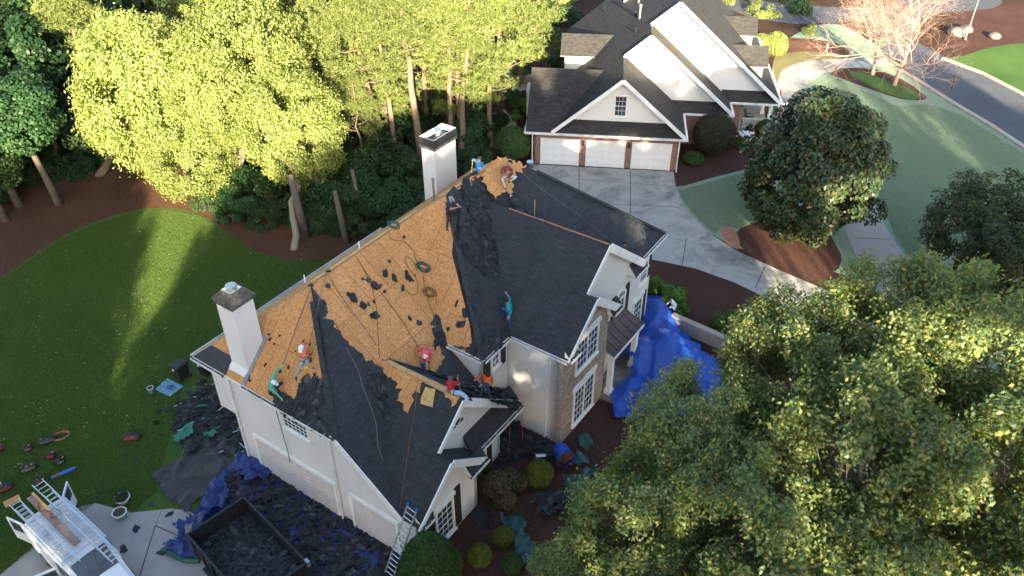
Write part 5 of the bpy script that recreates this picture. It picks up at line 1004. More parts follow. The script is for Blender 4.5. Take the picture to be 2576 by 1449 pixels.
D('shingle_debris', [r4(*p) for p in ((700,370),(760,350),(810,385),(760,400),(710,395))], 40, .35, 'loose shingles at the foot of the roof valley', pl='P3', hmax=.12, seed=15)
D('plastic_sheeting', [rB(*p) for p in ((1050,700),(1150,690),(1260,800),(1340,880),(1460,1000),(1560,1090),(1400,1040),(1220,960),(1150,800))], 40, .55, 'crumpled silver grey sheeting between the two lower workers', pl='K1R', hmax=.35, seed=16, cat='sheeting', mats=('galv', 'flash', 'scrapb'))
# ---- single scraps one can count
def scrap(x, y, pl=None, s=.3, seed=0, group=None, label='', flat=True, h=.03):
    R = random.Random(seed); p = on(pl, x, y) if pl else P(x, y, 0); n = PL[pl][1] if pl else np.array([0, 0, 1.]); u = np.cross(n, [cos(seed), sin(seed), .1]); u /= np.linalg.norm(u); v = np.cross(n, u); k = 11; w = s * R.uniform(.6, 1.1); hh = s * R.uniform(.3, .6)
    pts = [p + n * h + u * w * cos(2*pi*i/k) * R.uniform(.5, 1.1) * .7 + v * hh * sin(2*pi*i/k) * R.uniform(.5, 1.1) for i in range(k)]
    mb = MB(); mb.slab(pts, .012); o = mb.build('shingle_scrap', M['scrap' if seed % 3 else 'felt']); tag(o, label, 'shingle scrap', group); return o
gl = 'torn shingle scraps scattered on the bare sheathing'
for i, (x, y) in enumerate(((1850,650),(1915,678),(1990,715),(1945,795),(1860,745),(1795,785),(1990,790),(1660,1045),(1690,960),(1725,1080),(1500,1085),(1540,1095),(1575,1130),(1600,1150),(1610,1140),(1580,1250),(1575,1350),(1590,1340),(1810,1040),(1830,1080),(1870,1060),(1785,1155),(1425,1210),(1255,1135),(1215,1265),(1540,1265),(2035,960),(2050,1070),(1835,1365),(1905,1400),(1990,1410),(2110,1440),(2200,1405),(2195,1412),(1500,1275),(1655,1175),(2170,1260),(2230,1330))):
    V_ = r1(x, y); pl = 'P2' if V_[0] < 1100 + (V_[1] - 830) * .25 else 'RS'
    if V_[0] < 800: pl = 'LH'
    scrap(*V_, pl, .18 + .38 * ((i * 7) % 5) / 5, i + 1, gl, 'small torn scrap of black shingle lying on the bare sheathing')
for i, (x, y) in enumerate(((400,240),(395,240),(345,680),(675,710),(780,480),(890,340),(475,380),(410,310),(550,260),(120,850),(130,900),(560,770),(1030,720),(720,1180))): scrap(*rA(x, y), 'LH', .12 + .03 * (i % 4), i + 60, gl, 'small torn scrap of black shingle lying on the bare sheathing')
gl = 'torn shingle scraps lying on the back lawn'
for i, (x, y) in enumerate(((1650,1055),(1540,1135),(1420,1235),(1480,1240),(1300,1285),(1375,1270),(1275,1375),(1450,1415),(1490,1350),(1620,1130),(1700,1110))): scrap(*r5(x, y), None, .45 if i else .7, i + 80, gl, 'torn black shingle piece lying on the back lawn near the debris')
for i, (x, y, l) in enumerate(((990,388,'rectangular shingle piece on the lawn below the red tool bag'), (1065,425,'shingle piece beside the thin cord on the lawn'), (1175,760,'shingle piece on the lawn beside the black tarp edge'), (1325,842,'small shingle scrap on the concrete by the lawn'), (1062,958,'long curled shingle strip on the concrete'), (1250,1145,'small shingle scrap at the end of the green tarp'), (1225,128,'shingle piece alone on the lawn above the green tarp'), (1245,40,'narrow shingle piece on the lawn far from the pile'))):
    scrap(*mk(0, 1022.4, .32244)(x, y), None, .35, i + 100, None, l)
mb = MB(); p = [on('K1L', *r3(*q)) + PL['K1L'][1] * .06 for q in ((1465,335),(1522,350),(1505,455),(1435,435),(1438,400))]; mb.slab(p, .03); tag(mb.build('foam_pad', plain('ochre_foam', (.50,.34,.13), .85, var=.3, sc=6)), 'ochre foam pad lying on the dark shingles near the small gable', 'foam pad')
p = on('LH', *rA(925, 705)); mb = MB(); mb.beam(p + PL['LH'][1] * .05 + np.array([-.2, .0, 0]), p + PL['LH'][1] * .05 + np.array([.25, .08, 0]), .22, .05, PL['LH'][1]); tag(mb.build('foam_pad', plain('yellow_foam', (.55,.38,.12), .85, var=.2)), 'yellow kneeling pad under the worker in salmon', 'foam pad')
# ---- ropes and hoses
def rope(pts, m, label, r=.014, pl=None, cat='rope', name='safety_rope', h=.03, world=None):
    w = world or [(on(p[2], p[0], p[1], h + (p[3] if len(p) > 3 else 0)) if len(p) > 2 and p[2] else (on(pl, p[0], p[1], h) if pl else P(p[0], p[1], h))) for p in pts]
    w = [np.array(q) for q in w]; q = []
    for i in range(len(w) - 1):
        p0, p1, p2, p3 = w[max(i-1, 0)], w[i], w[i+1], w[min(i+2, len(w)-1)]; k = max(2, int(np.linalg.norm(p2 - p1) / .15)); k = min(k, 14)
        for t in [j / k for j in range(k)]: q.append(.5 * ((2*p1) + (-p0 + p2) * t + (2*p0 - 5*p1 + 4*p2 - p3) * t*t + (-p0 + 3*p1 - 3*p2 + p3) * t**3))
    q.append(w[-1]); mb = MB(); mb.tube(q, r, 5); return tag(mb.build(name, M[m], None, smooth=True), label, cat)
def rr_(f, pts, *a, **k): return rope([f(*p) for p in pts], *a, **k)
rr_(r1, [(1130,1150),(1075,1290),(1020,1449)], 'ropek', 'grey safety rope from the left anchor down past the mint worker', pl='P2'); rope([r1(1130,1150)+('P2',), r1(1050,1370)+('LH',), rA(830,0)+('LH',), rA(740,250)+('LH',), rA(640,540)+('LH',), rA(585,690)+('LH',.35)], 'ropek', 'thin grey lifeline leading to the raised hand of the worker in mint')
rope([r1(1240,1050)+('P2',), r1(1190,1230)+('LH',), rA(1065,20)+('LH',), rA(1010,200)+('LH',), rA(975,380)+('LH',.5)], 'ropek', 'grey lifeline leading to the worker in salmon'); rr_(r1, [(1130,1130),(1200,1240),(1290,1380),(1330,1449)], 'ropek', 'short grey rope crossing the hip from the left anchor', pl='P2')
rr_(r1, [(1255,1050),(1330,1180),(1430,1320),(1540,1470),(1600,1560)], 'ropek', 'grey rope running down the middle of the bare slope', pl='P2'); rr_(r1, [(1450,920),(1530,1060),(1580,1200),(1605,1350),(1610,1500),(1620,1640)], 'ropet', 'tan rope from the middle anchor straight down the bare slope', pl='P2')
rr_(r1, [(1460,930),(1560,1090),(1680,1240),(1790,1400),(1890,1560),(1960,1650)], 'ropet', 'tan rope slanting toward the pink shirted worker', pl='P2'); rr_(r1, [(1690,760),(1700,800),(1790,815),(1850,870),(1890,970),(1930,1050),(1940,1150)], 'yellow', 'curved ochre hose running to the coiled ropes', pl='P2', cat='hose', name='air_hose', r=.018)
rr_(r1, [(1905,1010),(1860,960),(1815,915),(1805,950),(1830,1010),(1880,1080),(1895,1150),(1885,1190),(1850,1195),(1810,1160)], 'yellow', 'looped ochre hose hooking left of the coiled ropes', pl='P2', cat='hose', name='air_hose', r=.018); rr_(r1, [(2130,640),(2080,740),(2040,860),(2005,980),(2000,1080),(2020,1190),(2028,1270)], 'ropet', 'tan rope from the navy shirted worker to the rope coil', pl='P2')
rr_(r1, [(1950,1160),(1970,1250),(1990,1300),(2010,1360),(2025,1470)], 'ropek', 'dark cord below the rope coil', pl='P2'); rr_(r2, [(790,380),(900,470),(1050,590),(1200,700),(1400,840),(1600,1000),(1740,1110)], 'ropek', 'long grey lifeline crossing the right roof slope', pl='P4')
rr_(r2, [(693,640),(693,800),(698,1000),(702,1200),(705,1440)], 'ropeb', 'thin green lifeline hanging straight down the dark slope', pl='P3'); rr_(r2, [(1450,1040),(1400,1150),(1320,1290),(1260,1420)], 'ropeb', 'green rope trailing down the large gable slope', pl='K3L'); rr_(r2, [(1110,930),(1080,1100),(1040,1240),(1000,1400)], 'ropeb', 'second green rope left of the trailing one', pl='K3L')
rr_(r4, [(1110,0),(1040,120),(960,260),(900,310),(850,350),(840,390),(870,415),(920,390),(950,330),(960,270),(900,270),(860,320)], 'ropeb', 'looped end of the green rope on the gable slope', pl='K3L'); rr_(r3, [(990,100),(1060,230),(1090,330),(1140,460),(1170,560),(1180,680),(1210,770)], 'ropek', 'black air hose curving down the shingled slope', pl='P2', cat='hose', name='air_hose', r=.02)
rope([r3(1415,285)+('K1L',), r3(1400,450)+('K1L',), r3(1370,640)+('K1L',), r3(1340,840)+('K1L',), r3(1310,1050)+('K1L',)], 'ropet', 'brown rope hanging over the low slope to the ladder'); rr_(r2, [(680,330),(620,440),(570,580),(540,700),(525,780)], 'ropet', 'tan rope over the bare patch at the peak', pl='P3')
def coil(x, y, pl, R0, m, label, n=5, seed=1, z=None):
    R = random.Random(seed); c = on(pl, x, y, .05) if pl else P(x, y, .04); nv = PL[pl][1] if pl else np.array([0, 0, 1.]); u = np.cross(nv, [1, 0, .1]); u /= np.linalg.norm(u); v = np.cross(nv, u); pts = []
    for i in range(n * 14): a = 2 * pi * i / 14; rr = R0 * (.75 + .25 * sin(i * .7 + seed) + R.uniform(-.1, .1)); pts.append(c + u * rr * cos(a) * (.62 if pl else 1) + v * rr * sin(a) + nv * (.01 * (i / 14) + R.uniform(0, .02)))
    mb = MB(); mb.tube(pts, .017, 5); return tag(mb.build('rope_coil', M[m], None, smooth=True), label, 'rope coil')
coil(*r1(1930,1000), 'P2', .42, 'ropeb', 'tangled blue-green rope coil in the middle of the bare slope', 6, 2); coil(*r1(1975,1180), 'P2', .40, 'ropet', 'tan rope coil just below the green coil', 6, 3); coil(*r1(1720,700), 'P2', .35, 'ropeb', 'green rope bundle lying at the ridge', 5, 4)
for i, (x, y) in enumerate(((1130,1130),(1255,1030))): p = on('P2', *r1(x, y), .03); mb = MB(); mb.beam(p - [.12,0,0], p + [.12,.02,0], .08, .06); mb.tube([p, p + [0,0,.12], p + [.06,0,.12], p + [.06,0,0]], .015, 6); tag(mb.build('rope_anchor', M['blackmetal']), 'steel rope anchor on the ridge, ' + ('left of the pair' if i == 0 else 'right of the pair'), 'rope anchor')
cord = lambda pts, m, l, r=.012: rope([mk(0, 1022.4, .32244)(*p) for p in pts], m, l, r, name='cord', cat='cord')
cord([(1200,330),(1190,370),(1150,400),(1140,430),(1090,435)], 'ropek', 'thin dark cord on the lawn above the two shingle pieces'); cord([(870,630),(830,640),(790,650),(760,690),(740,730)], 'ropek', 'dark cord snaking across the lawn to the concrete corner'); cord([(620,665),(660,650),(720,655),(740,665),(700,680),(650,678),(630,668)], 'rust', 'reddish looped cord lying on the lawn behind the ladders')
rope(None, 'orange', 'orange cord hanging from the lower eave', .015, name='hanging_cord', cat='cord', world=[HW(10.4,8.0,2.95), HW(10.42,8.0,1.8), HW(10.4,8.05,.9)]); rope(None, 'ropet', 'brown rope hanging from the small gable gutter', .012, world=[HW(10.45,6.9,2.95), HW(10.5,6.8,1.9), HW(10.45,6.7,1.2)])
# ---- ladders
def ladder(name, p0, p1, side, W_=.42, n=16, label='', m='alu', tips=True, group=None):
    p0, p1, side = (np.array(v, float) for v in (p0, p1, side)); d = p1 - p0; L = np.linalg.norm(d); d /= L; side = side - d * (side @ d); side /= np.linalg.norm(side); up = np.cross(d, side); root = empty(name, p0, label, 'ladder', group)
    for s in (-1, 1): mb = MB(); mb.beam(p0 + side * s * W_/2, p1 + side * s * W_/2, .035, .085, up); mb.build('rail', M[m], root)
    for i in range(n): q = p0 + d * L * (i + .5) / n; mb = MB(); mb.tube([q - side * W_/2, q + side * W_/2], .02, 6); mb.build('rung', M[m], root)
    if tips:
        for s in (-1, 1): mb = MB(); q = p1 + side * s * W_/2; mb.box(q[0]-.04, q[0]+.04, q[1]-.04, q[1]+.04, q[2]-.02, q[2]+.08); mb.build('end_cap', M['blue'], root)
    return root
A, B = P(*r3(1275,1460), 0), P(*r3(1382,1045), 4.0); A2 = A + (A - B) * .25; A2[2] = .02
ladder('extension_ladder', A2, B, np.array([ea[0], ea[1], 0]), .46, 16, 'aluminium extension ladder leaning on the low eave beside the cone shaped evergreen')
ladder('extension_ladder', A2 + np.array([.03,-.09,.02]), A2 + (B - A2) * .62 + np.array([.03,-.09,.02]), np.array([ea[0], ea[1], 0]), .38, 11, 'lower section of the extension ladder with white rope, in front of the longer one', tips=False) if 0 else None
# ---- white van
VD = np.array([.787, -.617]); VO = np.array([-20.15, 22.6]); vrz = atan2(VD[1], VD[0])
van = empty('white_van', (VO[0], VO[1], 0), 'white cargo van with open doors and ladders on its roof rack', 'van', rz=vrz)
def VB(name, m, fn, parent=van, smooth=False): mb = MB(); fn(mb); o = mb.build(name, m, None, smooth=smooth, merge=smooth); o.parent = parent; return o
def body(mb):          # sections along x (rear 0 -> front 5.6), half width, roof height
    secs = [(0, .90, 1.95, .55), (.12, .96, 2.0, .45), (3.1, .97, 2.0, .45), (3.6, .95, 1.96, .45), (4.45, .90, 1.28, .45), (5.3, .84, 1.08, .45), (5.55, .70, .85, .5)]
    rings = []
    for x, w, zt, zb in secs: rings.append([(x, -w, zb), (x, w, zb), (x, w, zb + (min(zt, 1.15) - zb) * .9), (x, w * .97 if zt > 1.3 else w * .95, zt - .22), (x, w * .80, zt - .03), (x, 0, zt + .03), (x, -w * .80, zt - .03), (x, -w * .97 if zt > 1.3 else -w * .95, zt - .22), (x, -w, zb + (min(zt, 1.15) - zb) * .9)])
    for i in range(len(rings) - 1):
        for k in range(9): l = (k + 1) % 9; mb.face([rings[i][k], rings[i+1][k], rings[i+1][l], rings[i][l]])
    mb.face(rings[-1])
    # rear opening: only a rim and an inner dark box
VB('body', M['white'], body, smooth=False)
VB('cargo_floor', M['black'], lambda mb: (mb.box(.02, 3.2, -.85, .85, .52, .56), mb.box(3.15, 3.2, -.85, .85, .56, 1.8)))
VB('windshield', M['glass'], lambda mb: [mb.face(q_) for q_ in ([(3.64,-.74,1.96),(4.42,-.72,1.30),(4.42,0,1.36),(3.64,0,2.01)], [(3.64,0,2.01),(4.42,0,1.36),(4.42,.72,1.30),(3.64,.74,1.96)])])
for s in (-1, 1):
    VB('side_window', M['glass'], lambda mb: mb.face([(2.75,s*.985,1.15),(3.9,s*.975,1.15),(3.65,s*.955,1.72),(2.75,s*.965,1.74)][::s]))
    VB('headlight', M['galv'], lambda mb: mb.box(5.36,5.5,s*.62-.13,s*.62+.13,.72,.9))
    for x in (.95, 4.5):
        w = VB('wheel', M['black'], lambda mb: mb.tube([(x, s*.72, .34), (x, s*.98, .34)], .34, 20)); VB('rim', M['galv'], lambda mb: mb.tube([(x, s*.975, .34), (x, s*.99, .34)], .2, 14), w)
VB('mirror', M['black'], lambda mb: (mb.beam((3.95,.93,1.2),(4.0,1.15,1.28),.05,.06), mb.box(3.93,4.08,1.10,1.30,1.15,1.5))); VB('mirror', M['black'], lambda mb: (mb.beam((3.95,-.93,1.2),(4.0,-1.15,1.28),.05,.06), mb.box(3.93,4.08,-1.30,-1.10,1.15,1.5)))
def door(x, y, ang, w, name='rear_door', lo=.55, hi=1.92, plate=False):
    c, s = cos(ang), sin(ang); T = lambda u, d, z: (x + c*u - s*d, y + s*u + c*d, z)
    d_ = VB(name, M['white'], lambda mb: (mb.box(0, w, -.03, .03, lo, 1.15, T), mb.box(0, .1, -.03, .03, 1.15, hi, T), mb.box(w-.1, w, -.03, .03, 1.15, hi, T), mb.box(.1, w-.1, -.03, .03, hi-.1, hi, T)))
    VB('door_window', M['glass'], lambda mb: mb.box(.1, w-.1, -.01, .01, 1.15, hi-.1, T), d_)
    if plate:
        pl_ = VB('licence_plate', M['lblue'], lambda mb: mb.box(w*.3, w*.75, -.05, -.03, .75, .93, T), d_); VB('plate_marks', M['navyink'], lambda mb: [mb.box(w*(.34+.06*i), w*(.375+.06*i), -.056, -.05, .80, .88, T) for i in range(6)], pl_)
door(.0, -.90, radians(195), .88, plate=True); door(.0, .90, radians(140), .88)
# front passenger (near) door and sliding door opened
door(3.9, -.97, radians(238), 1.0, 'front_door', .5, 1.72); door(3.0,-1.02, radians(250), .9, 'side_door', .5, 1.72)
rack = VB('roof_rack', M['alu'], lambda mb: [mb.beam((x,-.92,2.16),(x,.92,2.16),.05,.04) for x in (.5,1.6,2.7,3.4)] + [mb.beam((.3,y,2.13),(3.6,y,2.13),.04,.04) for y in (-.9,.9)] + [mb.beam((x,y,2.0),(x,y,2.15),.04,.04,(1,0,0)) for x in (.5,1.6,2.7,3.4) for y in (-.9,.9)])
VB('mesh_tray', M['alu'], lambda mb: [mb.beam((x,-.86,2.185),(x,-.2,2.185),.012,.012) for x in [1.2+.14*i for i in range(18)]] + [mb.beam((1.2,y,2.187),(3.7,y,2.187),.012,.012) for y in (-.8,-.65,-.5,-.35,-.2)] + [mb.beam((x,.2,2.185),(x,.86,2.185),.012,.012) for x in [.8+.14*i for i in range(18)]] + [mb.beam((.8,y,2.187),(3.3,y,2.187),.012,.012) for y in (.2,.35,.5,.65,.8)])
def VW(x, y, z): return np.array([VO[0] + VD[0]*x - VD[1]*y, VO[1] + VD[1]*x + VD[0]*y, z])
sd_ = np.array([-VD[1], VD[0], 0])
ladder('extension_ladder', VW(-1.25,.55,2.28), VW(4.9,.55,2.28), sd_, .44, 20, 'long extension ladder on the van roof reaching out past the rear, house side', tips=False); ladder('extension_ladder', VW(-.2,.52,2.37), VW(5.2,.52,2.37), sd_, .36, 18, 'narrower ladder section stacked on the long one, house side', tips=False)
ladder('extension_ladder', VW(-1.0,-.6,2.28), VW(4.0,-.6,2.28), sd_, .40, 17, 'ladder on the near side of the van roof with a brown board on its end', tips=False); ladder('extension_ladder', VW(-.4,-.62,2.37), VW(3.6,-.62,2.37), sd_, .32, 14, 'short ladder stacked on the near side ladder', tips=False)
mb = MB(); mb.beam(VW(-.75,-.03,2.26), VW(3.1,-.03,2.26), .3, .05); tag(mb.build('wood_plank', M['plank']), 'long weathered plank lying along the middle of the van roof', 'plank'); mb = MB(); mb.beam(VW(-.8,.12,2.30), VW(.9,.10,2.30), .10, .09); tag(mb.build('lumber', M['wood']), 'short fresh lumber piece beside the weathered plank', 'plank')
mb = MB(); mb.slab([VW(-1.5,-.95,.9), VW(-1.25,-.45,1.2), VW(-1.0,-.3,1.2), VW(-1.25,-.9,.9)], .03); 
q = [P(*rV(*p), .9) for p in ((35,440),(255,330),(290,400),(75,515))]; mb = MB(); mb.slab(q, .04); tag(mb.build('plywood_board', M['osb']), 'small pale board sticking out behind the near side ladder', 'board')
rope(None, 'red', 'red rope tangled over the van planks', .014, world=[VW(-.1,.0,2.33), VW(.4,-.15,2.3), VW(.8,.1,2.36), VW(1.1,-.05,2.32), VW(1.3,.35,2.42), VW(.9,.3,2.42)])
# ---- trailer
tA, tB, tD = P(*r3(388,995), 1.45)[:2], P(*r3(65,1207), 1.45)[:2], P(*r3(742,1378), 1.45)[:2]
u_ = (tB - tA); Wd = np.linalg.norm(u_); u_ = u_ / Wd; v_ = np.array([-u_[1], u_[0]]); v_ = v_ if v_ @ (tD - tA) > 0 else -v_; Ld = float((tD - tA) @ v_); 
TT = lambda x, y, z: np.array([tA[0] + u_[0]*x + v_[0]*y, tA[1] + u_[1]*x + v_[1]*y, z])
tr = empty('dump_trailer', TT(Wd/2, Ld/2, 0), 'black high sided dump trailer filled with torn shingles', 'trailer'); zt = 1.45
def TBx(name, m, fn, parent=tr): mb = MB(); fn(mb); return mb.build(name, M[m], parent)
TBx('floor', 'black', lambda mb: mb.box(0, Wd, 0, Ld, .5, .56, TT)); TBx('side_panel', 'black', lambda mb: mb.box(-.05, 0, 0, Ld, .5, zt, TT)); TBx('side_panel', 'black', lambda mb: mb.box(Wd, Wd+.05, 0, Ld, .5, zt, TT)); TBx('end_panel', 'black', lambda mb: mb.box(0, Wd, -.05, 0, .5, zt, TT)); TBx('tailgate', 'blackmetal', lambda mb: mb.box(0, Wd, Ld, Ld+.05, .5, zt, TT))
TBx('top_rail', 'blackmetal', lambda mb: (mb.box(-.09, -.001, -.09, Ld+.09, zt, zt+.06, TT), mb.box(Wd+.001, Wd+.09, -.09, Ld+.09, zt, zt+.06, TT), mb.box(0, Wd, -.09, -.001, zt, zt+.06, TT), mb.box(0, Wd, Ld, Ld+.12, zt, zt+.08, TT)))
for i in range(6):
    y = Ld * (i + .5) / 6
    for s in (-.12, Wd + .05): TBx('side_post', 'blackmetal', lambda mb: mb.box(s, s+.07, y-.04, y+.04, .45, zt, TT))
for s in (-.32, Wd+.08):
    for y in (Ld*.45, Ld*.68): TBx('wheel', 'black', lambda mb: mb.tube([TT(s, y, .36), TT(s+.24, y, .36)], .36, 18))
    TBx('fender', 'blackmetal', lambda mb: mb.box(s, s+.24, Ld*.3, Ld*.82, .76, .80, TT))
TBx('marker_light', 'red', lambda mb: mb.box(Wd-.02, Wd+.06, -.1, -.05, zt-.1, zt-.02, TT)); TBx('hinge', 'galv', lambda mb: mb.box(-.16, -.02, Ld-.1, Ld+.15, zt-.2, zt+.1, TT))
R = random.Random(5); mb = MB()
for i in range(620): yy = R.uniform(.1, Ld-.1); p = TT(R.uniform(.1, Wd-.1), yy, .56 + .38 * yy / Ld + .10 * R.random()); (strip if i % 2 else chip)(mb, p, (0, 0, 1), .36, R, 0 if R.random() < .85 else 1)
mb.slab([TT(.0,.0,.575), TT(Wd,.0,.575), TT(Wd,Ld,.93), TT(0,Ld,.93)], .1); tag(mb.build('shingle_load', [M['scrap'], M['scrapb'], M['shingle'], M['galv']]), 'jumbled torn shingles filling the black trailer', 'debris', kind='stuff')
rope(None, 'tarpg', 'folded green tarp roll lying outside the trailer corner', .13, name='tarp_roll', cat='tarp', world=[P(*mk(0,1022.4,.32244)(1265,1120), .12), P(*mk(0,1022.4,.32244)(1350,1160), .14), P(*mk(0,1022.4,.32244)(1450,1200), .12), P(*mk(0,1022.4,.32244)(1560,1200), .12)])
# ---- small things on the lawn
q = P(*r5(1490, 1010)); bx = empty('wheelie_bin', q, 'dark wheeled rubbish bin standing on the lawn by the house', 'bin', rz=radians(-32))
def BN(name, m, fn, parent): mb = MB(); fn(mb); o = mb.build(name, M[m], None); o.parent = parent; return o
def bin_(root):
    BN('bin_body', 'black', lambda mb: mb.box8([(-.24,-.27,.06),(.24,-.27,.06),(.24,.27,.06),(-.24,.27,.06),(-.31,-.36,1.0),(.31,-.36,1.0),(.31,.36,1.0),(-.31,.36,1.0)]), root)
    l = BN('lid', 'darkgreen', lambda mb: (mb.box(-.34,.34,-.40,.38,1.0,1.05), mb.box8([(-.34,-.40,1.05),(.34,-.40,1.05),(.34,.38,1.05),(-.34,.38,1.05),(-.26,-.3,1.12),(.26,-.3,1.12),(.26,.3,1.12),(-.26,.3,1.12)])), root)
    BN('handle', 'black', lambda mb: mb.tube([(-.28,.42,.98),(.28,.42,.98)], .02, 6), root)
    for s in (-1, 1): BN('wheel', 'black', lambda mb: mb.tube([(s*.27,.30,.12),(s*.33,.30,.12)], .12, 14), root)
    BN('sticker', 'white', lambda mb: mb.box(-.14,.0,-.365,-.36,.75,.9), root)
bin_(bx); q = P(*r5(1690, 975)); bx = empty('wheelie_bin', q, 'second dark bin half hidden under the roof corner', 'bin', rz=radians(-32)); bin_(bx)
w = [P(*r5(*p), .03) for p in ((1362,1012),(1493,1078),(1383,1160),(1265,1103))]; bag = empty('vinyl_banner', (w[0]+w[2])/2 * [1,1,0], 'pale blue banner with dark blue emblem lying flat on the lawn', 'banner')
mb = MB(); mb.slab(w, .02); mb.build('banner_sheet', M['lblue'], bag); cN = (w[0]+w[1]+w[2]+w[3])/4; e1, e2 = (w[1]-w[0]), (w[3]-w[0])
bp = lambda u, v: w[0] + e1*u + e2*v + [0,0,.006]
def lines(segs, wd, nm='printed_emblem'):
    mb = MB()
    for s_ in segs:
        for a_, b_ in zip(s_[:-1], s_[1:]): mb.beam(bp(*a_), bp(*b_), wd, .004)
    return mb.build(nm, M['navyink'], bag)
circ = lambda u, v, r, n=14, a0=0, a1=2*pi: [(u + r*cos(a0+(a1-a0)*i/n), v + r*1.2*sin(a0+(a1-a0)*i/n)) for i in range(n+1)]
lines([circ(.55,.42,.10), circ(.55,.42,.05), [(.38,.42),(.55,.22),(.80,.38),(.60,.62),(.42,.62),(.38,.42)]], .045)
R = random.Random(8); lines([[(u, v), (u + R.uniform(.01,.05), v + R.uniform(-.02,.05))] for u in (.06,.12,.18,.24) for v in (.12,.2,.3,.4,.5,.6,.7,.8,.9)] + [[(.3+.06*i,.88),(.34+.06*i,.9)] for i in range(8)], .02, 'printed_lettering')
def potted(x, y, r, label, plant=None, rim='potw', potm='pot', h=.36):
    q = P(x, y, 0); root = empty('plant_pot', q, label, 'plant pot')
    BN('pot', potm, lambda mb: mb.tube([(0,0,0),(0,0,.03),(0,0,h*.6),(0,0,h)], [r*.6, r*.72, r*.92, r], 20), root); BN('rim', rim, lambda mb: [mb.tube([(r*cos(a*2*pi/20), r*sin(a*2*pi/20), h) for a in range(21)], r*.11, 6)], root)
    BN('potting_soil', 'soil', lambda mb: mb.tube([(0,0,h-.06),(0,0,h+.005)], r*.92, 20), root)
    if plant: me = ballmesh('plant', M[plant], r*1.05, 700, .09, 5, .1, .7); o = bpy.data.objects.new('plant', me); C.objects.link(o); o.parent = root; o.location = (0,0,h+.08)
f_ = mk(0, 1022.4, .32244)
potted(*f_(947,865), .30, 'empty teal pot with a white rim on the concrete'); potted(*f_(963,740), .33, 'planted white bowl with grey-green leaves on the lawn', 'L_wood', potm='potw', h=.28); potted(*r5(1237,1130), .16, 'small white and green cup shaped pot beside the blue banner')
def toolbag(pts, label, red=True, seed=1, hose=False):
    w = [P(*mk(0, 1054.3, .15434)(*p), 0) for p in pts]; c = sum(w) / len(w); root = empty('tool_bag', c, label, 'tool bag'); R = random.Random(seed); a, b = w[0], w[1]; d = b - a; L = np.linalg.norm(d); d /= L; s = np.array([-d[1], d[0], 0])
    def seg(o, l, wd, hh, name, m):
        p = c + s * o; k = 9; pts_ = [p + d * (l * (t / k - .5)) + s * R.uniform(-.03, .03) + np.array([0, 0, hh * .55]) for t in range(k + 1)]; mb = MB(); mb.tube(pts_, [wd * (.35 + .65 * sin(pi * min(1, max(0.02, t / k)))**.5) for t in range(k + 1)], 8); mb.build(name, M[m], root, smooth=True)
    seg(-.15, L * .8, .085, .3, 'side_pocket', 'red' if red else 'grey'); seg(.16, L * .8, .08, .3, 'side_pocket', 'red' if red else 'grey'); seg(0, L, .20, .26, 'bag_base', 'black'); 
    for i in range(5): p = c + d * R.uniform(-.35, .35) * L + s * R.uniform(-.1, .1); mb = MB(); mb.tube([p + [0,0,.15], p + [R.uniform(-.2,.2), R.uniform(-.2,.2), .34]], R.uniform(.015, .03), 6); mb.build('tool', M[R.choice(['galv', 'black', 'wood', 'grey', 'blackmetal'])], root)
    mb = MB(); mb.tube([c - d * L * .45 + [0,0,.12], c - d * L * .2 + s * .05 + [0,0,.34], c + d * L * .2 + s * .05 + [0,0,.34], c + d * L * .45 + [0,0,.12]], .022, 6); mb.build('strap', M['black'], root)
    if hose:
        q = c + d * L * .75; mb = MB(); mb.tube([q + d * .42 * cos(t * pi / 8) + s * .25 * sin(t * pi / 8) + [0,0,.06 + .002 * t] for t in range(40)], .035, 6); mb.build('hose_loop', M['rust'], root, smooth=True)
toolbag(((640,420),(930,320)), 'long grey and red tool bag with a red hose loop at its end', False, 1, True); toolbag(((770,640),(920,600)), 'open red and black tool bag above the blue tool tube', True, 2); toolbag(((930,740),(1060,680)), 'small dark pouch beside the open red tool bag', False, 3)
toolbag(((350,860),(620,780)), 'low dark tool bag left of the blue tube', False, 4); toolbag(((10,1200),(230,1080)), 'red tool bag with green hose near the left edge', True, 5); toolbag(((600,1050),(760,1010)), 'tool bag under the end of the long ladder', True, 6); toolbag(((400,520),(540,470)), 'dark pouch at the end of the long grey bag', False, 7)
toolbag(((-40,560),(40,440)), 'red tool bag cut by the left edge of the picture', True, 8)
w = [P(*mk(0,1022.4,.32244)(*p), 0) for p in ((960,260),(1060,260))]; toolbag(tuple(((x/.15434*.32244), ((1022.4 + y*.32244) - 1054.3)/.15434) for x, y in ((960,255),(1110,245))), 'red and black tool bag alone in the middle of the lawn', True, 9)
f9 = mk(0, 1054.3, .15434); A, B = P(*f9(850,955), .12), P(*f9(1225,795), .12); d_ = (B - A) / np.linalg.norm(B - A); root = empty('tool_tube', (A + B) / 2 * [1,1,0], 'blue cylindrical pump lying on the lawn behind the van ladders', 'pump')
mb = MB(); mb.tube([A, B], .09, 14); mb.build('tube_body', M['blue'], root, smooth=False); mb = MB(); mb.tube([A, A + d_ * .35], .095, 14, mi=0); mb.build('grey_sleeve', M['grey'], root); mb = MB(); mb.tube([B, B + d_ * .12], .02, 8); mb.build('nozzle', M['rust'], root)
mb = MB(); mb.tube([A - d_*.02, A + d_*.02], .11, 14); mb.tube([B - d_*.06, B - d_*.02], .11, 14); mb.build('end_ring', M['blue'], root)
q = P(*r4(1090, 1290)); root = empty('rubbish_bag', q, 'blue tarp lined bin tipped over and spilling soil', 'bin')
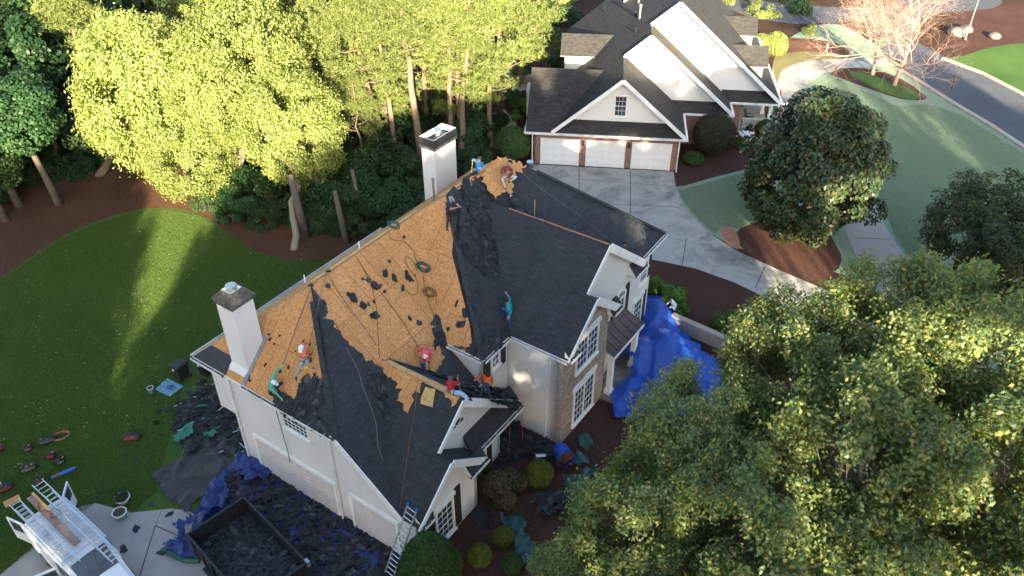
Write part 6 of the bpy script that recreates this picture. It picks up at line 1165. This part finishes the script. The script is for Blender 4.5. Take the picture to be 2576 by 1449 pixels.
mb = MB(); R = random.Random(3); k = 16; ax = np.array([.25, -.75, .1]); ax /= np.linalg.norm(ax); s1 = np.cross(ax, [0,0,1.]); s1 /= np.linalg.norm(s1); s2 = np.cross(s1, ax); rings = []
for t in range(7): c_ = q + [0,.45,.42] + ax * (t * .16); rings.append([c_ + (s1 * cos(2*pi*j/k) + s2 * sin(2*pi*j/k)) * (.34 + .02 * t) * R.uniform(.9, 1.12) for j in range(k)])
for t in range(6):
    for j in range(k): mb.face([rings[t][j], rings[t][(j+1)%k], rings[t+1][(j+1)%k], rings[t+1][j]])
mb.face(rings[0][::-1]); mb.build('tarp_liner', M['tarpb'], root)
mb = MB(); mb.face([p - ax * .12 for p in rings[-1]]); 
for i in range(60): chip(mb, q + [R.uniform(-.1,.7), R.uniform(-.75,-.1), R.uniform(.02,.2)], (0,0,1), .18, R)
mb.build('spilled_soil', M['mulchr'], root)
q = P(*r4(960, 1262), .2); mb = MB(); mb.tube([q - [.25,.0,0], q + [.25,.03,0]], .12, 16); tag(mb.build('metal_can', M['alu'], None), 'shiny metal duct piece lying between debris and the blue bin', 'duct')
# retaining wall
wA, wB = HW(12.2, 20.95, 0), HW(17.5, 20.6, 0); root = empty('retaining_wall', (wA + wB) / 2, 'low grey retaining wall with a pale cap behind the blue tarps', 'wall'); mb = MB(); mb.beam(wA + [0,0,.42], wB + [0,0,.42], .25, .84); mb.build('wall_face', plain('grey_render', (.30,.29,.30), .85), root); mb = MB(); mb.beam(wA + [0,0,.885], wB + [0,0,.885], .36, .09); mb.build('wall_cap', M['kerb'], root)
# iron fence by the neighbour house
def fence(p0, p1, label):
    p0, p1 = np.array(p0), np.array(p1); root = empty('iron_fence', (p0 + p1) / 2, label, 'fence'); L = np.linalg.norm(p1 - p0); n = int(L / .13); mb = MB()
    mb.beam(p0 + [0,0,.2], p1 + [0,0,.2], .03, .03); mb.beam(p0 + [0,0,1.2], p1 + [0,0,1.2], .03, .03); mb.build('fence_rail', M['black'], root); mb = MB()
    for i in range(n + 1): q = p0 + (p1 - p0) * i / n; mb.beam(q + [0,0,.05], q + [0,0,1.3], .02, .02, (1,0,0))
    mb.build('fence_pickets', M['black'], root)
fence(P(1262,385), P(1340,400), 'black iron picket fence left of the brick garage'); fence(P(1330,160), P(1345,175), 'short black iron fence by the back bay')
# stone planter wall on the patio
pts = [P(x, y, 0) for x, y in ((1338,208),(1300,212),(1272,208),(1270,192),(1285,178),(1300,170))]; root = empty('garden_wall', pts[2], 'curved stone garden wall beside the patio', 'garden wall')
mb = MB(); [mb.beam(a + [0,0,.3], b + [0,0,.3], .4, .6) for a, b in zip(pts[:-1], pts[1:])]; mb.build('wall_stones', M['wallstone'], root); mb = MB(); [mb.beam(a + [0,0,.63], b + [0,0,.63], .5, .06) for a, b in zip(pts[:-1], pts[1:])]; mb.build('wall_cap', M['patio'], root)
# patio table, chairs, umbrella
q = P(1248, 200); root = empty('patio_chair', q, 'dark metal patio chair set by the stone garden wall', 'chair')
for i in range(4): BN('leg', 'black', lambda mb: mb.beam((.25*(-1)**i, .25*(-1)**(i//2), 0), (.22*(-1)**i, .22*(-1)**(i//2), .45), .03, .03, (1,0,0)), root)
BN('seat', 'black', lambda mb: mb.box(-.28,.28,-.28,.28,.45,.5), root); BN('backrest', 'black', lambda mb: [mb.beam((-.25+.1*j,.27,.5),(-.25+.1*j,.33,1.0),.02,.02,(1,0,0)) for j in range(6)] + [mb.beam((-.27,.33,1.0),(.27,.33,1.0),.03,.03)], root)
q = P(1365, 165); root = empty('folded_umbrella', q, 'closed maroon patio umbrella beside the rear bay', 'umbrella'); BN('pole', 'galv', lambda mb: mb.tube([(0,0,0),(0,0,2.3)], .03, 8), root); BN('canopy', 'shutter', lambda mb: mb.tube([(0,0,.9),(0,0,1.2),(0,0,2.2),(0,0,2.5)], [.1,.16,.08,.02], 10), root)
# rocking chair on porch
q = FW(17.3, 8.6, .35); root = empty('rocking_chair', q, 'dark rocking chair on the neighbour porch behind the white rail', 'chair', rz=radians(60))
BN('seat', 'black', lambda mb: mb.box(-.28,.28,-.28,.28,.42,.47), root); BN('backrest', 'black', lambda mb: mb.beam((0,.26,.47),(0,.45,1.15),.52,.04,(0,-1,.3)), root)
for s in (-1, 1): BN('rocker', 'black', lambda mb: mb.tube([(s*.25,-.45,.08),(s*.25,-.2,.02),(s*.25,.2,.02),(s*.25,.5,.1)], .02, 6), root); BN('armrest', 'black', lambda mb: mb.box(s*.29-.04,s*.29+.04,-.28,.3,.64,.68), root); BN('leg', 'black', lambda mb: mb.beam((s*.25,-.24,.03),(s*.25,-.24,.64),.03,.03,(1,0,0)), root)
# flags
def flag(base, tip, cols, label):
    base, tip = np.array(base), np.array(tip); root = empty('flag', base, label, 'flag'); mb = MB(); mb.tube([base, tip], .018, 6); mb.build('flag_pole', M['galv'], root); d = tip - base
    for i, c in enumerate(cols):
        mb = MB(); n = 8
        for k in range(n):
            z0, z1 = -1.15 * k / n, -1.15 * (k+1) / n; a, b = base + d * (.35 + .6 * i / len(cols)), base + d * (.35 + .6 * (i+1) / len(cols)); o = lambda z: np.array([.05 * sin(z * 5 + i), .05 * cos(z * 4), 0])
            mb.face([a + [0,0,z0] + o(z0), b + [0,0,z0] + o(z0), b + [0,0,z1] + o(z1), a + [0,0,z1] + o(z1)])
        mb.build('flag_stripe', M[c], root)
flag(FW(18.7,10.2,2.0), FW(19.9,10.0,2.9), ('black', 'white', 'black', 'red', 'white', 'red'), 'black and red flag on a pole at the porch post'); flag(FW(18.7,7.9,2.0), FW(20.1,7.6,2.9), ('navyink', 'white', 'red', 'white', 'red', 'white'), 'red and white striped flag on a pole at the front porch post')
# street lamp and rocks across the road
q = P(2428, 100); root = empty('street_lamp', q, 'slim dark street lamp across the road', 'street lamp'); BN('lamp_post', 'galv', lambda mb: mb.tube([(0,0,0),(0,0,.4),(0,0,4.6)], [.12,.07,.05], 8), root); BN('lamp_head', 'black', lambda mb: mb.tube([(0,0,4.6),(0,0,4.75),(0,0,5.0),(0,0,5.15)], [.08,.2,.24,.05], 10), root)
q = P(2394, 225); root = empty('mailbox', q, 'dark mailbox post at the road edge by the bare tree', 'mailbox'); BN('post', 'black', lambda mb: mb.beam((0,0,0),(0,0,1.1),.1,.1,(1,0,0)), root); BN('box', 'black', lambda mb: mb.tube([(0,-.25,1.2),(0,.25,1.2)], .12, 10), root)
q = P(2078, 130); mb = MB(); mb.tube([q, q + [0,0,.7]], .07, 8); mb.box(q[0]-.1,q[0]+.1,q[1]-.1,q[1]+.1,.7,.82); tag(mb.build('path_light', M['white']), 'small white path light on the lawn by the front walk', 'path light')
for i, (x, y, r, l) in enumerate(((2405,88,.9,'largest grey boulder across the road, left one'), (2430,78,.7,'second grey boulder beside the street lamp'), (2500,95,.6,'low boulder at the right of the mulch across the road'), (1925,320,.01,''))):
    if not l: continue
    bm = bmesh.new(); bmesh.ops.create_icosphere(bm, subdivisions=3, radius=r)
    for v in bm.verts: v.co *= 1 + .25 * mnoise.noise(v.co * 1.4 + Vector((i*7, 0, 0))); v.co.z *= .65
    me = bpy.data.meshes.new('boulder'); bm.to_mesh(me); bm.free(); me.materials.append(M['rock']); o = bpy.data.objects.new('boulder', me); C.objects.link(o); q = P(x, y); o.location = (q[0], q[1], r * .3); tag(o, l, 'boulder')
# shovel stuck upright on the roof
def shovel(p0, p1, label, blade=.26, hm='wood', bm_='galv', name='roofing_shovel'):       # p0 grip, p1 blade joint
    p0, p1 = np.array(p0), np.array(p1); d = (p1 - p0) / np.linalg.norm(p1 - p0); root = empty(name, p1, label, 'shovel'); mb = MB(); mb.tube([p0, p1], .02, 8); mb.build('handle', M[hm], root); s = np.cross(d, [0, .6, .8]); s /= np.linalg.norm(s); n = np.cross(s, d)
    mb = MB(); mb.tube([p0 - s * .06, p0 + s * .06], .018, 6); mb.build('grip', M['black'], root); mb = MB(); q = [p1 - s * .06, p1 - s * blade * .45 + d * .06, p1 - s * blade * .45 + d * blade * 1.1, p1 + s * blade * .45 + d * blade * 1.1, p1 + s * blade * .45 + d * .06, p1 + s * .06]; mb.slab(q, .012); mb.build('blade', M[bm_], root); return root
p = on('P4', *r2(978, 858)); shovel(p + [-.0,0,1.05], p + [0,0,.05], 'shovel standing upright in the torn shingles by the wood ridge', .1)
# fallen leaves
R = random.Random(11); mb = MB(); poly = [tuple(P(x, y, 0)[:2]) for x, y in ((-60,700),(200,570),(440,520),(640,640),(880,660),(860,800),(500,1000),(0,1200))]
n_ = 0
while n_ < 420:
    x, y = R.uniform(-45,-5), R.uniform(20,56)
    if not inpoly(x, y, poly): continue
    n_ += 1; s = R.uniform(.03, .08); a = R.uniform(0, 6.28); mb.face([(x + s*cos(a+t), y + s*.6*sin(a+t), .03 + .02*R.random()) for t in (0, 1.57, 3.14, 4.71)])
tag(mb.build('fallen_leaves', plain('dry_leaf', (.34,.27,.14), .8, var=.3)), 'pale fallen leaves sprinkled over the back lawn', 'leaves', kind='stuff')

def blades(name, pts, N, h, w, mat, label, seed, holes=()):
    rg = np.random.default_rng(seed); poly = [tuple(P(x, y, 0)[:2]) for x, y in pts]; xs = [p[0] for p in poly]; ys = [p[1] for p in poly]; out = []
    pa = np.array(poly); q = rg.uniform((min(xs), min(ys)), (max(xs), max(ys)), (N * 3, 2)); ins = np.zeros(len(q), bool); j = len(pa) - 1
    for i in range(len(pa)):
        c = ((pa[i,1] > q[:,1]) != (pa[j,1] > q[:,1])) & (q[:,0] < (pa[j,0]-pa[i,0]) * (q[:,1]-pa[i,1]) / (pa[j,1]-pa[i,1] + 1e-12) + pa[i,0]); ins ^= c; j = i
    q = q[ins][:N]; n = len(q); b = np.column_stack([q, np.full(n, .004)]); a = rg.uniform(0, 6.28, n); d = np.column_stack([np.cos(a), np.sin(a), np.zeros(n)]); t = b + np.column_stack([rg.normal(size=n) * h * .45, rg.normal(size=n) * h * .45, h * rg.uniform(.5, 1.3, n)])
    me = fastmesh(name, np.stack([b - d * w, b + d * w, t], 1), 3, mat); o = bpy.data.objects.new(name, me); C.objects.link(o); return tag(o, label, 'grass', kind='stuff')
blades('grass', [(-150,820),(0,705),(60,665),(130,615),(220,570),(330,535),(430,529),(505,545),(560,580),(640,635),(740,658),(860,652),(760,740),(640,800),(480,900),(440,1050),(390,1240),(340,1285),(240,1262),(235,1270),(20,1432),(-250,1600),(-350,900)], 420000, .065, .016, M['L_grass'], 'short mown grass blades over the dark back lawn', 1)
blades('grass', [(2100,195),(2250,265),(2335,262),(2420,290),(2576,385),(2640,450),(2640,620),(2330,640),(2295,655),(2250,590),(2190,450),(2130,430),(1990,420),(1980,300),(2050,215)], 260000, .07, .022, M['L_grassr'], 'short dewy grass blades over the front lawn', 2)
blades('grass', [(1705,480),(1905,425),(1960,500),(1940,545),(1862,575),(1815,570),(1800,590),(1745,540)], 60000, .06, .018, M['L_grassr'], 'short dewy grass blades between the driveway and the magnolia', 3)
# ================================================================ PEOPLE
SK = {}
def skinmat(name, c): 
    if name not in SK: SK[name] = plain(name, c, .65, var=.12, sc=7)
    return SK[name]
def person(label, J, cols, pl=None, head='cap', hairc=(.02,.02,.02), z0=0.0, sc=1.0, cap=None, group=None, extra=None):
    """J: joint name -> (px, py, height above the surface stood on). One continuous skinned body."""
    def pt(j):
        x, y, h = J[j]; return on(pl, x, y, h) if pl else P(x, y, z0 + h)
    pos = {j: pt(j) for j in J}
    v, e, r, tagm = [], [], [], []
    def add(p, rad, m, par=None):
        v.append(np.array(p, float)); r.append(rad * sc); tagm.append(m); i = len(v) - 1
        if par is not None: e.append((par, i))
        return i
    pel = add(pos['pelvis'], .155, 'P'); waist = add(pos['pelvis'] * .6 + pos['chest'] * .4, .140, 'S', pel); ch = add(pos['chest'], .165, 'S', waist); nk = add(pos['neck'], .068, 'S', ch)
    hd0 = pos['head']; dn = unit(hd0 - pos['neck']); h1 = add(pos['neck'] + dn * .07, .085, 'K', nk); h2 = add(pos['neck'] + dn * .16, .108, 'K', h1); h3 = add(pos['neck'] + dn * .25, .085, 'K', h2)
    headc = pos['neck'] + dn * .16
    for s in ('l', 'r'):
        sh = add(pos['sh' + s], .080, 'S', ch); el = add(pos['el' + s], .058, 'S', sh); wr = pos['ha' + s]; d = unit(wr - pos['el' + s]); w1 = add(wr - d * .075, .036, cols.get('arm', 'S'), el); pm = add(wr, .040, 'G', w1)
        side = unit(np.cross(d, dn + np.array([.1, .2, .3]))); nn = np.cross(side, d)
        for k, (o, L) in enumerate(((-.033, .075), (-.011, .088), (.011, .084), (.033, .068))):
            a = add(wr + d * .055 + side * o, .011, 'G', pm); b = add(wr + d * (.055 + L * .5) + side * o * 1.15 + nn * .012, .010, 'G', a); add(wr + d * (.05 + L * .85) + side * o * 1.2 + nn * .04, .008, 'G', b)
        a = add(wr + d * .01 + side * .055, .012, 'G', pm); add(wr + d * .05 + side * .075 + nn * .015, .009, 'G', a)
    for s in ('l', 'r'):
        hp = add(pos['pelvis'] * .75 + pos['kn' + s] * .25, .105, 'P', pel); kn = add(pos['kn' + s], .070, 'P', hp); ft = pos['ft' + s]; an = add(ft, .048, 'P', kn)
        fd = J.get('toe' + s); tv = (pt('toe' + s) - ft) if fd else np.array([.05, -.18, -.02]); tv = unit(tv) * .2; add(ft + tv * .3 + [0, 0, -.035], .048, 'B', an); add(ft + tv * .95 + [0, 0, -.045], .036, 'B', len(v) - 1)
    me = bpy.data.meshes.new('tmp'); me.from_pydata([tuple(p) for p in v], e, []); o = bpy.data.objects.new('tmp', me); C.objects.link(o)
    sk = o.modifiers.new('s', 'SKIN'); sk.use_smooth_shade = True; o.modifiers.new('u', 'SUBSURF').levels = 1
    for i, sv in enumerate(me.skin_vertices[0].data): sv.radius = (r[i], r[i]); sv.use_root = (i == 0)
    dg = bpy.context.evaluated_depsgraph_get(); bme = bpy.data.meshes.new_from_object(o.evaluated_get(dg)); bpy.data.objects.remove(o)
    mats = [skinmat('skin', (.36, .20, .14)) if 'skin' not in cols else skinmat('skin_' + label[-8:], cols['skin']), skinmat('shirt_' + label[-10:], cols['S']), skinmat('trousers_' + label[-10:], cols['P']), skinmat('shoes', (.035, .035, .04)), skinmat('gloves_' + label[-10:], cols.get('G', (.36, .20, .14)))]
    bme.materials.clear()
    for m in mats: bme.materials.append(m)
    idx = {'K': 0, 'S': 1, 'P': 2, 'B': 3, 'G': 4}; va = np.array(v); seg = [(va[a], va[b], idx[tagm[b]] if tagm[b] != 'S' or tagm[a] != 'P' else 1) for a, b in e]
    A = np.array([s_[0] for s_ in seg]); B = np.array([s_[1] for s_ in seg]); T = np.array([s_[2] for s_ in seg])
    for p in bme.polygons:
        c = np.array(p.center); ab = B - A; t = np.clip(((c - A) * ab).sum(1) / np.maximum((ab * ab).sum(1), 1e-9), 0, 1); d = np.linalg.norm(c - (A + ab * t[:, None]), axis=1); p.material_index = int(T[int(np.argmin(d))]); p.use_smooth = True
    bme.name = 'body'; root = empty('person', pos['ftl'] * [1, 1, 1], label, 'person', group); b = bpy.data.objects.new('body', bme); C.objects.link(b); put(b, root)
    # head: face features, hair or hat
    fwd = unit(np.array(pt('face')) - headc) if 'face' in J else unit(np.array([0, -.8, -.3])); fwd = unit(fwd - dn * (fwd @ dn)); rt = np.cross(fwd, dn); mb = MB()
    mb.tube([headc + fwd * .085 + dn * .01, headc + fwd * .125 - dn * .025, headc + fwd * .10 - dn * .035], [.012, .017, .012], 6); mb.build('nose', mats[0], root)
    for s in (-1, 1): mb = MB(); q = headc + fwd * .098 + rt * s * .035 + dn * .02; mb.tube([q, q + fwd * .012], .011, 8); mb.build('eye', M['black'], root); mb = MB(); q = headc + rt * s * .103; mb.tube([q - dn * .03, q + dn * .03], [.014, .02], 6); mb.build('ear', mats[0], root)
    mb = MB(); q = headc + fwd * .096 - dn * .055; mb.tube([q - rt * .025, q + rt * .025], .007, 6); mb.build('mouth', M['rust'], root)
    def dome(R_, m, name, lo=-.25, back=.02):
        mb = MB(); n, k = 14, 6; rg = []
        for i in range(k + 1):
            t = lo + (pi/2 - lo) * i / k; rg.append([headc - fwd * back + dn * (.02 + R_ * sin(t)) + (fwd * cos(2*pi*j/n) * 1.08 + rt * sin(2*pi*j/n) * .95) * R_ * cos(t) for j in range(n)])
        for i in range(k):
            for j in range(n): mb.face([rg[i][j], rg[i][(j+1)%n], rg[i+1][(j+1)%n], rg[i+1][j]])
        return mb.build(name, m, root, smooth=True, merge=True)
    if head == 'cap' or head == 'capback':
        cm = skinmat('cap_' + label[-10:], cap); c_ = dome(.128, cm, 'cap', .0, .0); mb = MB(); f = fwd if head == 'cap' else -fwd; mb.slab([headc + dn*.03 + f*.10 + rt*.085, headc + dn*.02 + f*.20 + rt*.06, headc + dn*.015 + f*.225, headc + dn*.02 + f*.20 - rt*.06, headc + dn*.03 + f*.10 - rt*.085], .012); mb.build('cap_brim', cm, c_)
    elif head == 'hair': dome(.123, skinmat('hair_' + str(hairc), hairc), 'hair', -.15, .025)
    elif head == 'shaved': dome(.116, skinmat('hair_short', (.10, .065, .05)), 'hair', .1, .02)
    if extra: extra(root, pos, headc, fwd, rt, dn, mats)
    return root, pos
def JJ(f, d, k=1.0): return {n: f(p[0], p[1]) + (p[2],) for n, p in d.items()}
BLK = (.02, .02, .025); JEAN = (.05, .10, .22); PALE = (.30, .42, .58)
def logo(root, pos, headc, fwd, rt, dn, mats, w=.22, off=.17, m='white', front=True, letters=False):
    c = pos['chest'] * .75 + pos['pelvis'] * .25; ax = unit(pos['chest'] - pos['pelvis']); s = unit(pos['shl'] - pos['shr']); s = unit(s - ax * (s @ ax)); n = np.cross(s, ax); n = n if n @ (CAM - c) > 0 else -n; mb = MB(); q = c + n * off
    if letters:   # two bold letters N A over a small line
        for (x0, y0, x1, y1) in ((-.9,-.2,-.9,.7),(-.9,.7,-.2,-.2),(-.2,-.2,-.2,.7),(.0,-.2,.45,.7),(.45,.7,.9,-.2),(.2,.1,.7,.1),(-.6,-.5,.6,-.5),(-.4,-.7,.4,-.7)): mb.beam(q + s*w*x0*.5 + ax*w*y0*.55, q + s*w*x1*.5 + ax*w*y1*.55, .028, .01, n)
    else: mb.slab([q + s*w*.5*cos(t*pi/5) + ax*w*.32*sin(t*pi/5) for t in range(10)], .01)
    mb.build('shirt_print', M[m], root)
def belt(root, pos, *a):
    p = pos['pelvis'] * .75 + pos['chest'] * .25; ax = unit(pos['chest'] - pos['pelvis']); s = unit(np.cross(ax, [.3, .5, .1])); w = np.cross(ax, s); mb = MB(); mb.tube([p + (s*cos(2*pi*i/14) + w*sin(2*pi*i/14)) * .142 for i in range(15)], .018, 6); mb.build('harness_belt', M['black'], root)
    for sd in ('l', 'r'): a_ = pos['pelvis'] * .55 + pos['kn' + sd] * .45; ax2 = unit(pos['kn' + sd] - pos['pelvis']); s2 = unit(np.cross(ax2, [.3, .5, .2])); w2 = np.cross(ax2, s2); mb = MB(); mb.tube([a_ + (s2*cos(2*pi*i/12) + w2*sin(2*pi*i/12)) * .098 for i in range(13)], .015, 5); mb.build('harness_strap', M['black'], root)
# mint shirt, bent low on the garage end
person('worker in a mint shirt and white cap crouching by the garage gutter', JJ(rA, dict(pelvis=(425,1035,.30), chest=(425,925,.55), neck=(450,925,.68), head=(475,925,.9), face=(520,960,.6), shl=(450,850,.58), ell=(495,765,.52), hal=(570,695,.42), shr=(405,985,.52), elr=(475,1060,.38), har=(585,1170,.15), knl=(590,925,.32), ftl=(520,985,.06), toel=(520,1010,.03), knr=(400,1090,.25), ftr=(460,1110,.06), toer=(500,1120,.02))), dict(S=(.05,.40,.30), P=BLK, G=(.30,.50,.08)), 'LH', 'cap', cap=(.65,.68,.75))
r_, ps = person('worker in a salmon shirt and white cap kneeling with a scraper', JJ(rA, dict(pelvis=(895,570,.32), chest=(885,470,.62), neck=(862,450,.76), head=(852,430,1.0), face=(850,520,.7), shl=(845,510,.66), ell=(880,560,.5), hal=(985,525,.5), shr=(925,415,.66), elr=(960,400,.62), har=(978,385,.66), knl=(955,650,.22), ftl=(880,700,.06), toel=(860,705,.04), knr=(845,690,.30), ftr=(778,835,.08), toer=(785,875,.04))), dict(S=(.60,.19,.11), P=(.27,.33,.38), G=BLK), 'LH', 'cap', cap=(.68,.72,.80), extra=belt)
shovel(ps['har'] + [0,.02,.05], ps['hal'] * 1 + (ps['hal'] - ps['har']) * .35, 'yellow handled scraper held by the worker in salmon', .15, 'yellow', 'blackmetal', 'scraper')
# pink
r_, ps = person('worker in a pink shirt and black cap bending over with a black shovel', JJ(rB, dict(pelvis=(455,500,.82), chest=(525,380,1.12), neck=(590,305,1.22), head=(650,285,1.28), face=(690,330,1.0), shl=(500,290,1.12), ell=(440,285,.95), hal=(405,330,.80), shr=(600,370,1.10), elr=(600,460,.85), har=(580,540,.70), knl=(470,590,.45), ftl=(425,670,.07), toel=(445,685,.03), knr=(505,610,.42), ftr=(490,690,.07), toer=(520,705,.03))), dict(S=(.62,.085,.10), P=JEAN, G=(.5,.04,.05)), 'P2', 'capback', cap=BLK, extra=lambda *a: (logo(*a, letters=True, off=.175), belt(*a)))
shovel(ps['har'] + [-.03,.0,.12], on('P2', *rB(590,660), .12), 'black shovel held by the worker in pink', .24, 'blackmetal', 'black')
rope(None, 'yellow', 'ochre hose looping behind the worker in pink', .018, name='air_hose', cat='hose', world=[on('P2', *rB(*q), h) for q, h in (((530,250),.9),((430,235),.7),((350,290),.3),((335,360),.1),((370,430),.1),((410,470),.4))])
# red
r_, ps = person('worker in a red shirt and jeans sitting above the small gable', JJ(rB, dict(pelvis=(925,1010,.18), chest=(915,890,.52), neck=(920,830,.68), head=(935,760,.92), face=(975,790,.75), shl=(870,850,.58), ell=(930,910,.45), hal=(1055,880,.55), shr=(965,850,.60), elr=(1045,865,.58), har=(1040,765,.85), knl=(1080,1040,.28), ftl=(1225,1120,.10), toel=(1250,1125,.10), knr=(1090,1010,.34), ftr=(1200,1085,.14), toer=(1240,1095,.10))), dict(S=(.42,.012,.02), P=PALE, skin=(.22,.11,.08)), 'K1L', 'shaved', extra=belt)
shovel(ps['har'] + [0,0,.05], ps['har'] + (P(*rB(1088,990), 6.2) - ps['har']) * .9, 'pickaxe like wooden handled tool in the hands of the worker in red', .12, 'wood', 'galv', 'roofing_tool')
# orange
person('worker in an orange shirt and black mask lifting torn shingles', JJ(rB, dict(pelvis=(1500,900,.62), chest=(1520,790,.92), neck=(1525,735,1.08), head=(1530,690,1.3), face=(1520,760,.95), shl=(1450,720,1.0), ell=(1380,765,.85), hal=(1295,835,.70), shr=(1595,750,1.0), elr=(1612,840,.80), har=(1582,930,.62), knl=(1440,970,.40), ftl=(1420,1060,.12), toel=(1400,1080,.08), knr=(1560,1000,.40), ftr=(1560,1100,.12), toer=(1580,1120,.08))), dict(S=(.85,.14,.01), P=(.025,.035,.06), G=BLK), 'K1R', 'hair', BLK, extra=lambda root, pos, hc, f, rt, dn, mt: (lambda mb: (mb.tube([hc + f*.06 - dn*.06, hc + f*.10 - dn*.05], [.09,.06], 10), mb.build('face_mask', M['black'], root)))(MB()))
# blue at ridge
r_, ps = person('worker in a blue shirt sitting on the ridge with a long shovel', JJ(rC, dict(pelvis=(735,395,.12), chest=(745,290,.45), neck=(750,225,.62), head=(750,160,.85), face=(735,210,.65), shl=(700,220,.52), ell=(650,180,.55), hal=(650,205,.60), shr=(800,240,.52), elr=(790,340,.32), har=(665,352,.35), knl=(610,440,.25), ftl=(525,520,.05), toel=(505,545,.02), knr=(640,410,.32), ftr=(560,480,.08), toer=(530,510,.05))), dict(S=(.03,.20,.42), P=BLK), 'P3', 'hair', (.015,.013,.012), extra=lambda *a: logo(*a, m='lblue', w=.2))
shovel(ps['hal'] + [0,0,.06], on('P3', *rC(612,545), .10), 'square shovel held upright by the worker in blue', .27)
# maroon
r_, ps = person('worker in a maroon sweater and pale jeans seated below the peak', JJ(rC, dict(pelvis=(1195,450,.15), chest=(1195,350,.48), neck=(1225,290,.68), head=(1255,225,.9), face=(1245,300,.7), shl=(1120,320,.55), ell=(1100,400,.38), hal=(1150,435,.35), shr=(1270,340,.55), elr=(1270,420,.38), har=(1195,505,.30), knl=(1115,500,.40), ftl=(1165,640,.06), toel=(1175,680,.02), knr=(1350,470,.36), ftr=(1235,535,.10), toer=(1215,550,.05))), dict(S=(.17,.035,.032), P=(.42,.44,.46)), 'P4', 'hair', (.015,.012,.012), extra=lambda *a: logo(*a, m='galv', w=.24))
shovel(ps['har'] + [-.05,0,.08], on('P4', *rC(1255,755), .08), 'square shovel held across the knees of the worker in maroon', .27)
# navy polo
person('worker in a navy polo and grey cap seated on the bare slope', JJ(rC, dict(pelvis=(255,1010,.18), chest=(272,900,.50), neck=(290,850,.66), head=(308,800,.88), face=(325,860,.65), shl=(235,890,.55), ell=(290,980,.38), hal=(415,950,.42), shr=(335,870,.55), elr=(395,900,.45), har=(440,935,.40), knl=(255,1120,.30), ftl=(235,1290,.05), toel=(265,1310,.02), knr=(400,1000,.42), ftr=(355,1095,.06), toer=(370,1130,.03))), dict(S=(.015,.022,.06), P=BLK, G=(.36,.20,.14), arm='K'), 'RS', 'cap', cap=(.20,.22,.24), extra=belt)
# teal
person('worker in a teal shirt and black cap climbing at the foot of the valley', JJ(rD, dict(pelvis=(850,650,.45), chest=(865,430,.72), neck=(820,350,.86), head=(765,250,1.05), face=(790,350,.8), shl=(900,260,.78), ell=(890,160,.80), hal=(800,50,.85), shr=(940,480,.72), elr=(965,650,.58), har=(875,860,.42), knl=(650,530,.45), ftl=(700,700,.10), toel=(690,800,.05), knr=(895,880,.35), ftr=(925,1130,.06), toer=(950,1170,.03))), dict(S=(.005,.25,.28), P=(.02,.06,.17)), 'P3', 'hair', (.01,.01,.012), extra=belt)
# dark figure right slope
person('worker in dark clothes crouching near the far right gutter', JJ(r2, dict(pelvis=(1800,1205,.25), chest=(1820,1155,.50), neck=(1838,1130,.62), head=(1848,1100,.82), face=(1865,1125,.6), shl=(1795,1140,.52), ell=(1768,1175,.40), hal=(1795,1205,.30), shr=(1865,1150,.52), elr=(1878,1195,.38), har=(1882,1258,.10), knl=(1770,1210,.32), ftl=(1795,1245,.06), toel=(1810,1255,.03), knr=(1850,1215,.38), ftr=(1845,1262,.05), toer=(1862,1275,.02))), dict(S=(.035,.05,.06), P=(.03,.04,.08), G=BLK), 'P4', 'hair', (.02,.015,.012))
# man at the tarp
person('worker in a white shirt bending to pull the blue tarp among green shrubs', JJ(rE, dict(pelvis=(945,550,.80), chest=(935,500,1.05), neck=(922,480,1.15), head=(905,462,1.2), face=(890,480,1.0), shl=(918,490,1.05), ell=(895,500,.85), hal=(875,515,.85), shr=(948,505,1.05), elr=(925,530,.8), har=(900,540,.75), knl=(925,575,.42), ftl=(915,610,.06), toel=(900,612,.02), knr=(955,585,.42), ftr=(950,620,.06), toer=(935,625,.02))), dict(S=(.62,.66,.72), P=(.05,.055,.07), skin=(.10,.055,.04)), None, 'hair', (.012,.01,.01))
